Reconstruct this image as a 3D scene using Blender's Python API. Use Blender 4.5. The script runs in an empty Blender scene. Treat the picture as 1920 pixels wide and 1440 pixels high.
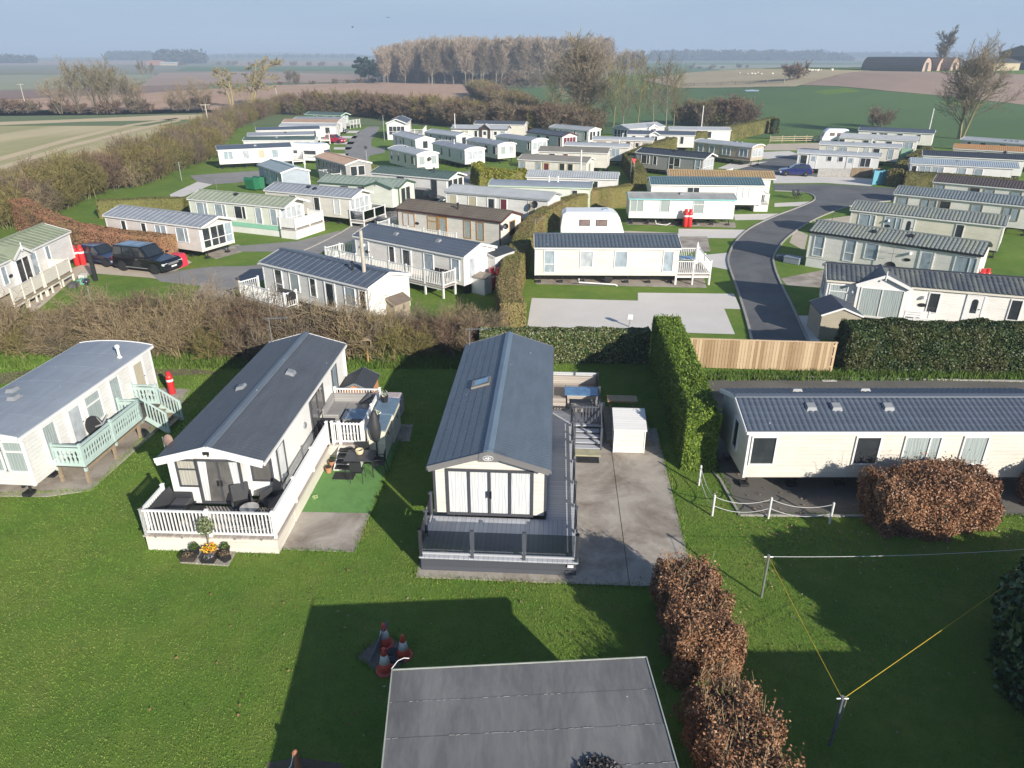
HAZE = 0.00052; SKYS = .10; SUNE = 4.6; EXPO = .72; SKYDUST = 0.2
import bpy, math, random, re
import numpy as np
from math import sin, cos, tan, atan, atan2, radians, degrees, hypot, pi
from mathutils import Vector, Matrix, noise

SC = bpy.context.scene
COL = SC.collection
RND = random.Random(11)
rng = np.random.default_rng(5)

# ------------------------------------------------------------------ camera geometry (metres)
FPX = 1332.0; HZ = 106.0; PITCH = atan((720 - HZ) / FPX); CAMH = 14.4
SUN_EL = radians(22.0); SUN_AZ = (0.58, -0.81)
ZE = 2.65; ZB = 0.68

def hill(x, y):
    def S(t, a, b):
        t = min(1, max(0, (t - a) / (b - a))); return t * t * (3 - 2 * t)
    d = y
    h = 8.5 * S(x, 60, 150) * S(y, 175, 300) * (1 - S(y, 430, 700)) * (1 - .5 * S(x, 350, 700))
    h += 10 * S(d, 900, 3000)
    h += 26 * math.exp(-((x + 1250) / 500) ** 2 - ((y - 4200) / 450) ** 2)
    h += 22 * math.exp(-((x - 2100) / 700) ** 2 - ((y - 4300) / 500) ** 2)
    h += 14 * math.exp(-((x - 300) / 900) ** 2 - ((y - 4600) / 500) ** 2)
    return h

def ray(px, py):
    u = (px - 960) / FPX; v = (py - 720) / FPX
    return u, cos(PITCH) - v * sin(PITCH), -sin(PITCH) - v * cos(PITCH)

def G(px, py, z=0.0):
    dx, dy, dz = ray(px, py)
    t = (z - CAMH) / dz
    return Vector((dx * t, dy * t, z))

def GT(px, py, lift=0.0):
    """a point on the terrain seen in that direction"""
    dx, dy, dz = ray(px, py)
    t = 5.0
    while t < 7000:
        x, y, z = dx * t, dy * t, CAMH + dz * t
        if z <= hill(x, y): break
        t *= 1.004
    return Vector((dx * t, dy * t, hill(dx * t, dy * t) + lift))

# ------------------------------------------------------------------ materials
MATS = {}
def nt(name):
    m = bpy.data.materials.new(name); m.use_nodes = True
    n = m.node_tree; n.nodes.clear()
    out = n.nodes.new('ShaderNodeOutputMaterial'); b = n.nodes.new('ShaderNodeBsdfPrincipled')
    n.links.new(b.outputs[0], out.inputs[0])
    return m, n, b

def c4(c): return (c[0], c[1], c[2], 1)

class NB:
    """tiny node-graph helper"""
    def __init__(s, n): s.n = n
    def new(s, t, **kw):
        x = s.n.nodes.new(t)
        for k, v in kw.items(): setattr(x, k, v)
        return x
    def link(s, a, b): s.n.links.new(a, b)
    def coord(s, scale=(1, 1, 1), rot=(0, 0, 0)):
        tc = s.new('ShaderNodeTexCoord'); mp = s.new('ShaderNodeMapping')
        mp.inputs['Scale'].default_value = scale; mp.inputs['Rotation'].default_value = rot
        s.link(tc.outputs['Object'], mp.inputs[0]); return mp.outputs[0]
    def noise(s, vec, scale, detail=4, rough=.55, dist=0):
        t = s.new('ShaderNodeTexNoise'); t.inputs['Scale'].default_value = scale
        t.inputs['Detail'].default_value = detail; t.inputs['Roughness'].default_value = rough
        t.inputs['Distortion'].default_value = dist
        s.link(vec, t.inputs['Vector']); return t.outputs[0]
    def ramp(s, fac, stops, interp='LINEAR'):
        r = s.new('ShaderNodeValToRGB'); r.color_ramp.interpolation = interp
        e = r.color_ramp.elements
        while len(e) > 1: e.remove(e[-1])
        e[0].position = stops[0][0]; e[0].color = c4(stops[0][1])
        for p, c in stops[1:]:
            k = e.new(p); k.color = c4(c)
        s.link(fac, r.inputs[0]); return r.outputs[0]
    def math(s, op, a, b=None, c=None):
        m = s.new('ShaderNodeMath', operation=op)
        for i, v in enumerate((a, b, c)):
            if v is None: continue
            if isinstance(v, (int, float)): m.inputs[i].default_value = v
            else: s.link(v, m.inputs[i])
        return m.outputs[0]
    def mix(s, fac, a, b, mode='MIX'):
        m = s.new('ShaderNodeMix', data_type='RGBA', blend_type=mode)
        for i, v in ((0, fac), (6, a), (7, b)):
            if isinstance(v, (int, float)): m.inputs[i].default_value = v
            elif isinstance(v, tuple): m.inputs[i].default_value = c4(v)
            else: s.link(v, m.inputs[i])
        return m.outputs[2]
    def bump(s, h, strength, dist, b):
        k = s.new('ShaderNodeBump'); k.inputs['Strength'].default_value = strength; k.inputs['Distance'].default_value = dist
        s.link(h, k.inputs['Height']); s.link(k.outputs[0], b.inputs['Normal'])
    def sep(s, vec):
        x = s.new('ShaderNodeSeparateXYZ'); s.link(vec, x.inputs[0]); return x.outputs

def mat(name, col, rough=.6, var=.15, ns=3.0, metal=0, bump=0, bs=40, spec=.5, stretch=(1, 1, 1)):
    if name in MATS: return MATS[name]
    m, n, b = nt(name); q = NB(n)
    v = q.coord(stretch)
    f = q.noise(v, ns, 5, .6)
    lo = tuple(c * (1 - var) for c in col); hi = tuple(min(1, c * (1 + var)) for c in col)
    q.link(q.ramp(f, [(.3, lo), (.7, hi)]), b.inputs['Base Color'])
    b.inputs['Roughness'].default_value = rough; b.inputs['Metallic'].default_value = metal
    b.inputs['Specular IOR Level'].default_value = spec
    if bump: q.bump(q.noise(q.coord(), bs, 3), bump, .02, b)
    MATS[name] = m; return m

def siding(name, col, pitch=.15, rough=.45, dirt=.11):
    if name in MATS: return MATS[name]
    m, n, b = nt(name); q = NB(n)
    v = q.coord(); z = q.sep(v)[2]
    fr = q.math('FRACT', q.math('DIVIDE', z, pitch))
    f = q.noise(q.coord((.6, .6, 2)), 1.3, 5, .65)
    base = q.ramp(f, [(.25, tuple(c * (1 - dirt * 1.6) for c in col)), (.6, col)])
    # run-off grime below the eaves; a shadow line painted along each lap
    st = q.noise(q.coord((4, 4, .3)), 1.5, 4, .6)
    grime = q.ramp(st, [(.45, (0, 0, 0)), (.8, (1, 1, 1))])
    base = q.mix(q.math('MULTIPLY', grime, dirt * 1.5), base, tuple(c * .62 for c in col))
    lap = q.math('LESS_THAN', fr, .07)
    base = q.mix(q.math('MULTIPLY', lap, .30), base, tuple(c * .45 for c in col))
    q.link(base, b.inputs['Base Color']); b.inputs['Roughness'].default_value = rough
    q.bump(fr, .9, .018, b)
    MATS[name] = m; return m

def boards(name, col, axis=0, pitch=.14, rough=.65, var=.2, gap=.07):
    if name in MATS: return MATS[name]
    m, n, b = nt(name); q = NB(n)
    v = q.coord(); a = q.sep(v)[axis]
    dv = q.math('DIVIDE', a, pitch)
    fr = q.math('FRACT', dv); fl = q.math('FLOOR', dv)
    wn = q.new('ShaderNodeTexWhiteNoise', noise_dimensions='1D'); q.link(fl, wn.inputs['W'])
    st = [1, 1, 1]; st[axis] = 12
    f = q.noise(q.coord(tuple(st)), 2.2, 5, .6)
    t = q.math('ADD', q.math('MULTIPLY', wn.outputs[0], .5), q.math('MULTIPLY', f, .5))
    base = q.ramp(t, [(.2, tuple(c * (1 - var) for c in col)), (.8, tuple(min(1, c * (1 + var)) for c in col))])
    g = q.math('LESS_THAN', fr, gap)
    base = q.mix(q.math('MULTIPLY', g, .75), base, tuple(c * .2 for c in col))
    q.link(base, b.inputs['Base Color']); b.inputs['Roughness'].default_value = rough
    q.bump(q.math('MULTIPLY', q.math('SUBTRACT', 1.0, g), 1.0), .6, .012, b)
    MATS[name] = m; return m

def roofmat(name, col, rough=.5, moss=None, mossamt=.3, metal=0, var=.16):
    if name in MATS: return MATS[name]
    m, n, b = nt(name); q = NB(n)
    f = q.noise(q.coord((.5, 2, 2)), 1.6, 6, .65)
    base = q.ramp(f, [(.25, tuple(c * (1 - var) for c in col)), (.75, tuple(min(1, c * (1 + var)) for c in col))])
    sp = q.noise(q.coord(), 14, 3, .6)
    base = q.mix(q.math('MULTIPLY', sp, .25), base, tuple(c * .55 for c in col))
    if moss:
        f2 = q.noise(q.coord((1, .4, .4)), 1.1, 5, .7)
        k = q.ramp(f2, [(.42, (0, 0, 0)), (.68, (1, 1, 1))])
        base = q.mix(q.math('MULTIPLY', k, mossamt), base, moss)
    vo = q.new('ShaderNodeTexVoronoi'); vo.inputs['Scale'].default_value = 1.3; q.link(q.coord(), vo.inputs['Vector'])
    drop = q.math('LESS_THAN', vo.outputs['Distance'], .03)
    base = q.mix(drop, base, (.7, .7, .66))
    q.link(base, b.inputs['Base Color']); b.inputs['Roughness'].default_value = rough; b.inputs['Metallic'].default_value = metal
    MATS[name] = m; return m

def leafmat(name, stops, rough=.55, patch=0, pcol=None, spec=.35, psc=.8, dark=None):
    if name in MATS: return MATS[name]
    m, n, b = nt(name); q = NB(n)
    g = q.new('ShaderNodeNewGeometry')
    k = len(stops)
    base = q.ramp(g.outputs['Random Per Island'], [(i / (k - 1), s) for i, s in enumerate(stops)])
    if patch:
        f = q.noise(q.coord(), psc, 4, .6)
        base = q.mix(q.math('MULTIPLY', q.ramp(f, [(.42, (0, 0, 0)), (.62, (1, 1, 1))]), patch), base, pcol)
    if dark:   # a second, larger patchwork of plant colour
        f = q.noise(q.coord(), dark[1], 5, .65)
        base = q.mix(q.math('MULTIPLY', q.ramp(f, [(.46, (0, 0, 0)), (.62, (1, 1, 1))]), dark[2]), base, dark[0])
    q.link(base, b.inputs['Base Color']); b.inputs['Roughness'].default_value = rough
    b.inputs['Specular IOR Level'].default_value = spec
    MATS[name] = m; return m

def glassy(name, col, rough=.06, spec=.8):
    if name in MATS: return MATS[name]
    m, n, b = nt(name); q = NB(n)
    f = q.noise(q.coord((1, 1, .6)), 3, 3)
    q.link(q.ramp(f, [(.3, tuple(c * .75 for c in col)), (.7, tuple(min(1, c * 1.2) for c in col))]), b.inputs['Base Color'])
    b.inputs['Roughness'].default_value = rough; b.inputs['Specular IOR Level'].default_value = spec
    b.inputs['Coat Weight'].default_value = .5; b.inputs['Coat Roughness'].default_value = .03
    MATS[name] = m; return m

def curtain(name, col, pitch=.11):
    """net or cloth curtain hanging just behind the pane, folds modelled as bump"""
    if name in MATS: return MATS[name]
    m, n, b = nt(name); q = NB(n)
    v = q.coord(); s = q.sep(v)
    a = q.math('ADD', s[0], s[1])
    w = q.math('ADD', q.math('DIVIDE', a, pitch), q.math('MULTIPLY', q.noise(q.coord((1, 1, .2)), 5, 2), 2.2))
    h = q.math('SINE', q.math('MULTIPLY', w, 6.283))
    f = q.noise(q.coord((9, 9, .5)), 2, 3)
    q.link(q.ramp(f, [(.3, tuple(c * .8 for c in col)), (.7, col)]), b.inputs['Base Color'])
    b.inputs['Roughness'].default_value = .7
    b.inputs['Coat Weight'].default_value = .7; b.inputs['Coat Roughness'].default_value = .03
    q.bump(h, .30, .014, b)
    MATS[name] = m; return m

WHITE = mat('white_trim', (.72, .71, .69), .4, .04)
CREAM = siding('cream_siding', (.72, .67, .59))
IVORY = siding('ivory_siding', (.74, .70, .63))
OFFW = siding('off_white_siding', (.75, .735, .70))
PINKY = siding('pale_pink_siding', (.74, .67, .62))
SAND = siding('sand_siding', (.80, .74, .62))
PALEG = siding('pale_green_siding', (.74, .76, .66))
BOOSTED_CREAM = siding('light_boosted_cream_siding', (.87, .83, .765))  # cream lightened in colour to offset weak grazing sun on turned walls
GREYW = siding('grey_siding', (.36, .35, .34))
BLUEG = siding('blue_grey_siding', (.40, .45, .50))
GREENW = siding('green_siding', (.12, .24, .17))
MINT = siding('mint_band_siding', (.30, .62, .46))
LGREY = siding('light_grey_siding', (.55, .56, .56))
FLATW = mat('smooth_white_wall', (.71, .70, .67), .4, .06, 1.2)
DARKM = mat('dark_steel', (.02, .02, .022), .6, .3)
ANTH = mat('anthracite_frame', (.060, .063, .074), .4, .1)
GALV = mat('galvanised_steel', (.42, .43, .44), .4, .12, 6, .7)
TYRE = mat('tyre_rubber', (.015, .015, .016), .8, .2)
BLACKP = mat('black_plastic', (.018, .018, .02), .45, .2)
REDB = mat('red_cylinder_paint', (.55, .03, .03), .35, .08)
ORANGEF = mat('orange_brown_frame', (.40, .21, .07), .5, .12)
TIMBER = mat('weathered_timber', (.27, .21, .14), .8, .3, 6, stretch=(1, 1, 8))
PANES = dict(d=glassy('dark_window_glass', (.035, .04, .045)), b=glassy('blue_grey_blind_glass', (.30, .36, .40), .1),  # blue-grey pane colour stands in for reflected sky
             c=curtain('white_net_curtain', (.64, .65, .645)), y=curtain('beige_curtain', (.50, .45, .33)),
             g=curtain('grey_green_curtain', (.33, .38, .37)), r=curtain('maroon_curtain', (.14, .02, .03)), w=glassy('pale_blind_glass', (.42, .45, .47), .08), i=glassy('warm_room_glass', (.11, .105, .10), .05))

# ------------------------------------------------------------------ mesh builder
class MB:
    def __init__(s): s.v = []; s.f = []; s.m = []
    def quad(s, pts, m=0):
        i = len(s.v); s.v += [tuple(p) for p in pts]; s.f.append(tuple(range(i, i + len(pts)))); s.m.append(m)
    def add(s, vs, fs, m=0):
        i = len(s.v); s.v += [tuple(p) for p in vs]; s.f += [tuple(i + k for k in f) for f in fs]; s.m += [m] * len(fs)
    BF = [(0, 3, 2, 1), (4, 5, 6, 7), (0, 1, 5, 4), (1, 2, 6, 5), (2, 3, 7, 6), (3, 0, 4, 7)]
    def box(s, x0, x1, y0, y1, z0, z1, m=0):
        s.add([(x0, y0, z0), (x1, y0, z0), (x1, y1, z0), (x0, y1, z0), (x0, y0, z1), (x1, y0, z1), (x1, y1, z1), (x0, y1, z1)], MB.BF, m)
    def bar(s, p, q, w, h, m=0, up=(0, 0, 1)):
        p = Vector(p); q = Vector(q); d = (q - p).normalized(); u = Vector(up)
        if abs(d.dot(u)) > .98: u = Vector((0, 1, 0))
        a = d.cross(u).normalized() * (w / 2); b = a.cross(d).normalized() * (h / 2)
        vs = [p - a - b, p + a - b, p + a + b, p - a + b, q - a - b, q + a - b, q + a + b, q - a + b]
        s.add(vs, [(0, 1, 2, 3), (4, 7, 6, 5), (0, 4, 5, 1), (1, 5, 6, 2), (2, 6, 7, 3), (3, 7, 4, 0)], m)
    def tube(s, pts, rad, n=6, m=0, cap=True):
        pts = [Vector(p) for p in pts]
        if isinstance(rad, (int, float)): rad = [rad] * len(pts)
        i0 = len(s.v); u = None
        for k, p in enumerate(pts):
            d = (pts[min(k + 1, len(pts) - 1)] - pts[max(k - 1, 0)])
            d = d.normalized() if d.length > 1e-9 else Vector((0, 0, 1))
            if u is None:
                u = d.cross(Vector((0, 0, 1)) if abs(d.z) < .9 else Vector((1, 0, 0))).normalized()
            else:
                u = (u - d * u.dot(d)); u = u.normalized() if u.length > 1e-6 else d.orthogonal().normalized()
            w = d.cross(u)
            for j in range(n):
                a = 2 * pi * j / n
                s.v.append(tuple(p + (u * cos(a) + w * sin(a)) * rad[k]))
        for k in range(len(pts) - 1):
            for j in range(n):
                a = i0 + k * n + j; b = i0 + k * n + (j + 1) % n
                s.f.append((a, b, b + n, a + n)); s.m.append(m)
        if cap:
            s.f.append(tuple(i0 + j for j in reversed(range(n)))); s.m.append(m)
            e = i0 + (len(pts) - 1) * n
            s.f.append(tuple(e + j for j in range(n))); s.m.append(m)
    def lathe(s, prof, c=(0, 0, 0), n=14, m=0, axis='z'):
        i0 = len(s.v); c = Vector(c)
        for r, z in prof:
            for j in range(n):
                a = 2 * pi * j / n
                o = {'z': (r * cos(a), r * sin(a), z), 'y': (r * cos(a), z, r * sin(a)), 'x': (z, r * cos(a), r * sin(a))}[axis]
                s.v.append(tuple(c + Vector(o)))
        for k in range(len(prof) - 1):
            for j in range(n):
                a = i0 + k * n + j; b = i0 + k * n + (j + 1) % n
                s.f.append((a, b, b + n, a + n)); s.m.append(m)
        s.f.append(tuple(i0 + j for j in reversed(range(n)))); s.m.append(m)
        e = i0 + (len(prof) - 1) * n
        s.f.append(tuple(e + j for j in range(n))); s.m.append(m)
    def slab(s, poly, z0, z1, m=0):
        n = len(poly); i = len(s.v)
        s.v += [(p[0], p[1], z0) for p in poly] + [(p[0], p[1], z1) for p in poly]
        s.f.append(tuple(i + k for k in reversed(range(n)))); s.f.append(tuple(i + n + k for k in range(n)))
        s.m += [m, m]
        for k in range(n):
            a = i + k; b = i + (k + 1) % n
            s.f.append((a, b, b + n, a + n)); s.m.append(m)
    def prism(s, poly, a0, a1, axis='x', m=0):
        """extrude a 2-D polygon along x (poly = y,z) or y (poly = x,z)"""
        n = len(poly); i = len(s.v)
        for a in (a0, a1):
            for p in poly: s.v.append((a, p[0], p[1]) if axis == 'x' else (p[0], a, p[1]))
        s.f.append(tuple(i + k for k in reversed(range(n)))); s.f.append(tuple(i + n + k for k in range(n))); s.m += [m, m]
        for k in range(n):
            a = i + k; b = i + (k + 1) % n
            s.f.append((a, b, b + n, a + n)); s.m.append(m)
    def build(s, name, mats, parent=None, smooth=False, bevel=0, loc=None, rz=0):
        me = bpy.data.meshes.new(name)
        me.from_pydata(s.v, [], s.f)
        if not isinstance(mats, (list, tuple)): mats = [mats]
        for m in mats: me.materials.append(m)
        if len(mats) > 1: me.polygons.foreach_set('material_index', s.m)
        if smooth: me.polygons.foreach_set('use_smooth', [True] * len(s.f))
        import bmesh
        bm = bmesh.new(); bm.from_mesh(me); bmesh.ops.recalc_face_normals(bm, faces=bm.faces); bm.to_mesh(me); bm.free()
        me.update()
        o = bpy.data.objects.new(name, me); COL.objects.link(o)
        if parent: o.parent = parent
        if loc is not None: o.location = loc
        o.rotation_euler.z = rz
        if bevel:
            b = o.modifiers.new('edge_round', 'BEVEL'); b.width = bevel; b.segments = 2; b.limit_method = 'ANGLE'; b.angle_limit = radians(40)
        return o

def tag(o, label=None, cat=None, group=None, kind=None):
    if label: o['label'] = label
    if cat: o['category'] = cat
    if group: o['group'] = group
    if kind: o['kind'] = kind
    return o

def thing(name, label, cat, loc=(0, 0, 0), rz=0, group=None):
    o = bpy.data.objects.new(name, None); COL.objects.link(o)
    o.empty_display_size = .3
    o.location = loc; o.rotation_euler = (0, 0, rz)
    return tag(o, label, cat, group)

def dup(root, loc, rz=0, label=None, group=None, scale=None):
    def cp(o, par):
        c = o.copy(); COL.objects.link(c)
        if par: c.parent = par
        for ch in list(o.children): cp(ch, c)
        return c
    r = cp(root, None); r.location = loc; r.rotation_euler = (0, 0, rz)
    if scale: r.scale = scale if isinstance(scale, tuple) else (scale,) * 3
    if label: r['label'] = label
    if group: r['group'] = group
    return r

def np_mesh(name, V, mats, parent=None, midx=None):
    """V: (n,k,3) separate faces"""
    n, k, _ = V.shape
    me = bpy.data.meshes.new(name)
    me.vertices.add(n * k); me.loops.add(n * k); me.polygons.add(n)
    me.vertices.foreach_set('co', V.reshape(-1).astype(np.float32))
    me.loops.foreach_set('vertex_index', np.arange(n * k, dtype=np.int32))
    me.polygons.foreach_set('loop_start', np.arange(0, n * k, k, dtype=np.int32))
    me.polygons.foreach_set('loop_total', np.full(n, k, dtype=np.int32))
    if not isinstance(mats, (list, tuple)): mats = [mats]
    for m in mats: me.materials.append(m)
    if midx is not None: me.polygons.foreach_set('material_index', midx.astype(np.int32))
    me.update(calc_edges=True)
    o = bpy.data.objects.new(name, me); COL.objects.link(o)
    if parent: o.parent = parent
    return o
# ------------------------------------------------------------------ caravans
PAN = dict(period=.26, prof=[(0, 0), (.05, .026), (.11, .036), (.17, .026), (.22, 0)], course=.35, step=.02)
PANF = dict(period=.20, prof=[(0, 0), (.04, .022), (.085, .03), (.13, .022), (.17, 0)], course=.30, step=.016)
TILE = dict(period=.165, prof=[(0, 0), (.04, .007), (.085, .010), (.13, .007)], course=.29, step=.010)
SHEET = dict(period=.55, prof=[(0, 0), (.02, .03), (.05, .03), (.07, 0)], course=None, step=0)
CORR = dict(period=.22, prof=[(0, 0), (.05, .03), (.11, .035), (.17, .01)], course=None, step=0)
FLAT = dict(period=3.0, prof=[(0, 0)], course=None, step=0)

def tile_slope(mb, x0, x1, e, r, st, m=0):
    """tiles laid from the eave (y,z)=e up to the ridge r between x0 and x1: a real relief surface"""
    xs = []; x = x0
    while x < x1:
        for dx, h in st['prof']:
            if x + dx < x1: xs.append((x + dx, h))
        x += st['period']
    xs.append((x1, 0))
    L = hypot(r[0] - e[0], r[1] - e[1]); d = ((r[0] - e[0]) / L, (r[1] - e[1]) / L)
    nrm = (-d[1], d[0]) if d[0] > 0 else (d[1], -d[0])
    ss = []
    if st['course']:
        s = 0
        while s < L:
            ss.append((s, st['step'])); ss.append((min(s + st['course'] * .985, L), 0)); s += st['course']
    else: ss = [(0, 0), (L, 0)]
    i0 = len(mb.v); n = len(xs)
    for s, hs in ss:
        for x, h in xs:
            k = h + hs + .004
            mb.v.append((x, e[0] + d[0] * s + nrm[0] * k, e[1] + d[1] * s + nrm[1] * k))
    for j in range(len(ss) - 1):
        for i in range(n - 1):
            a = i0 + j * n + i
            mb.f.append((a, a + 1, a + 1 + n, a + n)); mb.m.append(m)

class Frame:
    def __init__(s, A, B, z=ZE, L=None):
        a = G(*A, z) if len(A) == 2 else Vector(A); b = G(*B, z) if len(B) == 2 else Vector(B); d = (b - a); s.L = L or d.length; d.normalize()
        s.a = Vector((a.x, a.y, 0)); s.ux = d; s.uy = Vector((-d.y, d.x, 0)); s.yaw = atan2(d.y, d.x)
    def w(s, x, y, z=0): return s.a + s.ux * x + s.uy * y + Vector((0, 0, z))

KIND = dict(w=(1.15, 1.30, 2.35, (.5,), ()), s=(.80, 1.30, 2.35, (), ()), n=(.50, 1.25, 2.35, (), ()), t=(.5, 1.8, 2.35, (), ()),
            p=(.66, .92, 2.38, (), (.38,)), f=(.62, 1.0, 2.36, (), ()), b=(1.3, 1.25, 2.3, (.5,), ()), u=(.9, 1.2, 2.35, (), (.68,)),
            P=(1.9, ZB + .12, 2.4, (.5,), ()), W=(1.6, 1.3, 2.35, (.33, .66), ()), v=(1.2, 1.3, 2.35, (.7,), ()))

def window(root, o, u, n, c, w, z0, z1, mul, tra, frame, pane, fw=.055):
    """o: point on the wall line, u along wall, n outward"""
    o = Vector(o); u = Vector(u); n = Vector(n)
    def P(a, z, d): return o + u * (c + a) + n * d + Vector((0, 0, z))
    fm = MB(); h = w / 2; dep = .05
    def fb(a0, a1, zz0, zz1):
        vs = [P(a0, zz0, -.005), P(a1, zz0, -.005), P(a1, zz1, -.005), P(a0, zz1, -.005), P(a0, zz0, dep), P(a1, zz0, dep), P(a1, zz1, dep), P(a0, zz1, dep)]
        fm.add(vs, [(0, 3, 2, 1), (4, 5, 6, 7), (0, 1, 5, 4), (1, 2, 6, 5), (2, 3, 7, 6), (3, 0, 4, 7)])
    fb(-h - fw, -h, z0 - fw, z1 + fw); fb(h, h + fw, z0 - fw, z1 + fw)
    fb(-h, h, z0 - fw, z0); fb(-h, h, z1, z1 + fw)
    for k in mul: fb(-h + w * k - .025, -h + w * k + .025, z0, z1)
    prev = [-h] + [-h + w * k for k in mul] + [h]
    for k in tra:
        zz = z0 + (z1 - z0) * k
        for i in range(len(prev) - 1):
            fb(prev[i] + (.025 if i else 0), prev[i + 1] - (.025 if i < len(prev) - 2 else 0), zz - .025, zz + .025)
    fo = fm.build('window', frame, root)
    pm = MB(); pm.quad([P(-h, z0, .012), P(h, z0, .012), P(h, z1, .012), P(-h, z1, .012)])
    pm.build('pane', PANES[pane] if isinstance(pane, str) else pane, fo)
    return fo

def door(root, o, u, n, c, frame, panel, glass='w', w=.78, z0=ZB + .04, z1=2.42, full=False, arch=False):
    o = Vector(o); u = Vector(u); n = Vector(n)
    def P(a, z, d): return o + u * (c + a) + n * d + Vector((0, 0, z))
    fm = MB(); h = w / 2
    def fb(mb, a0, a1, zz0, zz1, d0, d1):
        vs = [P(a0, zz0, d0), P(a1, zz0, d0), P(a1, zz1, d0), P(a0, zz1, d0), P(a0, zz0, d1), P(a1, zz0, d1), P(a1, zz1, d1), P(a0, zz1, d1)]
        mb.add(vs, [(0, 3, 2, 1), (4, 5, 6, 7), (0, 1, 5, 4), (1, 2, 6, 5), (2, 3, 7, 6), (3, 0, 4, 7)])
    fb(fm, -h - .07, -h, z0, z1 + .07, -.005, .055); fb(fm, h, h + .07, z0, z1 + .07, -.005, .055); fb(fm, -h, h, z1, z1 + .07, -.005, .055)
    fb(fm, -h, h, z0 - .05, z0, -.005, .06)
    do = fm.build('door', frame, root)
    lm = MB(); fb(lm, -h + .01, h - .01, z0 + .01, z1 - .01, -.003, .035); lm.build('door_leaf', panel, do)
    g = MB()
    if full: g.quad([P(-h + .1, z0 + .15, .041), P(h - .1, z0 + .15, .041), P(h - .1, z1 - .12, .041), P(-h + .1, z1 - .12, .041)])
    elif arch:
        zz = z1 - .35; pts = [P(-.16, z0 + .7, .041), P(.16, z0 + .7, .041)] + [P(.16 * cos(t), zz + .16 * sin(t), .041) for t in [i * pi / 6 for i in range(7)]]
        g.quad(pts)
    else: g.quad([P(-h + .14, z0 + .95, .041), P(h - .14, z0 + .95, .041), P(h - .14, z1 - .15, .041), P(-h + .14, z1 - .15, .041)])
    g.build('door_pane', PANES[glass], do)
    hm = MB(); fb(hm, h - .13, h - .05, z0 + .93, z0 + .97, .045, .085); hm.build('handle', GALV, do)
    return do

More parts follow.
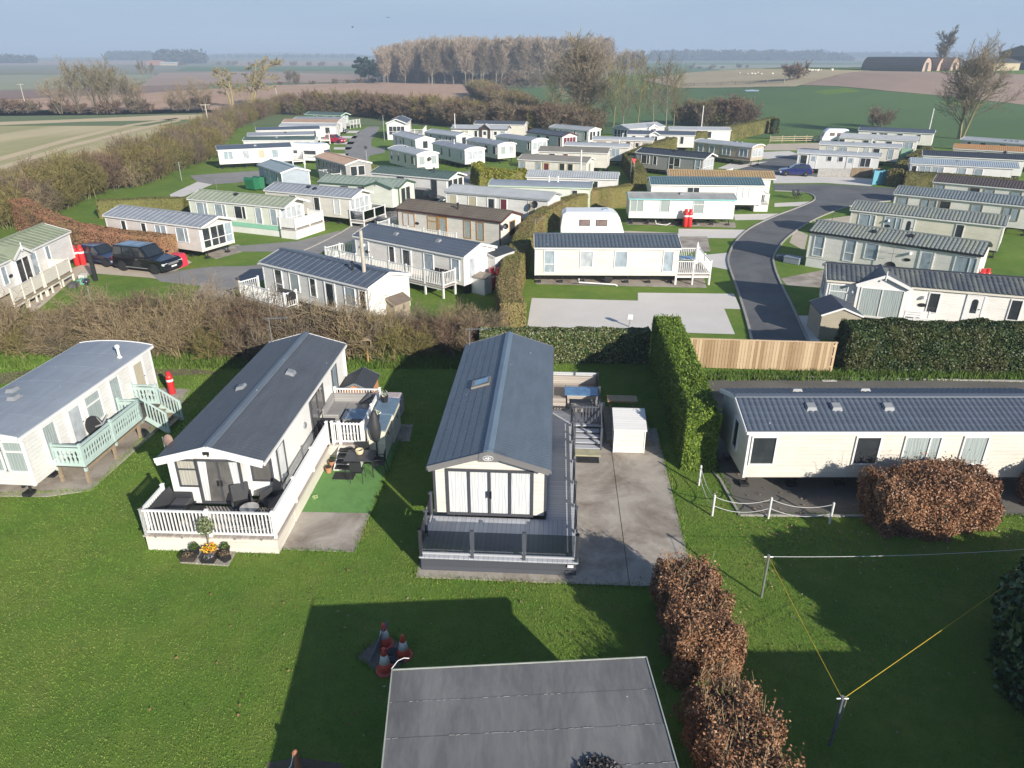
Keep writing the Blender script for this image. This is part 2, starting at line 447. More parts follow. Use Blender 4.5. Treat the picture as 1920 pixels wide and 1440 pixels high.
CARS = {}
def caravan(key, A, B, label, W=3.5, L=None, wall=OFFW, style=TILE, roof=None, rise=.5, arc=False, wins='', frame=WHITE, trim=None,
            oh=(.12, .12), skirt=None, z0=None, notch=None, vents='', ze=ZE, porch=None, band=None, cat='static caravan', gutter=None, ridge=None, chassis=True, vmat=None):
    f = Frame(A, B, ze, L); CARS[key] = f; L = f.L
    trim = trim or WHITE; zb = ZB if z0 is None else z0
    root = thing('static_caravan', label, cat, f.a, f.yaw)
    xa, xb, ya, yb = oh[0], L - oh[1], .09, W - .09
    zt = lambda y: ze + rise * (1 - (abs(y - W / 2) / (W / 2)) ** (1 if not arc else 2.2))
    # walls
    b = MB(); out = [(xa, ya), (xb, ya), (xb, yb), (xa, yb)]
    if notch: out = [(xa + notch[0], ya), (xb, ya), (xb, yb), (xa, yb), (xa, ya + notch[1]), (xa + notch[0], ya + notch[1])]
    b.slab(out, zb, ze - .07)
    n = 2 if not arc else 10
    ys = [ya + (yb - ya) * i / n for i in range(n + 1)]
    b.prism([(ya, ze - .072)] + [(y, zt(y) - .06) for y in ys] + [(yb, ze - .072)], xa + .003, xb - .003)
    b.build('walls', wall, root)
    # corner posts
    for (x, y) in ((out[:4] if not notch else out) if f.a.y < 95 else []):
        sx = -1 if x < L / 2 else 1; sy = -1 if y < W / 2 else 1
        if notch and (x, y) == out[5]: continue
        cp = MB(); cp.box(min(x + sx * .014, x - sx * .07), max(x + sx * .014, x - sx * .07), min(y + sy * .014, y - sy * .07), max(y + sy * .014, y - sy * .07), zb - .01, ze - .075); cp.build('corner_trim', trim, root)
    if band:
        bm_ = MB(); bm_.box(xa + .6, xb - .1, ya - .012, ya + .02, band[0], band[1]); bm_.build('colour_band', band[2], root)
    # roof
    r = MB(); no = 2 if not arc else 14
    yy = [W * i / no for i in range(no + 1)]
    top = [(y, zt(y)) for y in yy]; bot = [(y, zt(y) - .055) for y in reversed(yy)]
    r.prism(top + bot, 0, L)
    if not arc:
        tile_slope(r, .005, L - .005, (-.03, ze - .006), (W / 2, ze + rise), style)
        tile_slope(r, .005, L - .005, (W + .03, ze - .006), (W / 2, ze + rise), style)
    else:
        for x in [L * k / 6 for k in range(1, 6)]:
            for i in range(no): r.bar((x, yy[i], top[i][1]), (x, yy[i + 1], top[i + 1][1]), .04, .008)
    ro = r.build('roof', roof, root, smooth=False)
    if not arc:
        c = MB(); zr = ze + rise
        c.prism([(W / 2 - .16, zr - .01), (W / 2 - .15, zr + .02), (W / 2, zr + .065), (W / 2 + .15, zr + .02), (W / 2 + .16, zr - .01)], -.01, L + .01)
        c.build('ridge_cap', ridge or roof, ro)
    # fascias, barge boards, gutters
    t = MB(); bw = .16
    for y0, sg in ((-.035, -1), (W + .035, 1)):
        t.bar((0, y0, ze - .07), (L, y0, ze - .07), .05, .10)
    for x in (-.016, L + .016):
        for i in range(no):
            p = top[i]; q_ = top[i + 1]
            t.bar((x, p[0], p[1] - bw / 2 + .03), (x, q_[0], q_[1] - bw / 2 + .03), .03, bw)
    t.build('fascia', gutter or trim, root)
    # chassis or skirt
    if chassis and not skirt:
        k = MB()
        for y in (.7, W - .7): k.box(xa + .1, xb - .1, y - .04, y + .04, zb - .2, zb - .002)
        for i in range(7):
            x = xa + .3 + (xb - xa - .6) * i / 6
            k.box(x - .04, x + .04, ya + .12, yb - .12, zb - .10, zb - .004)
            for y in (.7, W - .7):
                k.box(x - .16, x + .16, y - .16, y + .16, 0, .12)
                k.tube([(x + .09, y, .12), (x + .09, y, zb - .1)], .04, 6)
        k.build('chassis', DARKM, root)
        for y in (.55, W - .55):
            kw = MB(); kw.lathe([(.26, -.1), (.31, -.07), (.31, .07), (.26, .1)], (L * .52, y, .31), 14, 0, 'y'); kw.build('wheel', TYRE, root)
    if skirt:
        k = MB(); k.slab([(xa + .03, ya + .03), (xb - .03, ya + .03), (xb - .03, yb - .03), (xa + .03, yb - .03)], 0, zb + .01); k.build('skirting', skirt, root)
    # windows and doors, "F.25wc" = near long wall, 25 %, kind w, pane c
    def face(ch):
        if ch == 'F': return (xa, ya, 0), (1, 0, 0), (0, -1, 0), xb - xa
        if ch == 'R': return (xb, ya, 0), (0, 1, 0), (1, 0, 0), yb - ya
        if ch == 'L': return (xa, yb, 0), (0, -1, 0), (-1, 0, 0), yb - ya
        if ch == 'N': return (xa + notch[0], ya + notch[1], 0), (0, -1, 0), (-1, 0, 0), notch[1]
    for w in wins.split():
        o, u, nn, len_ = face(w[0])
        mt = re.match(r'(\.\d+)([a-zA-Z])([a-z]?)', w[1:]); fr = float(mt[1]); kd = mt[2]; pn = mt[3] or 'b'
        cx = fr * len_
        if kd in 'DGA': door(root, o, u, nn, cx, frame, {'D': FLATW, 'A': FLATW, 'G': frame}[kd], pn, full=kd == 'G', arch=kd == 'A', z0=zb + .04)
        else:
            ww, a0, a1, mu, tr = KIND[kd]
            window(root, o, u, nn, cx, ww, a0, a1, mu, tr, frame, pn)
    # roof vents "x,y" or flue "x,yF"
    for v in vents.split():
        fl = v.endswith('F'); x, y = [float(q) for q in v.rstrip('F').split(',')]
        z = zt(y); k = MB()
        if fl:
            k.lathe([(.11, 0), (.09, .06), (.055, .08), (.055, .45), (.10, .46), (.10, .56), (.03, .6)], (x, y, z - .02), 12); k.build('flue', vmat or WHITE, root)
        else:
            sl = (zt(y + .15) - zt(y - .15)) / .3
            k.add([(x - .2, y - .17, z - .17 * sl), (x + .2, y - .17, z - .17 * sl), (x + .2, y + .17, z + .17 * sl), (x - .2, y + .17, z + .17 * sl),
                   (x - .15, y - .12, z - .12 * sl + .14), (x + .15, y - .12, z - .12 * sl + .14), (x + .15, y + .12, z + .12 * sl + .14), (x - .15, y + .12, z + .12 * sl + .14)], MB.BF)
            k.build('roof_vent', vmat or mat('grey_vent_plastic', (.22, .23, .24), .5, .1), root)
    if porch:
        for p in (porch if isinstance(porch, list) else [porch]): add_porch(root, f, ze, rise, W, roof, style, wall, trim, frame, **p)
    return root

def add_porch(root, f, ze, rise, W, roof, style, wall, trim, frame, x=5, w=2.4, pr=.25, pr_rise=.7, pane='c', kind='P', z=ZB, depth=None, solid=False):
    zr = ze + pr_rise; y1 = depth or (W * .5)
    b = MB(); h = w / 2
    b.prism([(x - h + .12, z), (x + h - .12, z), (x + h - .12, ze - .06), (x, zr - .09), (x - h + .12, ze - .06)], -pr + .1, .088, 'y')
    b.build('porch_walls', wall if solid else trim, root)
    r = MB()
    top = [(x - h, ze - .03), (x, zr), (x + h, ze - .03)]
    r.prism(top + [(x + h, ze - .1), (x, zr - .07), (x - h, ze - .1)], -pr - .08, y1, 'y')
    ro = r.build('porch_roof', roof, root)
    t = MB()
    for i in (0, 1):
        p, q_ = top[i], top[i + 1]
        t.bar((p[0], -pr - .096, p[1] - .05), (q_[0], -pr - .096, q_[1] - .05), .03, .17)
    t.bar((x, -pr - .12, zr - .3), (x, -pr - .12, zr + .25), .05, .05)
    t.build('porch_trim', trim, root)
    o = (x - h, -pr + .1, 0)
    if kind == 'P': window(root, o, (1, 0, 0), (0, -1, 0), h, w - .75, z + .12, 2.4, (.5,), (), frame, pane)
    elif kind == 'D': door(root, o, (1, 0, 0), (0, -1, 0), h, frame, FLATW, pane, z0=z + .04)
    elif kind == 'w': window(root, o, (1, 0, 0), (0, -1, 0), h, w * .5, 1.25, 2.35, (.5,), (), frame, pane)

R_NAVY = roofmat('navy_tile_roof', (.085, .105, .138), .5)
R_SLATE = roofmat('slate_tile_roof', (.085, .095, .11), .5)
R_STEEL = roofmat('blue_grey_steel_roof', (.10, .125, .155), .42)
R_BLACK = roofmat('black_tile_roof', (.045, .05, .06), .5)
R_TEAL = roofmat('teal_tile_roof', (.085, .145, .17), .5)
R_GREEN = roofmat('dark_green_roof', (.085, .125, .105), .5)
R_OLIVE = roofmat('olive_green_tile_roof', (.24, .27, .17), .6, (.30, .31, .24), .4)
R_LGREEN = roofmat('grey_green_tile_roof', (.31, .34, .25), .6, (.20, .22, .16), .3)
R_GREY = roofmat('mid_grey_roof', (.27, .29, .32), .55)
R_LGREY = roofmat('pale_grey_roof', (.42, .44, .46), .55, (.30, .31, .30), .3)
R_STAIN = roofmat('stained_grey_roof', (.36, .36, .35), .7, (.18, .18, .15), .6)
R_BROWN = roofmat('brown_tile_roof', (.13, .105, .08), .65, (.22, .20, .15), .35)
R_DBROWN = roofmat('dark_brown_tile_roof', (.09, .07, .065), .6)
R_TAN = roofmat('tan_roof', (.40, .27, .19), .6)
R_ORANGE = roofmat('orange_tile_roof', (.38, .26, .13), .6, (.28, .20, .11), .5)
R_MOSSY = roofmat('mossy_grey_tile_roof', (.20, .22, .21), .65, (.30, .30, .20), .5)
R_MOSSD = roofmat('mossy_dark_tile_roof', (.075, .085, .10), .6, (.24, .25, .19), .45)
R_SILVER = roofmat('silver_grey_ribbed_roof', (.40, .42, .43), .5, (.25, .26, .26), .35)
R_FELT = roofmat('old_curved_grey_roof', (.27, .30, .34), .55, (.22, .25, .28), .4)

# --- foreground four
caravan('F1', (32, 821), (285, 647), 'old white caravan with smooth curved grey roof and a pale green veranda', W=3.4, wall=OFFW, roof=R_FELT, rise=.15, arc=True,
        oh=(.2, .12), wins='F.16fg F.33Gw F.47ug F.65fg F.86Gy L.36ug L.62ug L.87ug', vents='6.9,.5F 2.6,2.0 3.3,2.6', cat='static caravan', z0=.6)
caravan('F2', (493, 867), (648, 645), 'white caravan with slate roof, dark framed French doors and white balustrade', W=3.5, wall=FLATW, style=TILE, roof=R_SLATE, rise=.5,
        frame=ANTH, oh=(.48, .15), notch=(.55, .95), wins='F.12fc F.51Gi F.60si F.82fb', vents='4.9,2.6 6.2,1.1', trim=WHITE, ridge=roofmat('blue_grey_ridge', (.12, .145, .175), .45))
caravan('F3', (1031, 883), (1036, 650), 'cream caravan with steel grey tiled roof, four pane patio front and grey decking', W=3.85, wall=IVORY, style=TILE, roof=R_STEEL, rise=.62,
        frame=ANTH, oh=(.40, .15), wins='F.25sd F.5Gd F.75sd', trim=ANTH, gutter=mat('steel_grey_fascia', (.15, .16, .17), .5, .1), vents='', ridge=roofmat('bright_steel_ridge', (.14, .19, .24), .35))
caravan('F4', (1400, 808), (1925, 808), 'cream caravan with navy pantile roof standing on dark tarmac', W=3.4, L=11.5, wall=CREAM, style=PANF, roof=R_NAVY, rise=.55,
        oh=(.15, .15), wins='F.05sd F.375sd F.545vg F.71sg F.93sd L.6nd', vents='2.55,1.05 3.45,1.05 5.3,1.05 2.6,2.6 5.2,2.7', z0=.72)

# --- left block of the park
caravan('M1', (-30, 508), (132, 433), 'white caravan with mossy olive roof and pointed porch beside the two parked cars', W=3.6, wall=OFFW, style=SHEET, roof=R_OLIVE, rise=.6,
        wins='F.17nb F.50Gb F.68nb', vents='', porch=dict(x=3.9, w=2.2, pr=.15, pr_rise=.55, kind='P', pane='d'))
caravan('M2', (192, 403), (378, 426), 'pale pink caravan with grey roof and windowed gable behind the copper hedge', W=3.5, wall=PINKY, style=SHEET, roof=R_GREY, rise=.5,
        wins='F.20nd F.42nd F.60wb F.82vb R.18pd R.42pd R.63pd R.86pb', oh=(.1, .45))
caravan('M3', (350, 372), (534, 389), 'pale caravan with grey green roof, mint green band and white boarded deck', W=3.4, wall=PALEG, style=SHEET, roof=R_LGREEN, rise=.55,
        wins='F.14vb F.35vb F.57vd F.77fb F.93fb R.15pw R.35pw R.55pw R.78pw', oh=(.1, .7), band=(.55, .95, MINT), skirt=FLATW, vents='4.6,1.3', vmat=BLACKP)
caravan('M4', (494, 356), (660, 371), 'cream caravan with plain grey roof and glass panelled front deck', W=3.4, wall=IVORY, style=SHEET, roof=R_GREY, rise=.5,
        wins='F.33sd F.62fd F.85fc R.15pw R.35pw R.58pw R.82pw', oh=(.1, .4), vents='4.5,1.2 5.4,1.0', vmat=BLACKP)
caravan('M5', (594, 341), (700, 348), 'pale green caravan with sage sheet roof turning into a cross gable', W=3.5, L=9.6, wall=PALEG, style=SHEET, roof=roofmat('sage_sheet_roof', (.25, .30, .25), .5), rise=.5, trim=mat('dark_green_trim', (.05, .10, .07), .5, .1),
        wins='F.33sd F.55sd R.25fd R.55fd', frame=ANTH, porch=dict(x=7.4, w=3.4, pr=.5, pr_rise=.5, kind='', solid=True))
caravan('M6', (694, 323), (842, 336), 'white caravan with long dark green roof and bay front above a dark parked car', W=3.6, wall=OFFW, style=SHEET, roof=R_GREEN, rise=.5, frame=ANTH,
        wins='F.40sd F.84fd R.2fd R.5fd R.8fd', oh=(.1, .4), vents='7.8,1.2F', vmat=BLACKP)
caravan('M7', (833, 359), (1029, 375), 'white caravan with silver ribbed roof and blue grey window shutters', W=3.3, wall=OFFW, style=CORR, roof=R_SILVER, rise=.42,
        wins='F.07sy F.27sy F.46Gd F.58fr F.85fy', gutter=mat('grey_gutter', (.3, .31, .32), .5, .1))
caravan('M8', (741, 391), (939, 416), 'cream caravan with mottled brown tiled roof and orange brown window frames', W=3.5, wall=IVORY, style=PAN, roof=R_BROWN, rise=.55, frame=ORANGEF,
        wins='F.12wc F.36uy F.46Gg F.70fg F.82fg R.55sd', trim=mat('maroon_trim', (.07, .02, .02), .5, .1), vents='5.8,1.0F', vmat=BLACKP)
caravan('M9', (661, 441), (870, 482), 'beige caravan with navy tiled roof above a raised white balustrade deck', W=3.5, wall=BOOSTED_CREAM, style=PAN, roof=R_NAVY, rise=.55,
        wins='F.10fb F.36nd F.50Gd F.70sb F.93fb R.25fw', vents='3.4,1.0 7.3,1.1')
caravan('M10', (486, 491), (690, 540), 'white caravan with navy sheet roof and black flue behind the scrub hedge', W=3.5, wall=OFFW, style=SHEET, roof=R_NAVY, rise=.5,
        wins='F.16pd F.32sg F.50nd F.66Gd F.84sb F.95nd', vents='7.2,1.2F', vmat=BLACKP)
caravan('M11', (482, 308), (526, 324), 'small blue grey caravan with grey roof beside the green bins', W=3.4, wall=BLUEG, style=SHEET, roof=roofmat('blue_grey_sheet_roof', (.19, .24, .27), .5), rise=.45, wins='F.3pb F.5pb F.8nd')
caravan('M12', (589, 293), (647, 309), 'brown grey lodge with flat tan roof and tall windows along the side', W=3.5, wall=GREYW, style=SHEET, roof=R_TAN, rise=.45,
        wins='F.12pd F.28pd F.4pd F.52pd F.64pd F.8pd R.3sd R.6sd')
caravan('M13', (406, 281), (547, 275), 'bright white caravan with navy roof angled across the lawn under the hedgerow', W=3.5, wall=FLATW, style=FLAT, roof=R_NAVY, rise=.4,
        wins='F.13wb F.37sw F.58sy F.77sb', vents='5.2,1.0 3.0,2.4')
caravan('M14', (454, 263), (590, 262), 'white caravan with flat green roof behind the motorhome', W=3.4, wall=OFFW, style=FLAT, roof=R_GREEN, rise=.35, wins='F.9sd', vents='5,1.2')
caravan('M15', (463, 255), (589, 252), 'white caravan with mid grey roof, second behind the motorhome', W=3.4, wall=OFFW, style=FLAT, roof=R_GREY, rise=.35, wins='F.9sd', vents='6,1.2', vmat=BLACKP)
caravan('M16', (479, 244.5), (600, 241.5), 'white caravan with dark navy roof and white end veranda in the far left row', W=3.4, wall=OFFW, style=FLAT, roof=R_NAVY, rise=.35, wins='F.9sd R.5sd')
caravan('M17', (523, 236), (630, 236), 'white caravan with pale blue grey roof in the far left row', W=3.4, wall=OFFW, style=FLAT, roof=R_LGREY, rise=.3, wins='F.85sd R.5sd')
caravan('M18', (528, 229), (632, 230), 'white caravan with tan orange roof in the far left row', W=3.4, wall=OFFW, style=FLAT, roof=R_TAN, rise=.45, wins='F.85sd R.4sd')
caravan('M18b', (549, 223), (637, 224.5), 'pale caravan with thin grey roof next to the green lodge', W=3.3, wall=LGREY, style=FLAT, roof=R_GREY, rise=.3, wins='F.8sd')
caravan('M19', (571, 214), (639, 216.7), 'green lodge with green roof and pale arched front porch at the end of the row', W=3.6, wall=GREENW, style=FLAT, roof=R_GREEN, rise=.5,
        wins='F.3sd F.6sd F.85nd R.2fw R.5fw R.8fw', oh=(.1, .6), trim=mat('pale_mint_trim', (.55, .68, .58), .5, .05))
caravan('M20', (762, 231), (773.6, 221.5), 'white lodge with slate roof and tall gable windows at the head of the road', W=3.9, L=9.5, wall=FLATW, style=FLAT, roof=R_SLATE, rise=.75,
        wins='L.2pd L.4pd L.6pd L.8pd F.3nd F.6nd', oh=(.5, .1), skirt=FLATW, z0=1.0, ze=3.0)
caravan('M21', (735, 251), (788, 264.5), 'blue shaded caravan with pale grey roof near the lodge on the inner road', W=3.4, L=10.5, wall=OFFW, style=FLAT, roof=R_LGREY, rise=.45, wins='F.15nd F.35nd F.48fd F.85nd R.5sd', vents='')
caravan('M22', (727, 278), (781, 290), 'cream ended caravan with two small front windows beside the golden hedge road', W=3.4, wall=IVORY, arc=True, roof=R_LGREY, rise=.32, wins='F.1nd F.35nd F.6nd F.85sd R.22sg R.78sg', vents='2.5,1.7 5.2,1.8')
caravan('M23', (809, 268), (871, 281), 'white caravan with pale roof and a wide white bay front', W=3.4, wall=OFFW, arc=True, roof=R_GREY, rise=.3, wins='F.3nd F.55nd F.9nb R.25sw R.5sw R.75sw', vents='5.0,1.2F')
caravan('M24', (795, 247), (855, 255), 'white caravan with light grey roof in front of the cross gabled lodge', W=3.3, wall=LGREY, style=FLAT, roof=R_LGREY, rise=.4, wins='F.2nd F.5nd F.7nd F.82nd R.5sd')
caravan('M25', (873, 262), (933, 272), 'white caravan with grey roof and a three pane front on brick piers', W=3.4, wall=IVORY, arc=True, roof=R_GREY, rise=.3, wins='F.2nd F.4nd F.65sd F.9sd R.3sg R.75sw', vents='5,1.6')
caravan('M26', (844, 241), (951, 243), 'white long lodge with pale grey roof and dark central door gable', W=3.6, wall=OFFW, style=FLAT, roof=R_LGREY, rise=.5, trim=mat('brown_black_trim', (.06, .04, .04), .5, .1),
        wins='F.25wy F.45nd F.8Dd F.93sb', porch=dict(x=6.4, w=2.2, pr=.2, pr_rise=.85, kind='D', pane='d'))
caravan('M27', (888, 232), (968, 233.5), 'cream caravan with slate roof tucked behind the long gabled lodge', W=3.6, L=10, wall=CREAM, style=FLAT, roof=R_SLATE, rise=.45, wins='R.5sd')
caravan('M28', (928, 255), (989, 263), 'pale caravan with red items on its grey roof and bowed white front', W=3.4, L=9.3, wall=OFFW, arc=True, roof=R_GREY, rise=.3, wins='F.4nd F.92nd R.2sw R.5sw R.8sw')
caravan('M29', (986, 247), (1050, 255), 'white caravan with dark slate roof and maroon curtained front windows', W=3.4, L=9.6, wall=OFFW, style=FLAT, roof=R_SLATE, rise=.5, trim=mat('maroon_brown_trim', (.10, .03, .03), .5, .1),
        wins='F.35sd F.6sd F.93fr R.2fr R.4fr R.6fr R.8fr')
caravan('M30', (1029, 238), (1097, 244), 'white caravan with pale green grey roof and tall dark end windows at the back hedge', W=3.5, L=9.6, wall=OFFW, style=FLAT, roof=R_SILVER, rise=.4, wins='F.15nd F.3nd F.65nd F.93fd R.2fd R.45fd R.8fd')
caravan('M31', (1110, 261), (1225, 264), 'long cream caravan with pale grey roof and orange brown windows behind the clipped hedge', W=3.4, wall=IVORY, arc=True, roof=R_LGREY, rise=.3, frame=ORANGEF, wins='F.15bb F.4bb F.6nd F.75Dd F.92bb', vents='4.6,1.5F')
caravan('M32', (1058, 272), (1180, 276), 'cream caravan with plain pale roof and twin window beside the clipped hedge corner', W=3.4, wall=IVORY, arc=True, roof=R_LGREY, rise=.3, wins='F.8wb', vents='7.8,1.6F')
caravan('M33', (1008, 283), (1140, 287), 'cream caravan with grey brown roof, the upper of the two brown roofed ones', W=3.5, wall=IVORY, style=FLAT, roof=roofmat('grey_brown_roof', (.22, .20, .165), .65), rise=.42, wins='F.2sd F.4fr R.5sd')
caravan('M34', (970, 298), (1101, 305), 'cream caravan with taupe roof and beige door frames, lower of the two brown roofed ones', W=3.5, wall=IVORY, style=FLAT, roof=roofmat('taupe_roof', (.26, .24, .205), .65), rise=.42, frame=mat('beige_frame', (.55, .48, .33), .5, .08), wins='F.06sb F.30fb F.42Gr F.65fd F.77fd R.4sb')
caravan('M35', (986, 331), (1159, 336), 'white caravan with silver grey pantile roof and a red pennant on its pole', W=3.4, wall=OFFW, style=PAN, roof=R_SILVER, rise=.45, wins='F.75sd')
caravan('M36', (915, 347), (1109, 352.5), 'old pale green trimmed caravan with low grey roof and two flues', W=3.3, wall=PALEG, arc=True, roof=R_FELT, rise=.28, trim=mat('pale_green_trim', (.50, .62, .46), .5, .08), wins='F.85nd', vents='6.0,1.4F 6.9,1.4F')
# --- right block
caravan('M37', (1180, 242), (1237, 237.5), 'grey glazed lodge with gabled front next to the slender bare trees', W=4.4, L=9.5, wall=LGREY, style=SHEET, roof=R_LGREY, rise=.6, wins='L.2pd L.4pd L.6pd L.8pd F.3fd', porch=dict(x=6, w=2.6, pr=.3, pr_rise=.5, kind='w', pane='d'))
caravan('M38', (1175, 251), (1304, 253.6), 'white caravan with slate blue roof and arched centre gable by the clipped hedge', W=3.5, wall=FLATW, style=FLAT, roof=R_NAVY, rise=.4, wins='F.1nd F.3sd F.6nd F.7nd F.82nd', porch=dict(x=4.6, w=1.9, pr=.2, pr_rise=.5, kind='w', pane='d'))
caravan('M39', (1255, 243), (1372, 244), 'white caravan with pale roof beyond the clipped hedge at the field edge', W=3.4, wall=FLATW, style=FLAT, roof=R_LGREY, rise=.35, wins='F.5sd F.65sd')
caravan('M40', (1301, 265), (1411, 276), 'old beige caravan with pale roof, brown stripe and green blinds', W=3.3, wall=mat('brown_beige_panel', (.42, .36, .28), .5, .1), arc=True, roof=R_LGREY, rise=.3, wins='F.12sb F.32sb F.58bb F.87bb R.3bw R.75bw', vents='6.3,1.6 7.2,1.6', band=(.9, 1.05, mat('brown_stripe', (.2, .13, .08), .5, .1)))
caravan('M41', (1191, 285), (1321, 297), 'taupe grey caravan with charcoal roof and white glazed front gable', W=3.4, L=10.4, wall=GREYW, style=FLAT, roof=R_BLACK, rise=.5, wins='F.15vd F.3nd F.55pd F.63sd F.93pb R.2pw R.5pw R.8pw', oh=(.1, .4), vents='5.2,1.3', vmat=BLACKP)
caravan('M42', (1253, 331), (1455, 335), 'cream caravan with orange pantile roof and glazed end by the road', W=3.5, wall=BOOSTED_CREAM, style=PAN, roof=R_ORANGE, rise=.5, wins='F.5sd R.3pd R.6pd', oh=(.1, .5))
caravan('M43', (1220, 345.5), (1434, 347.7), 'cream caravan with teal pantile roof and white railed end deck', W=3.5, wall=BOOSTED_CREAM, style=PAN, roof=R_TEAL, rise=.5, wins='F.38wd F.83wc R.3pd R.7pd', gutter=WHITE)
caravan('M44', (1179, 371.7), (1382, 374), 'old white caravan with weathered grey roof, aqua gutter and two red gas bottles', W=3.2, wall=FLATW, style=FLAT, roof=R_STAIN, rise=.28, wins='F.07wg F.34sg F.66ug', gutter=mat('aqua_gutter', (.25, .55, .55), .5, .1), vents='5,1.2', ze=2.5)
caravan('M45', (1002, 463.7), (1275, 464.7), 'ivory caravan with slate pantile roof beside the empty concrete pad', W=3.5, L=9.95, wall=IVORY, style=PAN, roof=roofmat('slate_blue_pantile_roof', (.085, .105, .13), .45), rise=.55, wins='F.10pb F.36sw F.60sb F.93fb', oh=(.05, .12))
caravan('R1', (1550, 524), (1920, 555), 'cream caravan with mossy black tiles and a large pointed glazed porch', W=3.6, L=11.8, wall=BOOSTED_CREAM, style=PAN, roof=R_MOSSD, rise=.55, wins='F.055ug F.485nd F.66Ad F.83nd L.3sd L.6sd', porch=dict(x=3.0, w=2.9, pr=.35, pr_rise=.62, pane='g', depth=2.2), ridge=R_BLACK, gutter=mat('cream_gutter', (.62, .58, .48), .5, .08))
caravan('R2', (1516, 433), (1844, 479), 'cream caravan with mossy grey tiled roof, wall dish and georgian windows', W=3.5, wall=BOOSTED_CREAM, style=PAN, roof=R_MOSSY, rise=.55, wins='F.07pb F.27pb F.40sb F.72Gb F.93vb', gutter=BLACKP, skirt=FLATW, vents='4.2,1.0 6.6,1.1', vmat=BLACKP)
caravan('R3', (1594, 392.5), (1887, 424), 'sand coloured caravan with grey pantile roof and white front door', W=3.5, wall=SAND, style=PAN, roof=R_MOSSY, rise=.5, wins='F.12vb F.30vb F.41Ad F.74nd', vents='')
caravan('R4', (1676, 362.5), (1920, 386), 'cream caravan with grey pantile roof and brown framed windows, next below the purple brown roof', W=3.5, L=11.2, wall=BOOSTED_CREAM, style=PAN, roof=roofmat('grey_blue_pantile_roof', (.17, .20, .21), .6), rise=.5, frame=mat('brown_beige_frame', (.33, .26, .18), .5, .1), wins='F.07sb F.27wb F.39sd F.62sb F.86wb')
caravan('R5', (1749, 340), (1920, 355), 'cream caravan with purple brown pantile roof at the right hedge', W=3.5, L=11, wall=BOOSTED_CREAM, style=PAN, roof=R_DBROWN, rise=.5, frame=mat('brown_beige_frame', (.33, .26, .18), .5, .1), wins='F.06sb F.35sd F.47sb F.68sb')
caravan('R6', (1707, 306), (1912, 316), 'white caravan with pale blue corrugated roof behind the low dark hedge', W=3.5, wall=FLATW, style=CORR, roof=roofmat('pale_blue_corrugated_roof', (.34, .39, .43), .5), rise=.45, wins='F.04nd F.15wb F.28wb F.52sb F.68sb', vents='5.2,1.2', oh=(.1, .6))
caravan('R7', (1730, 291), (1920, 300), 'white caravan with dark charcoal corrugated roof at the right edge', W=3.5, L=11.5, wall=FLATW, style=CORR, roof=R_BLACK, rise=.45, wins='F.2sd F.5sd')
caravan('R8', (1787, 278), (1920, 285), 'white caravan with bright orange corrugated roof at the right edge', W=3.5, L=11, wall=IVORY, style=CORR, roof=roofmat('bright_orange_roof', (.46, .25, .10), .55), rise=.45, wins='F.3sd F.6sd')
caravan('R9', (1800, 261), (1920, 270), 'grey caravan with pale flat roof and three roof vents under the bare tree', W=3.5, L=11, wall=LGREY, style=FLAT, roof=R_LGREY, rise=.3, wins='F.12nd F.3sd F.55sd F.8sd', vents='6,1 6.8,1 7.6,1')
caravan('R10', (1495, 286), (1652, 294), 'low white caravan with pale roof and blue door behind the blue hatchback', W=3.2, wall=FLATW, arc=True, roof=R_LGREY, rise=.28, wins='F.08sd F.2Db F.4td F.54td F.66Db F.84wd', vents='4.9,1.5 7.3,1.4F')
caravan('R11', (1536, 270), (1690, 277), 'cream caravan with pale blue grey roof and black dish on its end wall', W=3.3, wall=IVORY, arc=True, roof=R_LGREY, rise=.3, wins='F.14uw F.3wb F.6tw F.72sd F.9fb', vents='4.5,1.5 7,1.4F')
caravan('R12', (1574, 257), (1722, 264), 'cream caravan with white striped corrugated roof and bay end', W=3.5, wall=BOOSTED_CREAM, style=CORR, roof=roofmat('white_striped_roof', (.48, .49, .49), .5), rise=.45, wins='F.03sd F.35sd F.45Dd F.65sd F.9wb', vents='')
caravan('R13', (1609, 244), (1752, 250.5), 'beige caravan with navy roof standing last before the green field', W=3.5, wall=BOOSTED_CREAM, style=FLAT, roof=R_NAVY, rise=.45, wins='F.22sd F.35wd F.57sd F.82nd')
# ------------------------------------------------------------------ decks
D_TAUPE = boards('taupe_composite_decking', (.46, .40, .35), 1, .14)
D_GREY = boards('grey_composite_decking', (.44, .455, .49), 1, .15, .5, .1)
D_GREYX = boards('grey_composite_decking_across', (.44, .455, .49), 0, .15, .5, .1)
D_WOOD = boards('dark_wet_decking', (.09, .075, .06), 1, .12)
D_PINE = boards('pine_decking', (.30, .24, .16), 0, .12)
PVC = mat('white_pvc', (.73, .73, .71), .35, .03)
AQUA = mat('pale_aqua_paint', (.41, .52, .485), .55, .08)
CHAR = mat('charcoal_pvc', (.075, .08, .095), .45, .1)
def glass_tint():
    m, n, b = nt('smoked_deck_glass'); n.nodes.remove(b)
    q = NB(n); t = q.new('ShaderNodeBsdfTransparent'); t.inputs[0].default_value = (.56, .58, .61, 1)
    g = q.new('ShaderNodeBsdfGlossy'); g.inputs['Roughness'].default_value = .03; g.inputs[0].default_value = (.9, .9, .9, 1)
    mx = q.new('ShaderNodeMixShader'); fr = q.new('ShaderNodeFresnel'); fr.inputs[0].default_value = 1.5
    q.link(fr.outputs[0], mx.inputs[0]); q.link(t.outputs[0], mx.inputs[1]); q.link(g.outputs[0], mx.inputs[2])
    out = [x for x in n.nodes if x.type == 'OUTPUT_MATERIAL'][0]; q.link(mx.outputs[0], out.inputs[0]); return m
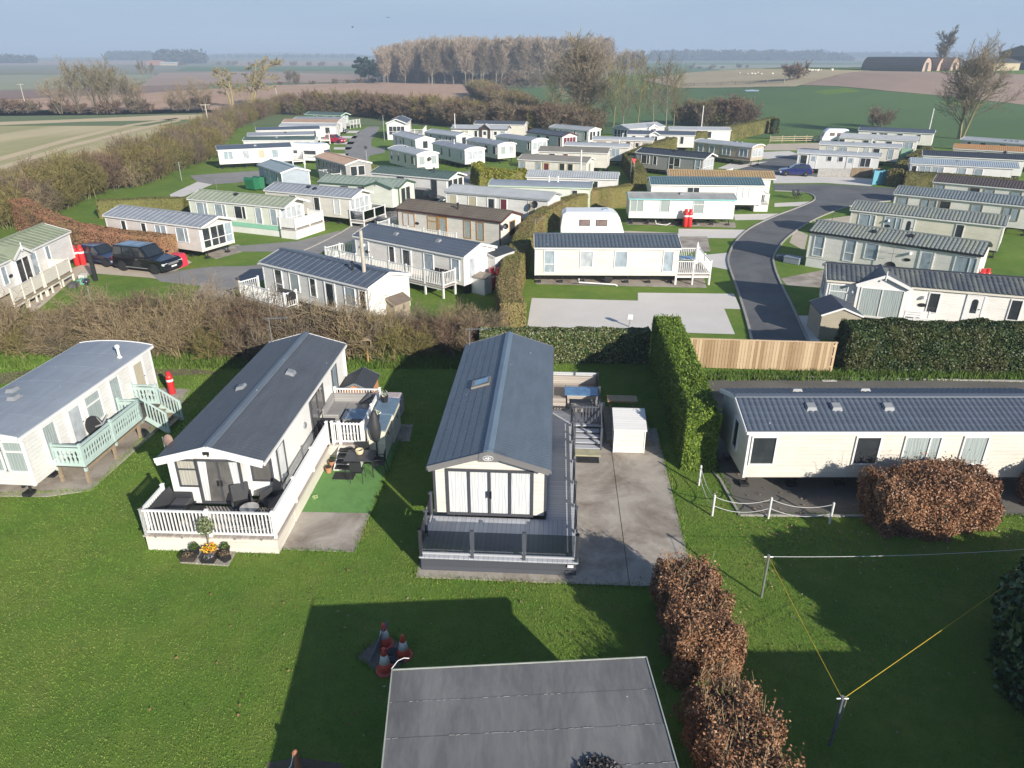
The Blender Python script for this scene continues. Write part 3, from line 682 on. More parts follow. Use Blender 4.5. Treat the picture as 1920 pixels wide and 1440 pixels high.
SMOKE = glass_tint()

def rail(root, p, q, zt, h=.95, kind='b', post=PVC, infill=None, pw=.09, pitch=.115, bz=0, first=True, maxspan=1.75):
    """one run of railing between two deck corners: posts and infill panels are separate parts"""
    p = Vector((p[0], p[1], 0)); q = Vector((q[0], q[1], 0)); L = (q - p).length; n = max(1, math.ceil(L / maxspan)); d = (q - p) / L
    for i in range(0 if first else 1, n + 1):
        c = p + d * (L * i / n); m = MB(); a = pw / 2
        m.box(c.x - a, c.x + a, c.y - a, c.y + a, bz, zt + h + .06)
        m.box(c.x - a - .015, c.x + a + .015, c.y - a - .015, c.y + a + .015, zt + h + .06, zt + h + .085)
        m.box(c.x - a * .6, c.x + a * .6, c.y - a * .6, c.y + a * .6, zt + h + .085, zt + h + .105)
        m.build('post', post, root)
    for i in range(n):
        a = p + d * (L * i / n + pw / 2); b = p + d * (L * (i + 1) / n - pw / 2); w = (b - a).length
        m = MB(); mats = [infill or post]
        if kind == 'b':
            m.bar(a + Vector((0, 0, zt + h)), b + Vector((0, 0, zt + h)), .07, .05); m.bar(a + Vector((0, 0, zt + .12)), b + Vector((0, 0, zt + .12)), .05, .06)
            k = max(2, int(w / pitch))
            for j in range(k):
                c = a + d * (w * (j + .5) / k); m.bar(c + Vector((0, 0, zt + .15)), c + Vector((0, 0, zt + h - .025)), .048, .028, up=d)
            m.build('balustrade', mats, root)
        elif kind == 'g':
            m.bar(a + Vector((0, 0, zt + .11)), b + Vector((0, 0, zt + .11)), .05, .05)
            m.build('bottom_rail', PVC if post is PVC else mat('pale_grey_rail', (.45, .46, .48), .4, .05), root)
            g = MB(); g.bar(a + d * .02 + Vector((0, 0, zt + .56)), b - d * .02 + Vector((0, 0, zt + .56)), .012, .76); g.build('glass_panel', SMOKE, root)
            if post is PVC:
                k = MB(); k.bar(a + Vector((0, 0, zt + h)), b + Vector((0, 0, zt + h)), .07, .05); k.build('top_rail', PVC, root)
        elif kind == 'p':
            m.bar(a + Vector((0, 0, zt + h * .55)), b + Vector((0, 0, zt + h * .55)), .03, h * .78); m.bar(a + Vector((0, 0, zt + h)), b + Vector((0, 0, zt + h)), .07, .05)
            m.build('panel', mats, root)
        elif kind == 'x':
            m.bar(a + Vector((0, 0, zt + h)), b + Vector((0, 0, zt + h)), .09, .05); m.bar(a + Vector((0, 0, zt + .04)), b + Vector((0, 0, zt + .04)), .05, .16); m.bar(a + Vector((0, 0, zt + h - .15)), b + Vector((0, 0, zt + h - .15)), .04, .12)
            k = max(3, int(w / .145)); z0 = zt + .10; H = h - .24
            nrm = d.cross(Vector((0, 0, 1)))
            for j in range(k):
                c0 = w * (j + .5) / k; hw = w / k * .5
                prof = [(0, .50), (.10, .86), (.22, .55), (.36, .38), (.50, .80), (.64, .38), (.78, .55), (.90, .86), (1, .50)]
                poly = [(c0 - hw * f, z0 + H * t) for t, f in prof] + [(c0 + hw * f, z0 + H * t) for t, f in reversed(prof)]
                for g in range(len(prof) - 1):
                    t0, f0 = prof[g]; t1, f1 = prof[g + 1]
                    vs = []
                    for off in (-.012, .012):
                        for (s_, t_, f_) in ((-1, t0, f0), (1, t0, f0), (1, t1, f1), (-1, t1, f1)):
                            vs.append(a + d * (c0 + s_ * hw * f_) + nrm * off + Vector((0, 0, z0 + H * t_)))
                    m.add(vs, MB.BF)
            m.build('balustrade', mats, root)

def deck(label, f, zt, rects, rails, floor, post=PVC, infill=None, kind='b', skirt=None, legs=None, pitch=.115, steps=None, h=.95, maxspan=1.75, edge=None, group=None):
    root = thing('veranda_deck', label, 'deck', f.a, f.yaw, group)
    for i, r in enumerate(rects):
        m = MB(); m.box(r[0], r[1], r[2], r[3], zt - .045, zt); m.build('deck_floor', r[4] if len(r) > 4 else floor, root)
        if skirt:
            k = MB(); e = .05; k.box(r[0] + e, r[1] - e, r[2] + e, r[3] - e, 0, zt - .05); k.build('skirting', skirt, root)
        elif legs:
            k = MB()
            nx = max(1, round((r[1] - r[0]) / 1.6))
            for j in range(nx + 1):
                for y in (r[2] + .08, r[3] - .08):
                    x = r[0] + .08 + (r[1] - r[0] - .16) * j / nx; k.box(x - .05, x + .05, y - .05, y + .05, 0, zt - .05)
            for y in (r[2] + .08, r[3] - .08): k.box(r[0] + .02, r[1] - .02, y - .025, y + .025, zt - .2, zt - .046)
            k.build('substructure', legs, root)
    for r in rails:
        pts = r[0]; kd = r[1] if len(r) > 1 else kind
        for i in range(len(pts) - 1): rail(root, pts[i], pts[i + 1], zt, h, kd, post, infill, pitch=pitch, first=(i == 0), bz=(0 if legs is post else zt - (.2 if legs else .03)), maxspan=maxspan)
    if steps:   # (x0,x1,y0,y1,n, axis sign) steps coming down along -x
        x0, x1, y0, y1, n, tread, riser = steps
        for i in range(n):
            a = x1 - (x1 - x0) * (i + 1) / n; b = x1 - (x1 - x0) * i / n; z = zt * (n - i) / (n + 1)
            k = MB(); k.box(a - .02, b + .0, y0, y1, z - .035, z); k.build('step_tread', tread, root)
            k = MB(); k.box(a + .03, a + .05, y0, y1, max(0, z - zt / (n + 1)), z - .036); k.build('step_riser', riser, root)
        for y in (y0 - .03, y1 + .03): k = MB(); k.prism([(x0, 0), (x1, 0), (x1, zt - .06), (x0, zt / (n + 1) - .02)], y - .018, y + .018, 'y'); k.build('step_stringer', post, root)
    return root

# custom front glazing of the two near caravans
def childs(lbl): return [o for o in COL.objects if o.get('label', '').startswith(lbl)][0]
r2 = childs('white caravan with slate roof, dark framed French')
window(r2, (.48, 3.41, 0), (0, -1, 0), (-1, 0, 0), .62, .62, 1.42, 2.36, (), (.66,), ANTH, curtain('patterned_pale_curtain', (.42, .40, .34)), .06)
window(r2, (.48, 3.41, 0), (0, -1, 0), (-1, 0, 0), 1.66, 1.36, .80, 2.36, (.5,), (), ANTH, 'i', .08)
for s in (-1, 1):
    cw = MB(); y = 3.41 - 1.66 + s * .52
    cw.quad([(.463, y - .06, .82), (.463, y + .14, .82), (.463, y + .14, 2.34), (.463, y - .14, 2.34)] if s > 0 else [(.463, y - .14, .82), (.463, y + .06, .82), (.463, y + .14, 2.34), (.463, y - .14, 2.34)]); cw.build('tied_curtain', PANES['c'], r2)
hd = MB()
for s in (-1, 1): hd.box(.37, .425, 1.75 + s * .06 - .015, 1.75 + s * .06 + .015, 1.45, 1.65)
hd.build('handle', BLACKP, r2)
window(r2, (1.03, 1.04, 0), (0, -1, 0), (-1, 0, 0), (.5), .62, 1.35, 2.36, (), (.68,), ANTH, 'i', .06)
pl = MB(); pl.lathe([(.10, 0), (.13, .01), (.13, .05), (.09, .07), (0.01, .075)], (4.2, .088, 1.75), 16, 0, 'y')
for v in range(len(pl.v)): pl.v[v] = (pl.v[v][0], .178 - pl.v[v][1], pl.v[v][2])
pl.build('round_lamp', GALV, r2)
fl = MB(); fl.box(-.10, -.02, 1.66, 1.86, 2.93, 3.03); fl.box(-.08, -.03, 1.7, 1.74, 2.85, 2.93); fl.build('floodlight', BLACKP, r2)
bb = MB(); bb.bar((-.045, 0, ZE - .05), (-.045, 1.75, ZE + .42), .03, .26); bb.bar((-.045, 1.75, ZE + .42), (-.045, 3.5, ZE - .05), .03, .26); bb.build('barge_board', WHITE, r2)
dp = MB(); dp.tube([(10.1, .05, 2.5), (10.1, .05, .1)], .04, 8); dp.build('downpipe', PVC, r2)

r3 = childs('cream caravan with steel grey tiled roof')
window(r3, (.40, 3.76, 0), (0, -1, 0), (-1, 0, 0), 1.83, 2.66, .72, 2.30, (.25, .5, .75), (), ANTH, 'c', .09)
mm = MB()
for k_ in (.25, .5, .75): y_ = 3.76 - 1.83 + 1.33 - 2.66 * k_; mm.box(.335, .352, y_ - .04, y_ + .04, .72, 2.30)
mm.build('door_stile', ANTH, r3)
hd = MB()
for s in (-1, 1): hd.box(.27, .335, 1.93 + s * .05 - .012, 1.93 + s * .05 + .012, 1.35, 1.6)
hd.build('handle', BLACKP, r3)
bb = MB(); bb.bar((-.05, 0, ZE - .04), (-.05, 1.925, ZE + .56), .03, .20); bb.bar((-.05, 1.925, ZE + .56), (-.05, 3.85, ZE - .04), .03, .20)
bb.prism([(1.60, ZE + .30), (1.66, ZE + .60), (1.925, ZE + .68), (2.19, ZE + .60), (2.25, ZE + .30)], -.086, -.068); bb.build('barge_board', mat('taupe_barge_board', (.17, .165, .165), .45, .08), r3)
em = MB()
for k in range(28):
    a, b_ = 2 * pi * k / 28, 2 * pi * (k + 1) / 28
    em.bar((-.094, 1.925 + .16 * cos(a), ZE + .44 + .085 * sin(a)), (-.094, 1.925 + .16 * cos(b_), ZE + .44 + .085 * sin(b_)), .012, .012)
def seg(p, q): em.bar((-.096, 1.925 - p[0], ZE + .44 + p[1]), (-.096, 1.925 - q[0], ZE + .44 + q[1]), .014, .02)
for p, q in (((-.11, -.035), (-.05, .035)), ((-.05, .035), (-.035, -.035)), ((-.085, -.01), (-.042, -.01)),
             ((-.01, -.035), (-.003, .035)), ((-.003, .035), (.04, .03)), ((.04, .03), (.036, .004)), ((-.006, .002), (.036, .002)), ((.036, .0), (.034, -.033)), ((.034, -.033), (-.01, -.035)),
             ((.07, -.035), (.078, .02)), ((.085, .045), (.095, .05))): seg(p, q)
em.build('emblem', mat('silver_emblem', (.75, .75, .75), .3, .02), r3)
sk = MB(); sk.box(5.15, 5.75, 2.45, 3.15, 0, .1)
def on_roof(x, y): return ZE + .62 * (1 - abs(y - 1.925) / 1.925)
sk = MB()
zs = [on_roof(5, 2.35), on_roof(5, 3.05)]
sk.add([(5.2, 2.35, zs[0]), (5.85, 2.35, zs[0]), (5.85, 3.05, zs[1]), (5.2, 3.05, zs[1]), (5.2, 2.35, zs[0] + .1), (5.85, 2.35, zs[0] + .1), (5.85, 3.05, zs[1] + .1), (5.2, 3.05, zs[1] + .1)], MB.BF)
so = sk.build('skylight', mat('skylight_frame', (.25, .22, .19), .4, .1), r3)
sg = MB(); sg.quad([(5.3, 2.43, zs[0] + .09), (5.75, 2.43, zs[0] + .09), (5.75, 2.97, zs[1] + .112), (5.3, 2.97, zs[1] + .112)]); sg.v = [(x, y, z + .012) for x, y, z in sg.v]
sg.build('pane', glassy('skylight_glass', (.18, .34, .48), .05), so)
sp = MB()
for i in range(14):
    y = 1.25 + i * .05; z = ZE + .62 * (1 - abs(y - 1.925) / 1.925) + .04
    sp.tube([(.03, y, z), (.03, y, z + .12)], .004, 3)
sp.build('bird_spikes', GALV, r3)

# --- far-left veranda (pale aqua, cut-out balusters)
F1, F2, F3, F4 = CARS['F1'], CARS['F2'], CARS['F3'], CARS['F4']
for f_ in (F2, F3): f_.a = f_.a - f_.ux * .24
deck('pale aqua veranda with cut-out diamond balusters on wooden legs', F1, .72,
     [(1.35, 6.7, -1.05, .14)], [([(1.4, .1), (1.4, -1.0), (5.2, -1.0)], 'x'), ([(5.2, -1.0), (5.2, -.15)], 'x'), ([(6.62, -1.0), (6.62, .1)], 'x')], D_WOOD, AQUA, AQUA, 'x', legs=TIMBER, h=.85, steps=None, maxspan=2.0)
st = thing('wooden_steps', 'short pale aqua stair flight at the far end of the cut-out veranda', 'steps', F1.w(5.3, -1.05, 0), F1.yaw)
for i in range(3):
    k = MB(); k.box(.1, 1.2, -.28 * (i + 1), -.28 * i - .02, .54 - .18 * i - .04, .54 - .18 * i); k.build('step_tread', TIMBER, st)
for x in (.08, 1.22):
    k = MB(); k.bar((x, 0, .66), (x, -.9, .02), .04, .2); k.bar((x, 0, 1.55), (x, -.9, .9), .05, .07); k.box(x - .04, x + .04, -.94, -.86, 0, .95)
    for j in range(6): k.bar((x, -.12 - .13 * j, .6 - .1 * j), (x, -.12 - .13 * j, 1.45 - .1 * j), .05, .03)
    k.build('step_rail', AQUA, st)
# upturned table leaning on the wall
tb = thing('garden_table', 'round black table tipped on edge with grey legs out, on the aqua veranda', 'table', F1.w(3.55, -.12, .72), F1.yaw)
k = MB(); k.lathe([(.44, 0), (.46, .012), (.46, .035), (.40, .05), (.02, .05)], (0, 0, 0), 28)
ang = Matrix.Rotation(radians(68), 3, 'X')
def tip(mb, piv=(0, 0, .45)): mb.v = [tuple(ang @ Vector(v) + Vector(piv)) for v in mb.v]
tip(k); k.build('table_top', mat('black_table_top', (.03, .028, .028), .5, .2), tb)
k = MB()
k.tube([(0, 0, .05), (0, 0, .42)], .035, 8)
for a in range(4):
    t = a * pi / 2 + .5; k.tube([(0, 0, .38), (.2 * cos(t), .2 * sin(t), .45), (.42 * cos(t), .42 * sin(t), .52)], [.03, .026, .022], 6)
tip(k); k.build('table_legs', mat('grey_table_leg', (.28, .28, .29), .45, .1), tb)

def gas(loc, label, group=None, scale=1.0, dark=False):
    g = thing('gas_bottle', label, 'gas bottle', loc, 0, group)
    m = MB(); m.lathe([(.13, 0), (.16, .03), (.185, .07), (.185, 1.02), (.17, 1.10), (.10, 1.17), (.05, 1.19)], n=16); m.build('cylinder', REDB, g, smooth=True)
    m = MB(); m.lathe([(.11, 1.16), (.12, 1.17), (.12, 1.32), (.11, 1.33)], n=12); m.build('valve_guard', REDB, g)
    m = MB(); m.lathe([(.186, .78), (.188, .785), (.188, .9), (.186, .905)], n=16); m.build('paper_label', mat('label_paper', (.7, .68, .66), .6, .1), g)
    g.scale = (scale,) * 3
    return g
gas(F1.w(9.05, -.15, 0), 'red gas bottle at the far end of the curved roof caravan', scale=.85)

# --- white deck round the slate roofed caravan
ZT = .6
dk2 = deck('white balustrade deck wrapping the front and side of the slate roofed caravan', F2, ZT,
     [(-1.0, .70, -.62, 3.72), (.70, 5.0, -.62, .085), (5.0, 8.3, -2.02, .085)],
     [([(-.93, 3.62), (-.93, -.55), (5.05, -.55)],), ([(5.08, -.75), (5.08, -1.02)],), ([(5.1, -1.95), (8.2, -1.95), (8.2, -.02)],), ([(-.93, 3.62), (.45, 3.62)],)],
     D_TAUPE, PVC, PVC, 'b', skirt=siding('cream_deck_skirting', (.74, .69, .60), .2), steps=(4.05, 5.0, -1.92, -1.0, 4, BLACKP, PVC), h=.92, maxspan=2.1)
gt = MB(); 
for z in (ZT + .14, ZT + .9): gt.box(5.06, 5.11, -1.9, -1.06, z - .03, z + .03)
for j in range(7): y = -1.86 + j * .13; gt.box(5.07, 5.10, y - .028, y + .028, ZT + .1, ZT + .96)
gt.build('gate', PVC, dk2)
for i in range(5):
    y = 3.3 - i * .85; m = MB(); m.lathe([(.035, -.02), (.04, 0), (.02, .012)], (-1.005, y, ZT - .02), 8, 0, 'x'); m.build('deck_light', GALV, dk2)

WICK = mat('charcoal_rattan', (.032, .033, .037), .6, .35, 60, bump=.6, bs=90)
GREYSL = boards('grey_slat_rattan', (.30, .29, .28), 2, .085, .7, .25, .16)
CUSH = mat('dark_grey_cushion', (.06, .062, .07), .85, .15)

def L(fr, x, y, z=0): return fr.w(x, y, z)
# bench left
b = thing('garden_sofa', 'dark grey two seat rattan sofa against the left white railing', 'sofa', L(F2, -.05, 3.05, ZT), F2.yaw)
m = MB(); m.box(-.62, .62, -.30, .30, .12, .36); m.build('seat', WICK, b, bevel=.03)
m = MB(); m.prism([(.24, .3), (.36, .3), (.48, .82), (.40, .84)], -.64, .64); m.build('backrest', WICK, b, bevel=.02)
for x in (.65, -.65): m = MB(); m.box(x - .05, x + .05, -.30, .34, .12, .60); m.build('armrest', WICK, b, bevel=.03)
m = MB(); m.box(-.58, .58, -.31, .24, .36, .46); m.build('cushion', CUSH, b, bevel=.04)
for x in (-.6, .6):
    for y in (-.26, .28): m = MB(); m.box(x - .03, x + .03, y - .03, y + .03, 0, .13); m.build('leg', BLACKP, b)
b.rotation_euler.z = F2.yaw
def armchair(label, loc, rz, group=None):
    c = thing('rattan_armchair', label, 'armchair', loc, rz, group)
    m = MB(); m.box(-.26, .26, -.27, .22, .26, .38); m.build('seat', WICK, c, bevel=.03)
    m = MB(); m.prism([(.17, .3), (.27, .3), (.40, .92), (.31, .95)], -.29, .29); m.build('backrest', WICK, c, bevel=.03)
    for s in (-1, 1):
        m = MB(); m.prism([(-.27, .28), (.25, .28), (.30, .66), (-.22, .60)], s * .30 - .035, s * .30 + .035); m.build('armrest', WICK, c, bevel=.02)
    for sx in (-1, 1):
        for sy in (-1, 1):
            m = MB(); m.bar((sx * .25, sy * .2, .28), (sx * .29, sy * .26, 0), .045, .045); m.build('leg', WICK, c)
    return c
armchair('black rattan armchair left of the round glass table by the French doors', L(F2, .40, 1.0, ZT), F2.yaw - radians(62))
armchair('black rattan armchair right of the round glass table below the corner window', L(F2, .62, .12, ZT), F2.yaw - radians(132))
tb = thing('bistro_table', 'small round black table with glass top between two rattan armchairs', 'table', L(F2, -.1, .55, ZT))
m = MB(); m.lathe([(.24, 0), (.27, .05), (.2, .3), (.3, .5), (.31, .54)], n=20); m.build('table_base', WICK, tb)
m = MB(); m.lathe([(.30, .541), (.305, .545), (.30, .556), (.01, .556)], n=24); m.build('glass_top', glassy('frosted_table_glass', (.42, .40, .38), .12), tb)
def rugmat():
    m, n, b = nt('black_white_rug'); q = NB(n); v = q.coord((1, 1, 1), (0, 0, .78))
    ck = q.new('ShaderNodeTexChecker'); ck.inputs['Scale'].default_value = 14; q.link(v, ck.inputs['Vector'])
    ck.inputs['Color1'].default_value = (.02, .02, .02, 1); ck.inputs['Color2'].default_value = (.6, .58, .55, 1)
    q.link(ck.outputs[0], b.inputs['Base Color']); b.inputs['Roughness'].default_value = .9; return m
m = MB(); m.box(-.55, .75, -.85, .85, 0, .012); tag(m.build('deck_rug', rugmat(), loc=L(F2, -.2, .35, ZT), rz=F2.yaw), 'black and white patterned rug under the round glass table', 'rug')
sd = thing('side_table', 'low black wire side table next to the dark sofa', 'table', L(F2, -.05, 2.35, ZT))
m = MB(); m.box(-.24, .24, -.2, .2, .38, .40); m.build('table_top', BLACKP, sd)
m = MB()
for s in (-1, 1):
    m.tube([(-.22, s * .18, .38), (.22, s * .18, 0)], .01, 4); m.tube([(.22, s * .18, .38), (-.22, s * .18, 0)], .01, 4)
m.build('table_frame', BLACKP, sd)
m = MB(); m.box(-.3, .3, -.38, .38, 0, .02); tag(m.build('door_mat', mat('black_mat', (.02, .02, .02), .95, .3), loc=L(F2, 5.15, -.2, ZT), rz=F2.yaw), 'black door mat on the white deck before the dark side door', 'door mat')
# grey corner sofa on the terrace
b = thing('corner_sofa', 'grey slatted corner sofa on the raised terrace of the white deck', 'sofa', L(F2, 0, 0, ZT), F2.yaw)
m = MB(); m.box(6.5, 7.95, -.62, -.02, .05, .40); m.box(7.35, 7.95, -1.80, -.64, .05, .40); m.build('seat', GREYSL, b)
m = MB(); m.box(6.5, 8.02, -.015, .06, .05, .80); m.box(7.97, 8.06, -1.82, -.03, .05, .80); m.build('backrest', GREYSL, b)
m = MB(); m.box(6.42, 6.49, -.62, .02, .05, .58); m.build('armrest', GREYSL, b)
m = MB(); m.prism([(-1.75, .42), (-1.1, .42), (-1.6, .95)], 7.8, 7.94); m.build('cushion', CUSH, b, bevel=.04)
tb = thing('coffee_table', 'grey slatted coffee table with reflective blue glass top on the terrace', 'table', L(F2, 6.75, -1.25, ZT), F2.yaw)
m = MB(); m.box(-.42, .42, -.5, .45, .02, .46); m.build('table_base', GREYSL, tb)
m = MB(); m.box(-.46, .46, -.55, .5, .46, .48); m.build('glass_top', glassy('blue_reflective_glass', (.10, .14, .20), .05), tb)
b = thing('slat_bench', 'dark grey slatted bench at the front of the terrace beside the gate', 'bench', L(F2, 5.6, -1.35, ZT), F2.yaw)
m = MB(); m.box(-.22, .22, -.55, .55, .30, .36); m.build('seat', GREYSL, b)
m = MB()
for y in (-.5, .5): m.box(-.2, .2, y - .03, y + .03, 0, .30)
m.build('leg', BLACKP, b)
m = MB(); m.box(-.3, .3, -.28, .28, 0, .46); m.box(-.33, .33, -.31, .31, .46, .52); tag(m.build('storage_cube', WICK, loc=L(F2, 5.95, -.22, ZT), rz=F2.yaw), 'black rattan storage cube by the caravan wall past the dark door', 'storage box')
m = MB(); m.lathe([(.12, 0), (.17, .08), (.18, .28), (.12, .36), (.04, .38)], n=14); tag(m.build('lantern_pot', mat('glazed_black_pot', (.02, .02, .022), .15, .1), loc=L(F2, 5.5, -.3, ZT)), 'small glossy black round pot on the deck boards', 'pot')

def leaves_obj(name, centre, rad, n, size, m, parent=None, flat=1.0, seed=0, elong=1.4):
    r = np.random.default_rng(seed + n)
    d = r.normal(size=(n, 3)); d /= np.linalg.norm(d, axis=1)[:, None]
    P = np.array(centre) + d * (r.random(n) ** (1 / 2.2))[:, None] * np.array([rad, rad, rad * flat])
    return np_mesh(name, leaf_quads(P, d, size, elong, .9, r), m, parent)

def leaf_quads(P, N, size, elong, spread, r, tang=None):
    n = len(P)
    N = N + r.normal(size=(n, 3)) * spread; N /= np.linalg.norm(N, axis=1)[:, None] + 1e-9
    T = r.normal(size=(n, 3)) if tang is None else tang + r.normal(size=(n, 3)) * .45
    T -= N * (T * N).sum(1)[:, None]; T /= np.linalg.norm(T, axis=1)[:, None] + 1e-9
    B = np.cross(N, T)
    s = (size * (.65 + .7 * r.random(n)))[:, None]
    a = T * s * elong * .5; b_ = B * s * .5; bend = N * s * .12
    return np.stack([P - a, P + b_ + bend, P + a, P - b_ + bend], 1)

LF_BOX = leafmat('small_box_leaf', [(.03, .07, .012), (.06, .11, .02), (.10, .15, .03)])
LF_OLIVE = leafmat('olive_leaf', [(.12, .15, .07), (.20, .22, .11), (.09, .12, .05)])
LF_FLOW = leafmat('yellow_orange_flower', [(.75, .45, .02), (.8, .25, .02), (.8, .6, .05), (.10, .18, .03)])
LF_VIO = leafmat('violet_flower', [(.15, .12, .30), (.10, .15, .05), (.30, .25, .40)])
LF_DRY = leafmat('dry_plant', [(.12, .08, .05), (.20, .15, .10), (.07, .06, .03)])
LF_WHITE = leafmat('white_flower', [(.6, .6, .55), (.5, .5, .4), (.06, .10, .03)])
TERRA = mat('terracotta', (.42, .20, .11), .7, .15)
SOIL = mat('dark_soil', (.035, .026, .02), .95, .3)
def pot(label, loc, r, h, m, leaf=None, lr=.2, lh=.2, n=150, ls=.05, rz=0, trough=None, name='plant_pot', flat=1.0):
    p = thing(name, label, 'plant pot', loc, rz)
    k = MB()
    if trough: k.prism([(-trough / 2, h), (-trough / 2 * .9, 0), (trough / 2 * .9, 0), (trough / 2, h)], -r, r, 'y')
    else: k.lathe([(r * .72, 0), (r * .97, h * .93), (r * 1.06, h * .93), (r * 1.06, h)], n=16)
    k.build('pot', m, p)
    k = MB()
    if trough: k.box(-trough / 2 + .03, trough / 2 - .03, -r + .03, r - .03, h, h + .012)
    else: k.lathe([(r * .9, h), (r * .9, h + .01)], n=12)
    k.build('soil', SOIL, p)
    if leaf: leaves_obj('foliage', (0, 0, h + lh * .6), lr, n, ls, leaf, p, flat, seed=int(abs(loc[0] * 100)))
    return p
# triangular stone planter in front of the deck
sl = MB(); sl.slab([(-.55, 1.02), (-.42, -1.02), (.66, .05)], 0, .05); 
p0 = L(F2, -1.62, 1.55)
ss = boards('split_stone_slab', (.33, .30, .25), 0, .11, .85, .3, .12)
tri = MB(); tri.slab([tuple(G(338, 1056).xy), tuple(G(428, 1062).xy), tuple(G(447, 1029).xy), tuple(G(365, 1031).xy)], 0, .05)
tag(tri.build('stone_slab', ss), 'grey stone slab with planted pots at the foot of the white deck', 'paving')
pot('dark round pot with a green mound, left of the flower bowl', G(367, 1039, .05), .15, .24, BLACKP, LF_BOX, .14, .10, 260, .036)
pot('dark round pot with a green mound, right of the flower bowl', G(424, 1038, .05), .15, .24, BLACKP, LF_BOX, .14, .10, 260, .036)
ot = pot('brown bowl of orange and yellow pansies with a small olive tree', G(396, 1040, .05), .23, .26, mat('brown_pot', (.16, .085, .055), .5, .2), LF_FLOW, .26, .06, 260, .042, flat=.3)
k = MB(); k.tube([(0, 0, .3), (.01, .01, .75), (-.01, 0, 1.0)], [.018, .014, .01], 6); k.build('olive_stem', TIMBER, ot)
leaves_obj('olive_crown', (0, 0, 1.1), .27, 420, .05, LF_OLIVE, ot, 1.15, 3, 2.2)
pot('trough of bare dry stems at the left of the stone slab', G(354, 1049, .05), .12, .16, SOIL, LF_DRY, .16, .06, 120, .04, trough=.48, flat=.4)
pot('bowl of violet and white bedding plants at the front of the stone slab', G(393, 1051, .05), .15, .14, BLACKP, LF_VIO, .16, .04, 200, .032, trough=.44, flat=.4)
pot('trough of withered flowers at the right of the stone slab', G(421, 1048, .05), .12, .17, BLACKP, LF_DRY, .15, .06, 150, .038, trough=.42, rz=-.6, flat=.5)
# orange garden hut behind the terrace
def shed(label, loc, rz, w, d, h, hr, wallm, roofm, trimm=None, doors=0, over=.08, ridge_axis='x', name='garden_shed', cat='shed'):
    s = thing(name, label, cat, loc, rz)
    k = MB(); k.prism([(0, 0), (w, 0), (w, h), (w / 2, h + hr - .03), (0, h)], 0, d, 'y'); k.build('walls', wallm, s)
    k = MB(); k.prism([(-over, h - over * hr / w * 2 + .0), (w / 2, h + hr), (w + over, h - over * hr / w * 2), (w + over, h - over * hr / w * 2 + .05), (w / 2, h + hr + .05), (-over, h - over * hr / w * 2 + .05)], -over, d + over, 'y'); k.build('roof', roofm, s)
    k = MB()
    for y in (-over - .012, d + over + .012):
        k.bar((-over, y, h - .03), (w / 2, y, h + hr), .02, .09); k.bar((w / 2, y, h + hr), (w + over, y, h - .03), .02, .09)
    k.build('barge_board', trimm or wallm, s)
    if doors:
        k = MB(); k.box(w * .3, w * .7, -.03, -.002, .08, h - .1); dd = k.build('door', wallm, s)
        k = MB(); k.box(w * .63, w * .66, -.05, -.03, h * .45, h * .55); k.build('handle', GALV, dd)
    return s
ORW = boards('orange_stained_cladding', (.50, .24, .11), 2, .13, .7, .12, .06)
FELT = mat('black_roof_felt', (.035, .04, .047), .75, .2, 5, bump=.3, bs=120)
sh = shed('small orange stained wooden hut with black felt roof behind the terrace', L(F2, 8.75, -1.72), F2.yaw + pi / 2, 1.25, 1.6, 1.25, .32, ORW, FELT, GALV)
sh.rotation_euler.z = F2.yaw - pi / 2; sh.location = L(F2, 8.65, -.15)
gas(L(F2, 8.75, .02), 'red gas bottle half hidden between slate roofed caravan and orange hut', scale=.85)
m = MB(); m.box(-.35, .35, -.4, .4, 0, .95); tag(m.build('covered_stack', mat('dusty_pink_cover', (.42, .36, .36), .8, .15), loc=L(F2, 8.9, -2.35), rz=F2.yaw, bevel=.12), 'pinkish grey covered stack to the right of the orange hut', 'cover')
# cupboards
CUPB = siding('cream_cupboard', (.70, .67, .56), .6); CUPT = mat('blue_grey_cupboard_top', (.13, .19, .25), .35, .15)
def cupboard(label, x0, x1, y0, y1, h, zt=.0):
    c = thing('storage_cupboard', label, 'cupboard', L(F2, x0, y0), F2.yaw)
    k = MB(); k.box(0, x1 - x0, 0, y1 - y0, zt, h); k.build('carcass', CUPB, c)
    k = MB(); k.add([(-.06, -.06, h - .0), (x1 - x0 + .04, -.06, h), (x1 - x0 + .04, y1 - y0 + .02, h + .06), (-.06, y1 - y0 + .02, h + .06),
                     (-.06, -.06, h + .05), (x1 - x0 + .04, -.06, h + .05), (x1 - x0 + .04, y1 - y0 + .02, h + .11), (-.06, y1 - y0 + .02, h + .11)], MB.BF); k.build('lid', CUPT, c)
    k = MB(); k.box(.04, x1 - x0 - .04, -.02, .0 - .002, .1, h - .08); d_ = k.build('door', CUPB, c)
    k = MB(); k.box((x1 - x0) * .5, (x1 - x0) * .5 + .03, -.045, -.02, h * .6, h * .6 + .14); k.build('handle', BLACKP, d_)
cupboard('cream garden cupboard with blue grey top, the nearer of the pair beside the steps', 5.05, 6.25, -2.78, -2.1, 1.25)
cupboard('cream garden cupboard with blue grey top, the farther one nearest the orange hut', 6.32, 7.7, -2.86, -2.1, 1.3)
pot('black pot of white flowers on the nearer cupboard top', L(F2, 5.75, -2.35, 1.345), .14, .24, BLACKP, LF_WHITE, .18, .12, 150, .05)
pot('black pot of pale flowers on the farther cupboard top', L(F2, 7.3, -2.35, 1.395), .17, .28, BLACKP, LF_WHITE, .18, .1, 130, .05)
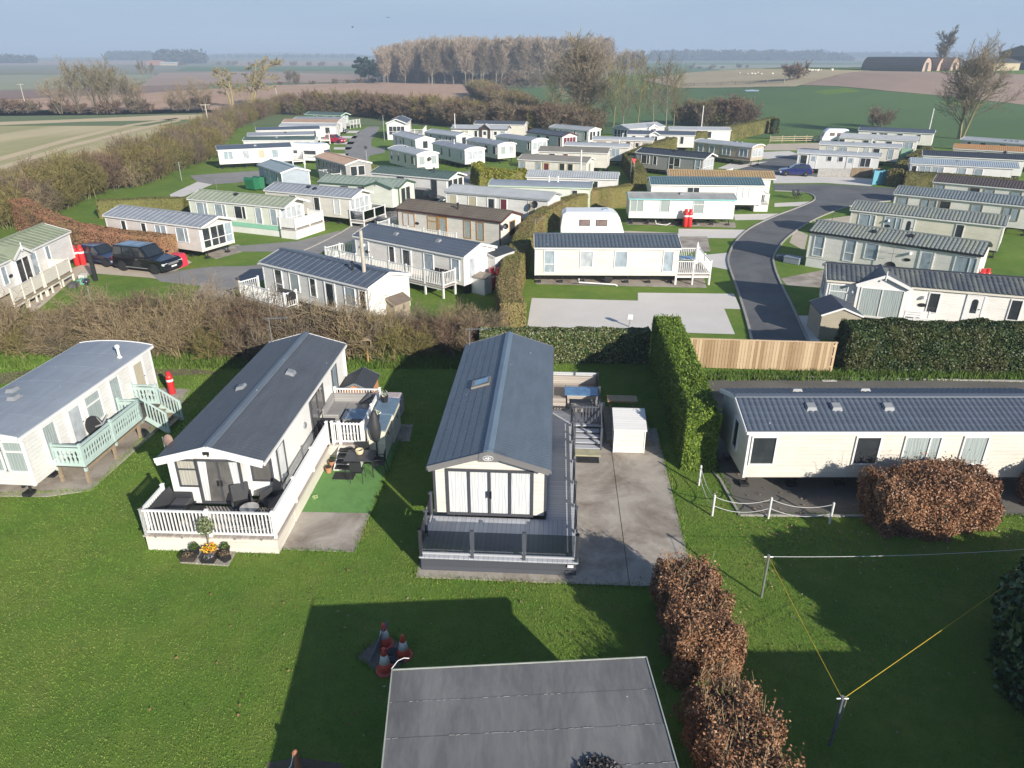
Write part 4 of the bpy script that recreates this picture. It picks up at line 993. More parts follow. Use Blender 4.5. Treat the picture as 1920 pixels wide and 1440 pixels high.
# folded parasol
u = thing('folded_parasol', 'black covered parasol standing folded beside the cream cupboard', 'parasol', L(F2, 5.0, -2.45))
m = MB(); m.lathe([(.30, 0), (.30, .06), (.06, .10)], n=16); m.build('base', BLACKP, u)
m = MB(); m.tube([(0, 0, .05), (0, 0, 1.0)], .025, 8); m.build('pole', BLACKP, u)
m = MB(); m.lathe([(.05, .78), (.17, .95), (.23, 1.25), (.22, 1.5), (.13, 1.95), (.03, 2.18)], n=11); m.build('cover', mat('black_parasol_cover', (.03, .031, .034), .6, .2, bump=.5, bs=8), u, smooth=True)
# metal table and chairs on the artificial grass
def mesh_mat():
    return mat('black_metal_mesh', (.022, .023, .025), .5, .2)
MM = mesh_mat()
tc = L(F2, 4.05, -2.05); t = thing('patio_table', 'black metal square table on the artificial grass', 'table', tc, F2.yaw)
m = MB(); m.box(-.42, .42, -.55, .55, .70, .72); m.build('table_top', mat('grey_mesh_top', (.055, .057, .06), .5, .2), t)
for sx in (-1, 1):
    for sy in (-1, 1):
        m = MB(); m.tube([(sx * .38, sy * .5, .70), (sx * .42, sy * .54, 0)], .016, 6); m.build('leg', MM, t)
def mchair(label, loc, rz):
    c = thing('patio_chair', label, 'chair', loc, rz)
    m = MB(); m.box(-.21, .21, -.21, .2, .42, .435); m.build('seat', MM, c)
    m = MB(); m.box(-.2, .2, .21, .225, .5, .88)
    for s in (-1, 1): m.tube([(s * .21, .2, .42), (s * .21, .24, .92)], .012, 5)
    m.build('backrest', MM, c)
    for sx in (-1, 1):
        m = MB(); m.tube([(sx * .21, -.19, .64), (sx * .23, -.24, 0)], .012, 5); m.build('leg', MM, c)
        m = MB(); m.tube([(sx * .21, .2, .43), (sx * .23, .27, 0)], .012, 5); m.build('leg', MM, c)
        m = MB(); m.tube([(sx * .22, -.2, .64), (sx * .22, .21, .66)], .014, 5); m.build('armrest', MM, c)
mchair('black metal patio chair on the near side of the square table', L(F2, 3.45, -2.05), F2.yaw + radians(92))
mchair('black metal patio chair at the right end of the square table', L(F2, 4.05, -2.75), F2.yaw + radians(185))
mchair('black metal patio chair behind the square table by the parasol foot', L(F2, 4.6, -2.0), F2.yaw - radians(85))
m = MB(); m.lathe([(.07, 0), (.13, .03), (.16, .16), (.15, .2), (.13, .2), (.12, .08), (.01, .06)], n=18); tag(m.build('ceramic_bowl', mat('cream_ceramic', (.62, .50, .32), .3, .2), loc=L(F2, 4.15, -2.0, .72), smooth=True), 'cream and brown ceramic bowl on the black patio table', 'bowl')
pot('terracotta pot at the foot of the white steps, nearer the lawn', L(F2, 3.95, -.80), .13, .24, TERRA)
pot('terracotta pot at the foot of the white steps, close to the first tread', L(F2, 4.4, -.80), .13, .24, TERRA)
pot('dark pot with an evergreen beside the covered parasol', L(F2, 4.72, -2.05), .16, .26, BLACKP, LF_BOX, .2, .2, 160, .06)
m = MB(); m.box(-.25, .25, -.4, .4, 0, .015); tag(m.build('door_mat', mat('black_mat', (.02, .02, .02), .95), loc=L(F2, 3.7, -1.45, .012), rz=F2.yaw), 'black mat on the artificial grass below the white steps', 'door mat')
hs = MB(); hs.tube([L(F2, 2.2 + .12 * sin(i * .9), -.78 - .1 * cos(i * 1.3), .02 + .05 * (i % 2)) for i in range(12)], .014, 5)
tag(hs.build('garden_hose', mat('pale_green_hose', (.42, .52, .24), .5, .1)), 'tangled pale green hose on the turf beside the white deck', 'hose')
# TV aerials
def aerial(label, loc, h, rz=0, kind='h', base=0):
    a = thing('tv_aerial', label, 'aerial', loc, rz)
    m = MB(); m.tube([(0, 0, base), (0, 0, h)], .02, 5); m.build('mast', GALV, a)
    m = MB(); m.tube([(-.15, 0, h - .05), (.85, 0, h)], .013, 4)
    for i in range(9): x = -.1 + i * .115; m.tube([(x, -.14, h - .05 + .05 * i / 9), (x, .14, h - .05 + .05 * i / 9)], .006, 3)
    m.build('antenna', GALV, a)
    return a
aerial('tall thin television aerial at the back corner of the slate roofed caravan', L(F2, 10.4, 3.3), 3.9, F2.yaw - radians(90))
m = thing('satellite_dish', 'brown grey satellite dish on a pole at the left eave of the slate roofed caravan', 'dish', L(F2, 1.3, 3.75))
k = MB(); k.tube([(0, 0, .3), (0, 0, 2.9)], .022, 6); k.build('pole', GALV, m)
k = MB(); k.lathe([(.02, 0), (.11, .02), (.2, .06), (.21, .06), (.11, .01), (.02, -.02)], (0, 0, 0), 18); rot = Matrix.Rotation(radians(72), 3, 'X') @ Matrix.Rotation(0, 3, 'Z'); k.v = [tuple(Matrix.Rotation(radians(80), 3, 'Z') @ (rot @ Vector(v)) + Vector((.12, 0, 2.75))) for v in k.v]
k.build('dish', mat('rusty_grey_dish', (.22, .15, .12), .6, .3), m)
aerial('television aerial with twin bars at the back left of the grey roofed caravan', L(F3, 10.55, 3.7), 3.5, F3.yaw - radians(90))

# --- grey deck of the steel roofed caravan
ZT3 = .55
dk3 = deck('grey composite deck with smoked glass front, charcoal posts and side steps', F3, ZT3,
     [(-1.55, .60, -.92, 3.92, D_GREY), (.60, 7.3, -.92, .085, D_GREYX), (7.3, 10.7, -2.12, .085, D_GREYX)],
     [([(-1.48, 3.86), (-1.48, -.86)], 'g'), ([(-1.48, -.86), (7.2, -.86)], 'g'), ([(-1.48, 3.86), (.5, 3.86)], 'g'), ([(7.4, -2.05), (10.6, -2.05)], 'g'), ([(10.6, -2.05), (10.6, -.0)], 'p')],
     D_GREY, CHAR, mat('pale_grey_panel', (.5, .51, .52), .5, .05), 'g', skirt=boards('charcoal_skirting', (.07, .075, .09), 2, .2, .5, .1, .05), steps=(6.2, 7.25, -2.0, -1.0, 4, D_GREYX, CHAR), h=.9, maxspan=1.68)
gt = MB()
for z in (ZT3 + .14, ZT3 + .86): gt.box(7.24, 7.29, -1.98, -1.02, z - .03, z + .03)
for j in range(8): y = -1.94 + j * .125; gt.box(7.25, 7.28, y - .03, y + .03, ZT3 + .1, ZT3 + .92)
gt.build('gate', CHAR, dk3)
for y in (-.97, -2.03): hr = MB(); hr.bar((7.25, y, ZT3 + .9), (6.25, y, .95), .05, .07); hr.box(6.2, 6.28, y - .04, y + .04, 0, 1.0); hr.build('step_handrail', CHAR, dk3)
lb = MB(); lb.box(-1.565, -1.56, -.78, -.60, .37, .47); lb.build('small_white_sign', mat('white_sign', (.7, .68, .72), .4, .05), dk3)
WK2 = boards('mixed_brown_rattan', (.36, .32, .28), 2, .09, .75, .25, .1)
b = thing('corner_sofa', 'brown grey rattan corner sofa at the back of the grey deck', 'sofa', L(F3, 0, 0, ZT3), F3.yaw)
m = MB(); m.box(8.7, 10.4, -.62, -.02, .05, .40); m.box(9.85, 10.4, -1.9, -.64, .05, .40); m.build('seat', WK2, b)
m = MB(); m.box(8.7, 10.45, -.015, .07, .05, .78); m.box(10.41, 10.5, -1.95, -.02, .05, .82); m.build('backrest', WK2, b)
m = MB(); m.box(8.6, 8.69, -.62, .05, .05, .56); m.build('armrest', WK2, b)
tb = thing('dining_table', 'rattan dining table with reflective blue glass top on the grey deck', 'table', L(F3, 9.15, -1.3, ZT3), F3.yaw)
m = MB(); m.box(-.32, .32, -.62, .62, .45, .66); m.build('table_base', WK2, tb)
for sx in (-1, 1):
    for sy in (-1, 1):
        m = MB(); m.box(sx * .28 - .04, sx * .28 + .04, sy * .56 - .04, sy * .56 + .04, 0, .45); m.build('leg', WK2, tb)
m = MB(); m.box(-.42, .42, -.72, .72, .661, .70); m.build('glass_top', glassy('bright_blue_reflective_glass', (.10, .20, .34), .08), tb)
b = thing('footstool', 'low rattan footstool in front of the glass topped dining table', 'stool', L(F3, 8.35, -1.3, ZT3), F3.yaw)
m = MB(); m.box(-.22, .22, -.45, .45, .18, .38); m.build('seat', WK2, b)
m = MB()
for y in (-.4, .4): m.box(-.2, .2, y - .03, y + .03, 0, .18)
m.build('leg', BLACKP, b)
# white plastic store
ws = thing('storage_shed', 'white plastic clad storage shed with sloping lid on the concrete', 'shed', L(F3, 6.0, -3.72), F3.yaw)
m = MB(); m.prism([(0, .06), (1.05, .06), (1.05, 1.40), (0, 1.10)], 0, 1.2, 'y'); m.build('walls', siding('white_shiplap_store', (.66, .65, .62), .2, .35, .06), ws)
m = MB(); m.prism([(-.1, 1.08), (1.12, 1.43), (1.12, 1.49), (-.1, 1.14)], -.05, 1.25, 'y'); m.build('lid', boards('white_ribbed_lid', (.66, .65, .63), 0, .12, .35, .03, .05), ws)
m = MB(); m.box(.03, 1.0, .05, 1.15, 0, .06); m.build('base', TIMBER, ws)
m = MB()
for y in (0, 1.2): m.box(-.02, .05, y - .02, y + .02, .06, 1.08)
m.build('corner_trim', PVC, ws)
pd = MB(); pd.box(6.8, 9.9, -4.15, -2.3, .02, .14); tag(pd.build('wooden_platform', D_PINE, loc=L(F3, 0, 0), rz=F3.yaw), 'low brown timber platform behind the white storage shed', 'platform')
pb = thing('picnic_bench', 'brown wooden bench top standing on the timber platform', 'bench', L(F3, 9.45, -3.1, .14), F3.yaw)
m = MB(); m.box(-.3, .3, -.65, .65, .60, .66); m.build('table_top', mat('varnished_pine', (.36, .23, .11), .5, .2, 4, stretch=(6, 1, 1)), pb)
m = MB()
for y in (-.5, .5): m.bar((-.25, y, 0), (.1, y, .60), .08, .05); m.bar((.25, y, 0), (-.1, y, .60), .08, .05)
m.build('leg', TIMBER, pb)
m = MB(); m.box(-.22, .22, -.42, .42, 0, .02); tag(m.build('door_mat', mat('black_mat', (.02, .02, .02), .95), loc=L(F3, 5.35, -1.5, .05), rz=F3.yaw), 'black rubber mat on the concrete before the grey deck steps', 'door mat')
m = MB(); m.box(-.24, .24, -.5, .5, 0, .05); tag(m.build('stone_step', mat('mossy_stone', (.36, .34, .22), .9, .2), loc=L(F3, 5.9, -1.5, .035), rz=F3.yaw), 'mossy pale slab at the foot of the grey deck steps', 'paving')

# --- other decks
M = CARS
deck('raised white balustrade deck along the beige caravan on tall posts', M['M9'], .75, [(-1.9, .08, -1.35, 3.0), (.08, 9.7, -1.25, .085)],
     [([(-1.8, 2.9), (-1.8, -1.15), (9.6, -1.15), (9.6, .05)],)], D_TAUPE, PVC, PVC, 'b', legs=PVC, pitch=.15, maxspan=1.9)
for i, x in enumerate((8.2, 8.65, 9.1)):
    c = thing('garden_chair', ['dark garden chair on the raised white deck, leftmost of three', 'dark garden chair on the raised white deck, middle of three', 'dark garden chair on the raised white deck, rightmost of three'][i], 'chair', M['M9'].w(x, -.35, .75), M['M9'].yaw, 'dark chairs in a row on the raised deck')
    m = MB(); m.box(-.2, .2, -.2, .2, .4, .44); m.build('seat', BLACKP, c)
    m = MB(); m.box(-.2, .2, .2, .23, .44, .85); m.build('backrest', BLACKP, c)
    m = MB()
    for sx in (-1, 1):
        for sy in (-1, 1): m.box(sx * .18 - .015, sx * .18 + .015, sy * .18 - .015, sy * .18 + .015, 0, .4)
    m.build('leg', BLACKP, c)
deck('low white picket deck hidden behind the scrub at the flued navy roof caravan', M['M10'], .5, [(-.9, 3.6, -1.2, .085)], [([(-.85, .3), (-.85, -1.1), (3.5, -1.1), (3.5, -.2)],)], D_TAUPE, PVC, PVC, 'b', legs=TIMBER, pitch=.14)
m = thing('gas_grill', 'black covered barbecue on the low white picket deck', 'barbecue', M['M10'].w(3.0, -.55, .5), M['M10'].yaw)
k = MB(); k.prism([(-.3, .45), (.3, .45), (.34, .75), (.18, .98), (-.18, .98), (-.34, .75)], -.55, .55); k.build('hood', BLACKP, m, bevel=.03)
k = MB()
for x in (-.45, .45): k.box(x - .03, x + .03, -.25, .25, 0, .45)
k.build('stand', BLACKP, m)
SHW = boards('weathered_pine_shed', (.34, .28, .20), 0, .12, .8)
shed('small weathered wooden shed with brown felt roof at the end of the navy roofed caravan', G(708, 604), M['M10'].yaw, 1.5, 1.3, 1.35, .35, SHW, mat('brown_felt', (.14, .11, .085), .8, .2), SHW, 1)
deck('white boarded deck with slotted panels at the mint banded caravan', M['M3'], .8, [(10.35, 12.1, -.2, 3.9)], [([(10.4, -.1), (12.0, -.1), (12.0, 3.8), (10.4, 3.8)], 'p')], D_TAUPE, PVC, FLATW, 'p', skirt=FLATW, maxspan=2.2)
deck('white framed deck with smoked glass panels at the plain grey roof caravan', M['M4'], .55, [(9.95, 11.6, -.1, 3.6)], [([(10.0, 0), (11.5, 0), (11.5, 3.5), (10.0, 3.5)], 'g')], D_TAUPE, PVC, None, 'g', legs=PVC, maxspan=1.9)
deck('white picket deck along the brown tiled caravan', M['M8'], .55, [(-1.3, .1, -1.1, 2.2), (.1, 7.0, -1.0, .085)], [([(-1.25, 2.1), (-1.25, -.95), (6.9, -.95)],)], D_TAUPE, PVC, PVC, 'b', legs=TIMBER, pitch=.16)
deck('cream panelled deck with stored boxes at the mossy olive roof caravan', M['M1'], .6, [(-.5, 7.0, -1.5, .085)], [([(-.4, -1.4), (3.2, -1.4)], 'p'), ([(3.4, -1.4), (6.9, -1.4), (6.9, 0)], 'p')], D_PINE, mat('cream_paint', (.66, .62, .54), .5, .08), mat('cream_panel', (.62, .57, .50), .55, .08), 'p', legs=mat('cream_paint', (.66, .62, .54), .5, .08))
deck('white balustrade end deck on posts at the ivory pantile roof caravan', M['M45'], .7, [(9.75, 12.2, .2, 4.0)], [([(9.8, .25), (12.15, .25), (12.15, 3.95), (10.6, 3.95)],)], D_TAUPE, PVC, PVC, 'b', legs=PVC, pitch=.13, maxspan=1.9)
u = thing('folded_parasol', 'white folded parasol on the end deck of the ivory caravan', 'parasol', M['M45'].w(11.35, 1.3, .7))
m = MB(); m.tube([(0, 0, 0), (0, 0, 1.0)], .03, 6); m.build('pole', PVC, u)
m = MB(); m.lathe([(.05, .3), (.12, .5), (.13, 1.3), (.09, 1.8), (.02, 2.05)], n=10); m.build('canopy', mat('white_canvas', (.72, .72, .72), .8, .05), u)
t = thing('patio_table', 'blue topped table on the end deck of the ivory caravan', 'table', M['M45'].w(10.9, 2.3, .7))
m = MB(); m.box(-.5, .5, -.4, .4, .68, .72); m.build('table_top', mat('blue_table', (.12, .22, .38), .3, .1), t)
m = MB()
for sx in (-1, 1):
    for sy in (-1, 1): m.box(sx * .42 - .02, sx * .42 + .02, sy * .33 - .02, sy * .33 + .02, 0, .68)
m.build('leg', GALV, t)
deck('small white railed deck at the road end of the teal roof caravan', M['M43'], .75, [(10.6, 12.1, .2, 3.3)], [([(10.7, .25), (12.0, .25), (12.0, 3.2)],)], D_TAUPE, PVC, PVC, 'b', skirt=FLATW, pitch=.15)
deck('white fenced patio deck at the end of the taupe grey caravan', M['M41'], .35, [(9.9, 12.8, -.3, 3.3)], [([(10.0, -.2), (12.7, -.2), (12.7, 3.2)], 'p')], D_TAUPE, PVC, FLATW, 'p', legs=PVC)
deck('white balustrade deck beside the tall white lodge', M['M20'], 1.0, [(-1.0, 7, -3.2, .08)], [([(-.9, 0), (-.9, -3.1), (6.9, -3.1)],)], D_TAUPE, PVC, PVC, 'b', skirt=FLATW, pitch=.2)
deck('white end deck at the bright white angled caravan', M['M13'], .7, [(9.95, 11.8, .2, 3.2)], [([(10.0, .25), (11.7, .25), (11.7, 3.1)],)], D_TAUPE, PVC, PVC, 'b', legs=PVC, pitch=.18)
deck('white side deck at the brown grey lodge', M['M12'], .5, [(4.0, 8.2, -1.2, .085)], [([(4.1, 0), (4.1, -1.1), (8.1, -1.1), (8.1, 0)],)], D_TAUPE, PVC, PVC, 'b', legs=PVC, pitch=.18)
deck('white end veranda in the far left row', M['M16'], .7, [(10.8, 12.6, .2, 3.2)], [([(10.9, .25), (12.5, .25), (12.5, 3.1)],)], D_TAUPE, PVC, PVC, 'b', legs=PVC, pitch=.2)
deck('pale porch deck at the front of the green lodge', M['M19'], .8, [(9.9, 12.5, -.2, 3.6)], [([(10, -.1), (12.4, -.1), (12.4, 3.5)],)], D_TAUPE, PVC, PVC, 'b', legs=PVC, pitch=.2)
deck('white picket deck with bench before the pointed porch caravan', M['R1'], .45, [(4.6, 11.6, -1.2, .085)], [([(4.7, -1.1), (9.8, -1.1)],), ([(10.6, -1.1), (11.5, -1.1)],)], D_GREYX, PVC, PVC, 'b', legs=TIMBER, pitch=.17, h=.7)
b = thing('garden_bench', 'white slatted garden bench on the picket deck by the arched door', 'bench', M['R1'].w(5.0, -.45, .45), M['R1'].yaw)
m = MB()
for j in range(3): m.box(-.65, .65, -.25 + j * .15, -.13 + j * .15, .42, .45)
m.build('seat', PVC, b)
m = MB()
for j in range(3): m.box(-.65, .65, .22, .25, .52 + j * .14, .62 + j * .14)
m.build('backrest', PVC, b)
m = MB()
for x in (-.6, .6):
    for y in (-.2, .22): m.box(x - .03, x + .03, y - .03, y + .03, 0, .42 if y < 0 else .92)
m.build('leg', PVC, b)
shed('small shed with dark blue felt roof at the corner of the dark hedge', G(1533, 636), radians(-6), 2.1, 2.3, 1.45, .42, siding('grey_beige_shed', (.40, .36, .28), .14), mat('dark_blue_felt', (.05, .06, .085), .7, .15), mat('white_barge', (.7, .7, .68), .5, .05))
c = thing('cane_chair', 'straw coloured cane chair by the glazed porch', 'chair', M['R1'].w(4.0, -1.0, 0), M['R1'].yaw)
CANE = mat('straw_cane', (.55, .46, .22), .7, .2, 20)
m = MB(); m.box(-.25, .25, -.25, .25, .38, .45); m.build('seat', CANE, c)
m = MB(); m.box(-.27, .27, .22, .28, .45, .95); m.build('backrest', CANE, c)
m = MB()
for sx in (-1, 1):
    for sy in (-1, 1): m.box(sx * .22 - .025, sx * .22 + .025, sy * .22 - .025, sy * .22 + .025, 0, .38)
m.build('leg', CANE, c)
shed('tall grey white shed with black flat roof at the clipped hedge', M['M9'].w(9.4, 2.6), M['M9'].yaw, 1.6, 2.2, 2.2, .18, siding('shaded_white_shed', (.6, .6, .6), .2), FELT)  # grey-white cladding colour of its own
m = thing('meter_cabinet', 'white storage box with taupe lid beside the raised white deck', 'storage box', M['M9'].w(10.3, .9), M['M9'].yaw)
k = MB(); k.box(0, 1.1, 0, .8, 0, 1.1); k.build('box', FLATW, m)
k = MB(); k.add([(-.05, -.06, 1.1), (1.15, -.06, 1.1), (1.15, .85, 1.25), (-.05, .85, 1.25), (-.05, -.06, 1.16), (1.15, -.06, 1.16), (1.15, .85, 1.31), (-.05, .85, 1.31)], MB.BF); k.build('lid', mat('taupe_lid', (.24, .20, .16), .5, .1), m)
gas(M['M9'].w(11.0, 2.25), 'red gas bottle behind the taupe lidded box, left one of the pair', scale=1.15)
gas(M['M9'].w(11.4, 2.45), 'red gas bottle behind the taupe lidded box, right one of the pair', scale=1.15)
gas(M['M1'].w(11.0, .2), 'red gas bottle at the corner of the olive roofed caravan, nearer the wall', scale=1.15)
gas(M['M1'].w(11.15, -.2), 'red gas bottle at the corner of the olive roofed caravan, nearer the cars', scale=1.15)
gas(G(1284, 426), 'red gas bottle before the weathered grey roof caravan, left one of the pair', scale=1.25)
gas(G(1292, 426), 'red gas bottle before the weathered grey roof caravan, right one of the pair', scale=1.25)
gas(M['R2'].w(11.35, 1.2), 'red gas bottle at the end of the mossy tiled caravan, left one of the pair', scale=1.15)
gas(M['R2'].w(11.6, 1.5), 'red gas bottle at the end of the mossy tiled caravan, right one of the pair', scale=1.15)
s = thing('satellite_dish', 'black round satellite dish on a mast with two aerials before the mossy tiled caravan', 'dish', M['R2'].w(6.0, -.25), M['R2'].yaw)
k = MB(); k.tube([(0, 0, 0), (0, 0, 2.5)], .022, 6); k.build('mast', GALV, s)
k = MB(); k.lathe([(.02, 0), (.25, .03), (.40, .11), (.41, .11), (.25, .02), (.02, -.02)], n=18); k.v = [tuple(Matrix.Rotation(radians(60), 3, 'X') @ Vector(v) + Vector((0, -.15, 1.0))) for v in k.v]; k.build('dish', BLACKP, s)
k = MB()
for z in (2.4, 1.95):
    k.tube([(-.35, 0, z), (.7, 0, z + .03)], .012, 4)
    for j in range(7): k.tube([(-.3 + j * .15, -.12, z), (-.3 + j * .15, .12, z)], .006, 3)
k.build('antenna', BLACKP, s)

# pipes and clutter under and beside the park caravans
def pipe(label, pts, r_=.05, m=PVC):
    k = MB(); k.tube(pts, r_, 6); tag(k.build('waste_pipe', m), label, 'pipe')
f = M['M45']; pipe('white waste pipes lying under the ivory pantile roof caravan', [f.w(3.1, -.05, .5), f.w(3.1, -.1, .25), f.w(4.4, -.15, .18), f.w(5.6, -.2, .12), f.w(5.75, -.2, .02)])
f = M['M44']; pipe('white bent waste pipe below the weathered grey roof caravan', [f.w(2.6, -.05, .5), f.w(2.7, -.1, .2), f.w(3.6, -.15, .1), f.w(4.0, -.15, .3)], .04)
def dish(label, loc, rz, r_=.32):
    d_ = thing('satellite_dish', label, 'dish', loc, rz); k = MB(); k.tube([(0, .25, -.1), (0, .08, 0), (0, 0, 0)], .018, 5); k.build('bracket', GALV, d_)
    k = MB(); k.lathe([(.02, 0), (r_ * .6, .03), (r_, .1), (r_ * 1.02, .1), (r_ * .6, .02), (.02, -.02)], n=16); k.v = [tuple(Matrix.Rotation(radians(75), 3, 'X') @ Vector(v) + Vector((0, -.02, 0))) for v in k.v]; k.build('dish', BLACKP, d_)
dish('small dark dish on the gable end of the cream fronted small caravan', M['M22'].w(M['M22'].L + .1, 1.8, 2.0), M['M22'].yaw + radians(90), .24)
dish('small dark dish on a pole at the corner of the brown tiled caravan', M['M8'].w(M['M8'].L + .3, .2, 2.3), M['M8'].yaw + radians(40), .22)
dish('small dark dish beside the silver ribbed roof caravan', M['M7'].w(M['M7'].L - 1.2, -.35, 2.2), M['M7'].yaw)
for i, (k_, x, l) in enumerate((('M9', 1.1, 'lamp over the wall of the beige navy roofed caravan'), ('R3', 3.1, 'lamp over the name plate of the sand coloured caravan'), ('R2', 7.0, 'lamp over the name plate of the mossy tiled caravan'), ('R1', 1.5, 'wall lamp left of the large pointed porch'), ('R1', 5.2, 'wall lamp right of the large pointed porch'))):
    f = M[k_]; t = thing('wall_lamp', 'small white ' + l, 'lamp', f.w(x, .06, 2.05), f.yaw); k = MB(); k.box(-.05, .05, -.05, .03, -.05, .12); k.build('bracket', WHITE, t); k = MB(); k.lathe([(.11, -.03), (.09, .08), (.03, .14)], (0, -.1, .0), 10); k.build('shade', WHITE, t)
for k_, x, l in (('M9', 1.35, 'beige navy roofed caravan'), ('R3', 3.1, 'sand coloured caravan'), ('R2', 6.9, 'mossy tiled caravan'), ('R1', 5.2, 'pointed porch caravan'), ('M1', 2.5, 'mossy olive roof caravan'), ('M8', 2.2, 'brown tiled caravan')):
    f = M[k_]; k = MB(); k.lathe([(.22, -.012), (.22, .012)], n=16); k.v = [(x_, z_, y_ * .5) for x_, y_, z_ in k.v]; tag(k.build('name_plate', BLACKP, loc=f.w(x, .065, 1.62), rz=f.yaw), 'oval black name plate on the wall of the ' + l, 'sign')
for k_, x, y, w_, d_, h_, col, l in (('R1', .9, -1.0, .7, .5, .6, (.03, .03, .035), 'dark planter box left of the large pointed porch'), ('R1', 9.4, -1.9, .6, .5, .5, (.35, .2, .15), 'brown tub at the right of the white picket deck'), ('R2', -.9, .4, 1.2, .8, .5, (.2, .23, .27), 'grey covered pile at the end of the mossy tiled caravan'),
      ('R2', -1.9, .9, .8, .6, .35, (.10, .12, .16), 'low dark box on the slabs by the mossy tiled caravan'), ('R4', -1.3, .6, 1.4, 1.1, .9, (.12, .14, .18), 'dark blue covered store at the road end of the grey pantile caravan'), ('M43', 11.2, 1.0, .9, .6, 1.15, (.03, .03, .035), 'black rattan seat on the small white railed deck'),
      ('M1', 6.0, -2.4, .6, .4, .35, (.10, .45, .35), 'turquoise box on the ground below the cream panelled deck'), ('M1', 5.2, -2.2, .7, .5, .3, (.08, .08, .08), 'black tub below the cream panelled deck'), ('M1', 7.4, -1.8, .5, .4, .3, (.6, .58, .54), 'white tub at the corner of the cream panelled deck'),
      ('M22', 8.9, .6, .5, .8, 1.0, (.04, .09, .07), 'dark green store beside the cream fronted small caravan'), ('M5', 9.0, -1.2, .6, .5, .4, (.1, .1, .1), 'dark box before the cross gable of the sage roof caravan')):
    f = M[k_]; k = MB(); k.box(-w_ / 2, w_ / 2, -d_ / 2, d_ / 2, 0, h_ * .85); k.box(-w_ / 2 - .03, w_ / 2 + .03, -d_ / 2 - .03, d_ / 2 + .03, h_ * .85, h_); tag(k.build('storage_box', mat('box_%02x%02x%02x' % tuple(int(c * 255) for c in col), col, .6, .15), loc=f.w(x, y, .45 if 'railed' in l else 0), rz=f.yaw, bevel=.03), l, 'box')
# ------------------------------------------------------------------ hedges of leaves
def lumps(P, f):
    x, y, z = P[:, 0] * f, P[:, 1] * f, P[:, 2] * f
    return (np.sin(1.7 * x + 2.1 * y + .5) * np.sin(1.3 * y - 2.0 * z + 1.1) + .6 * np.sin(3.9 * x - 1.2 * z) * np.sin(4.3 * y + 2.7 * z) + .4 * np.sin(7.7 * x + 5.1 * z + .3) * np.sin(8.3 * y - 6.1 * z))

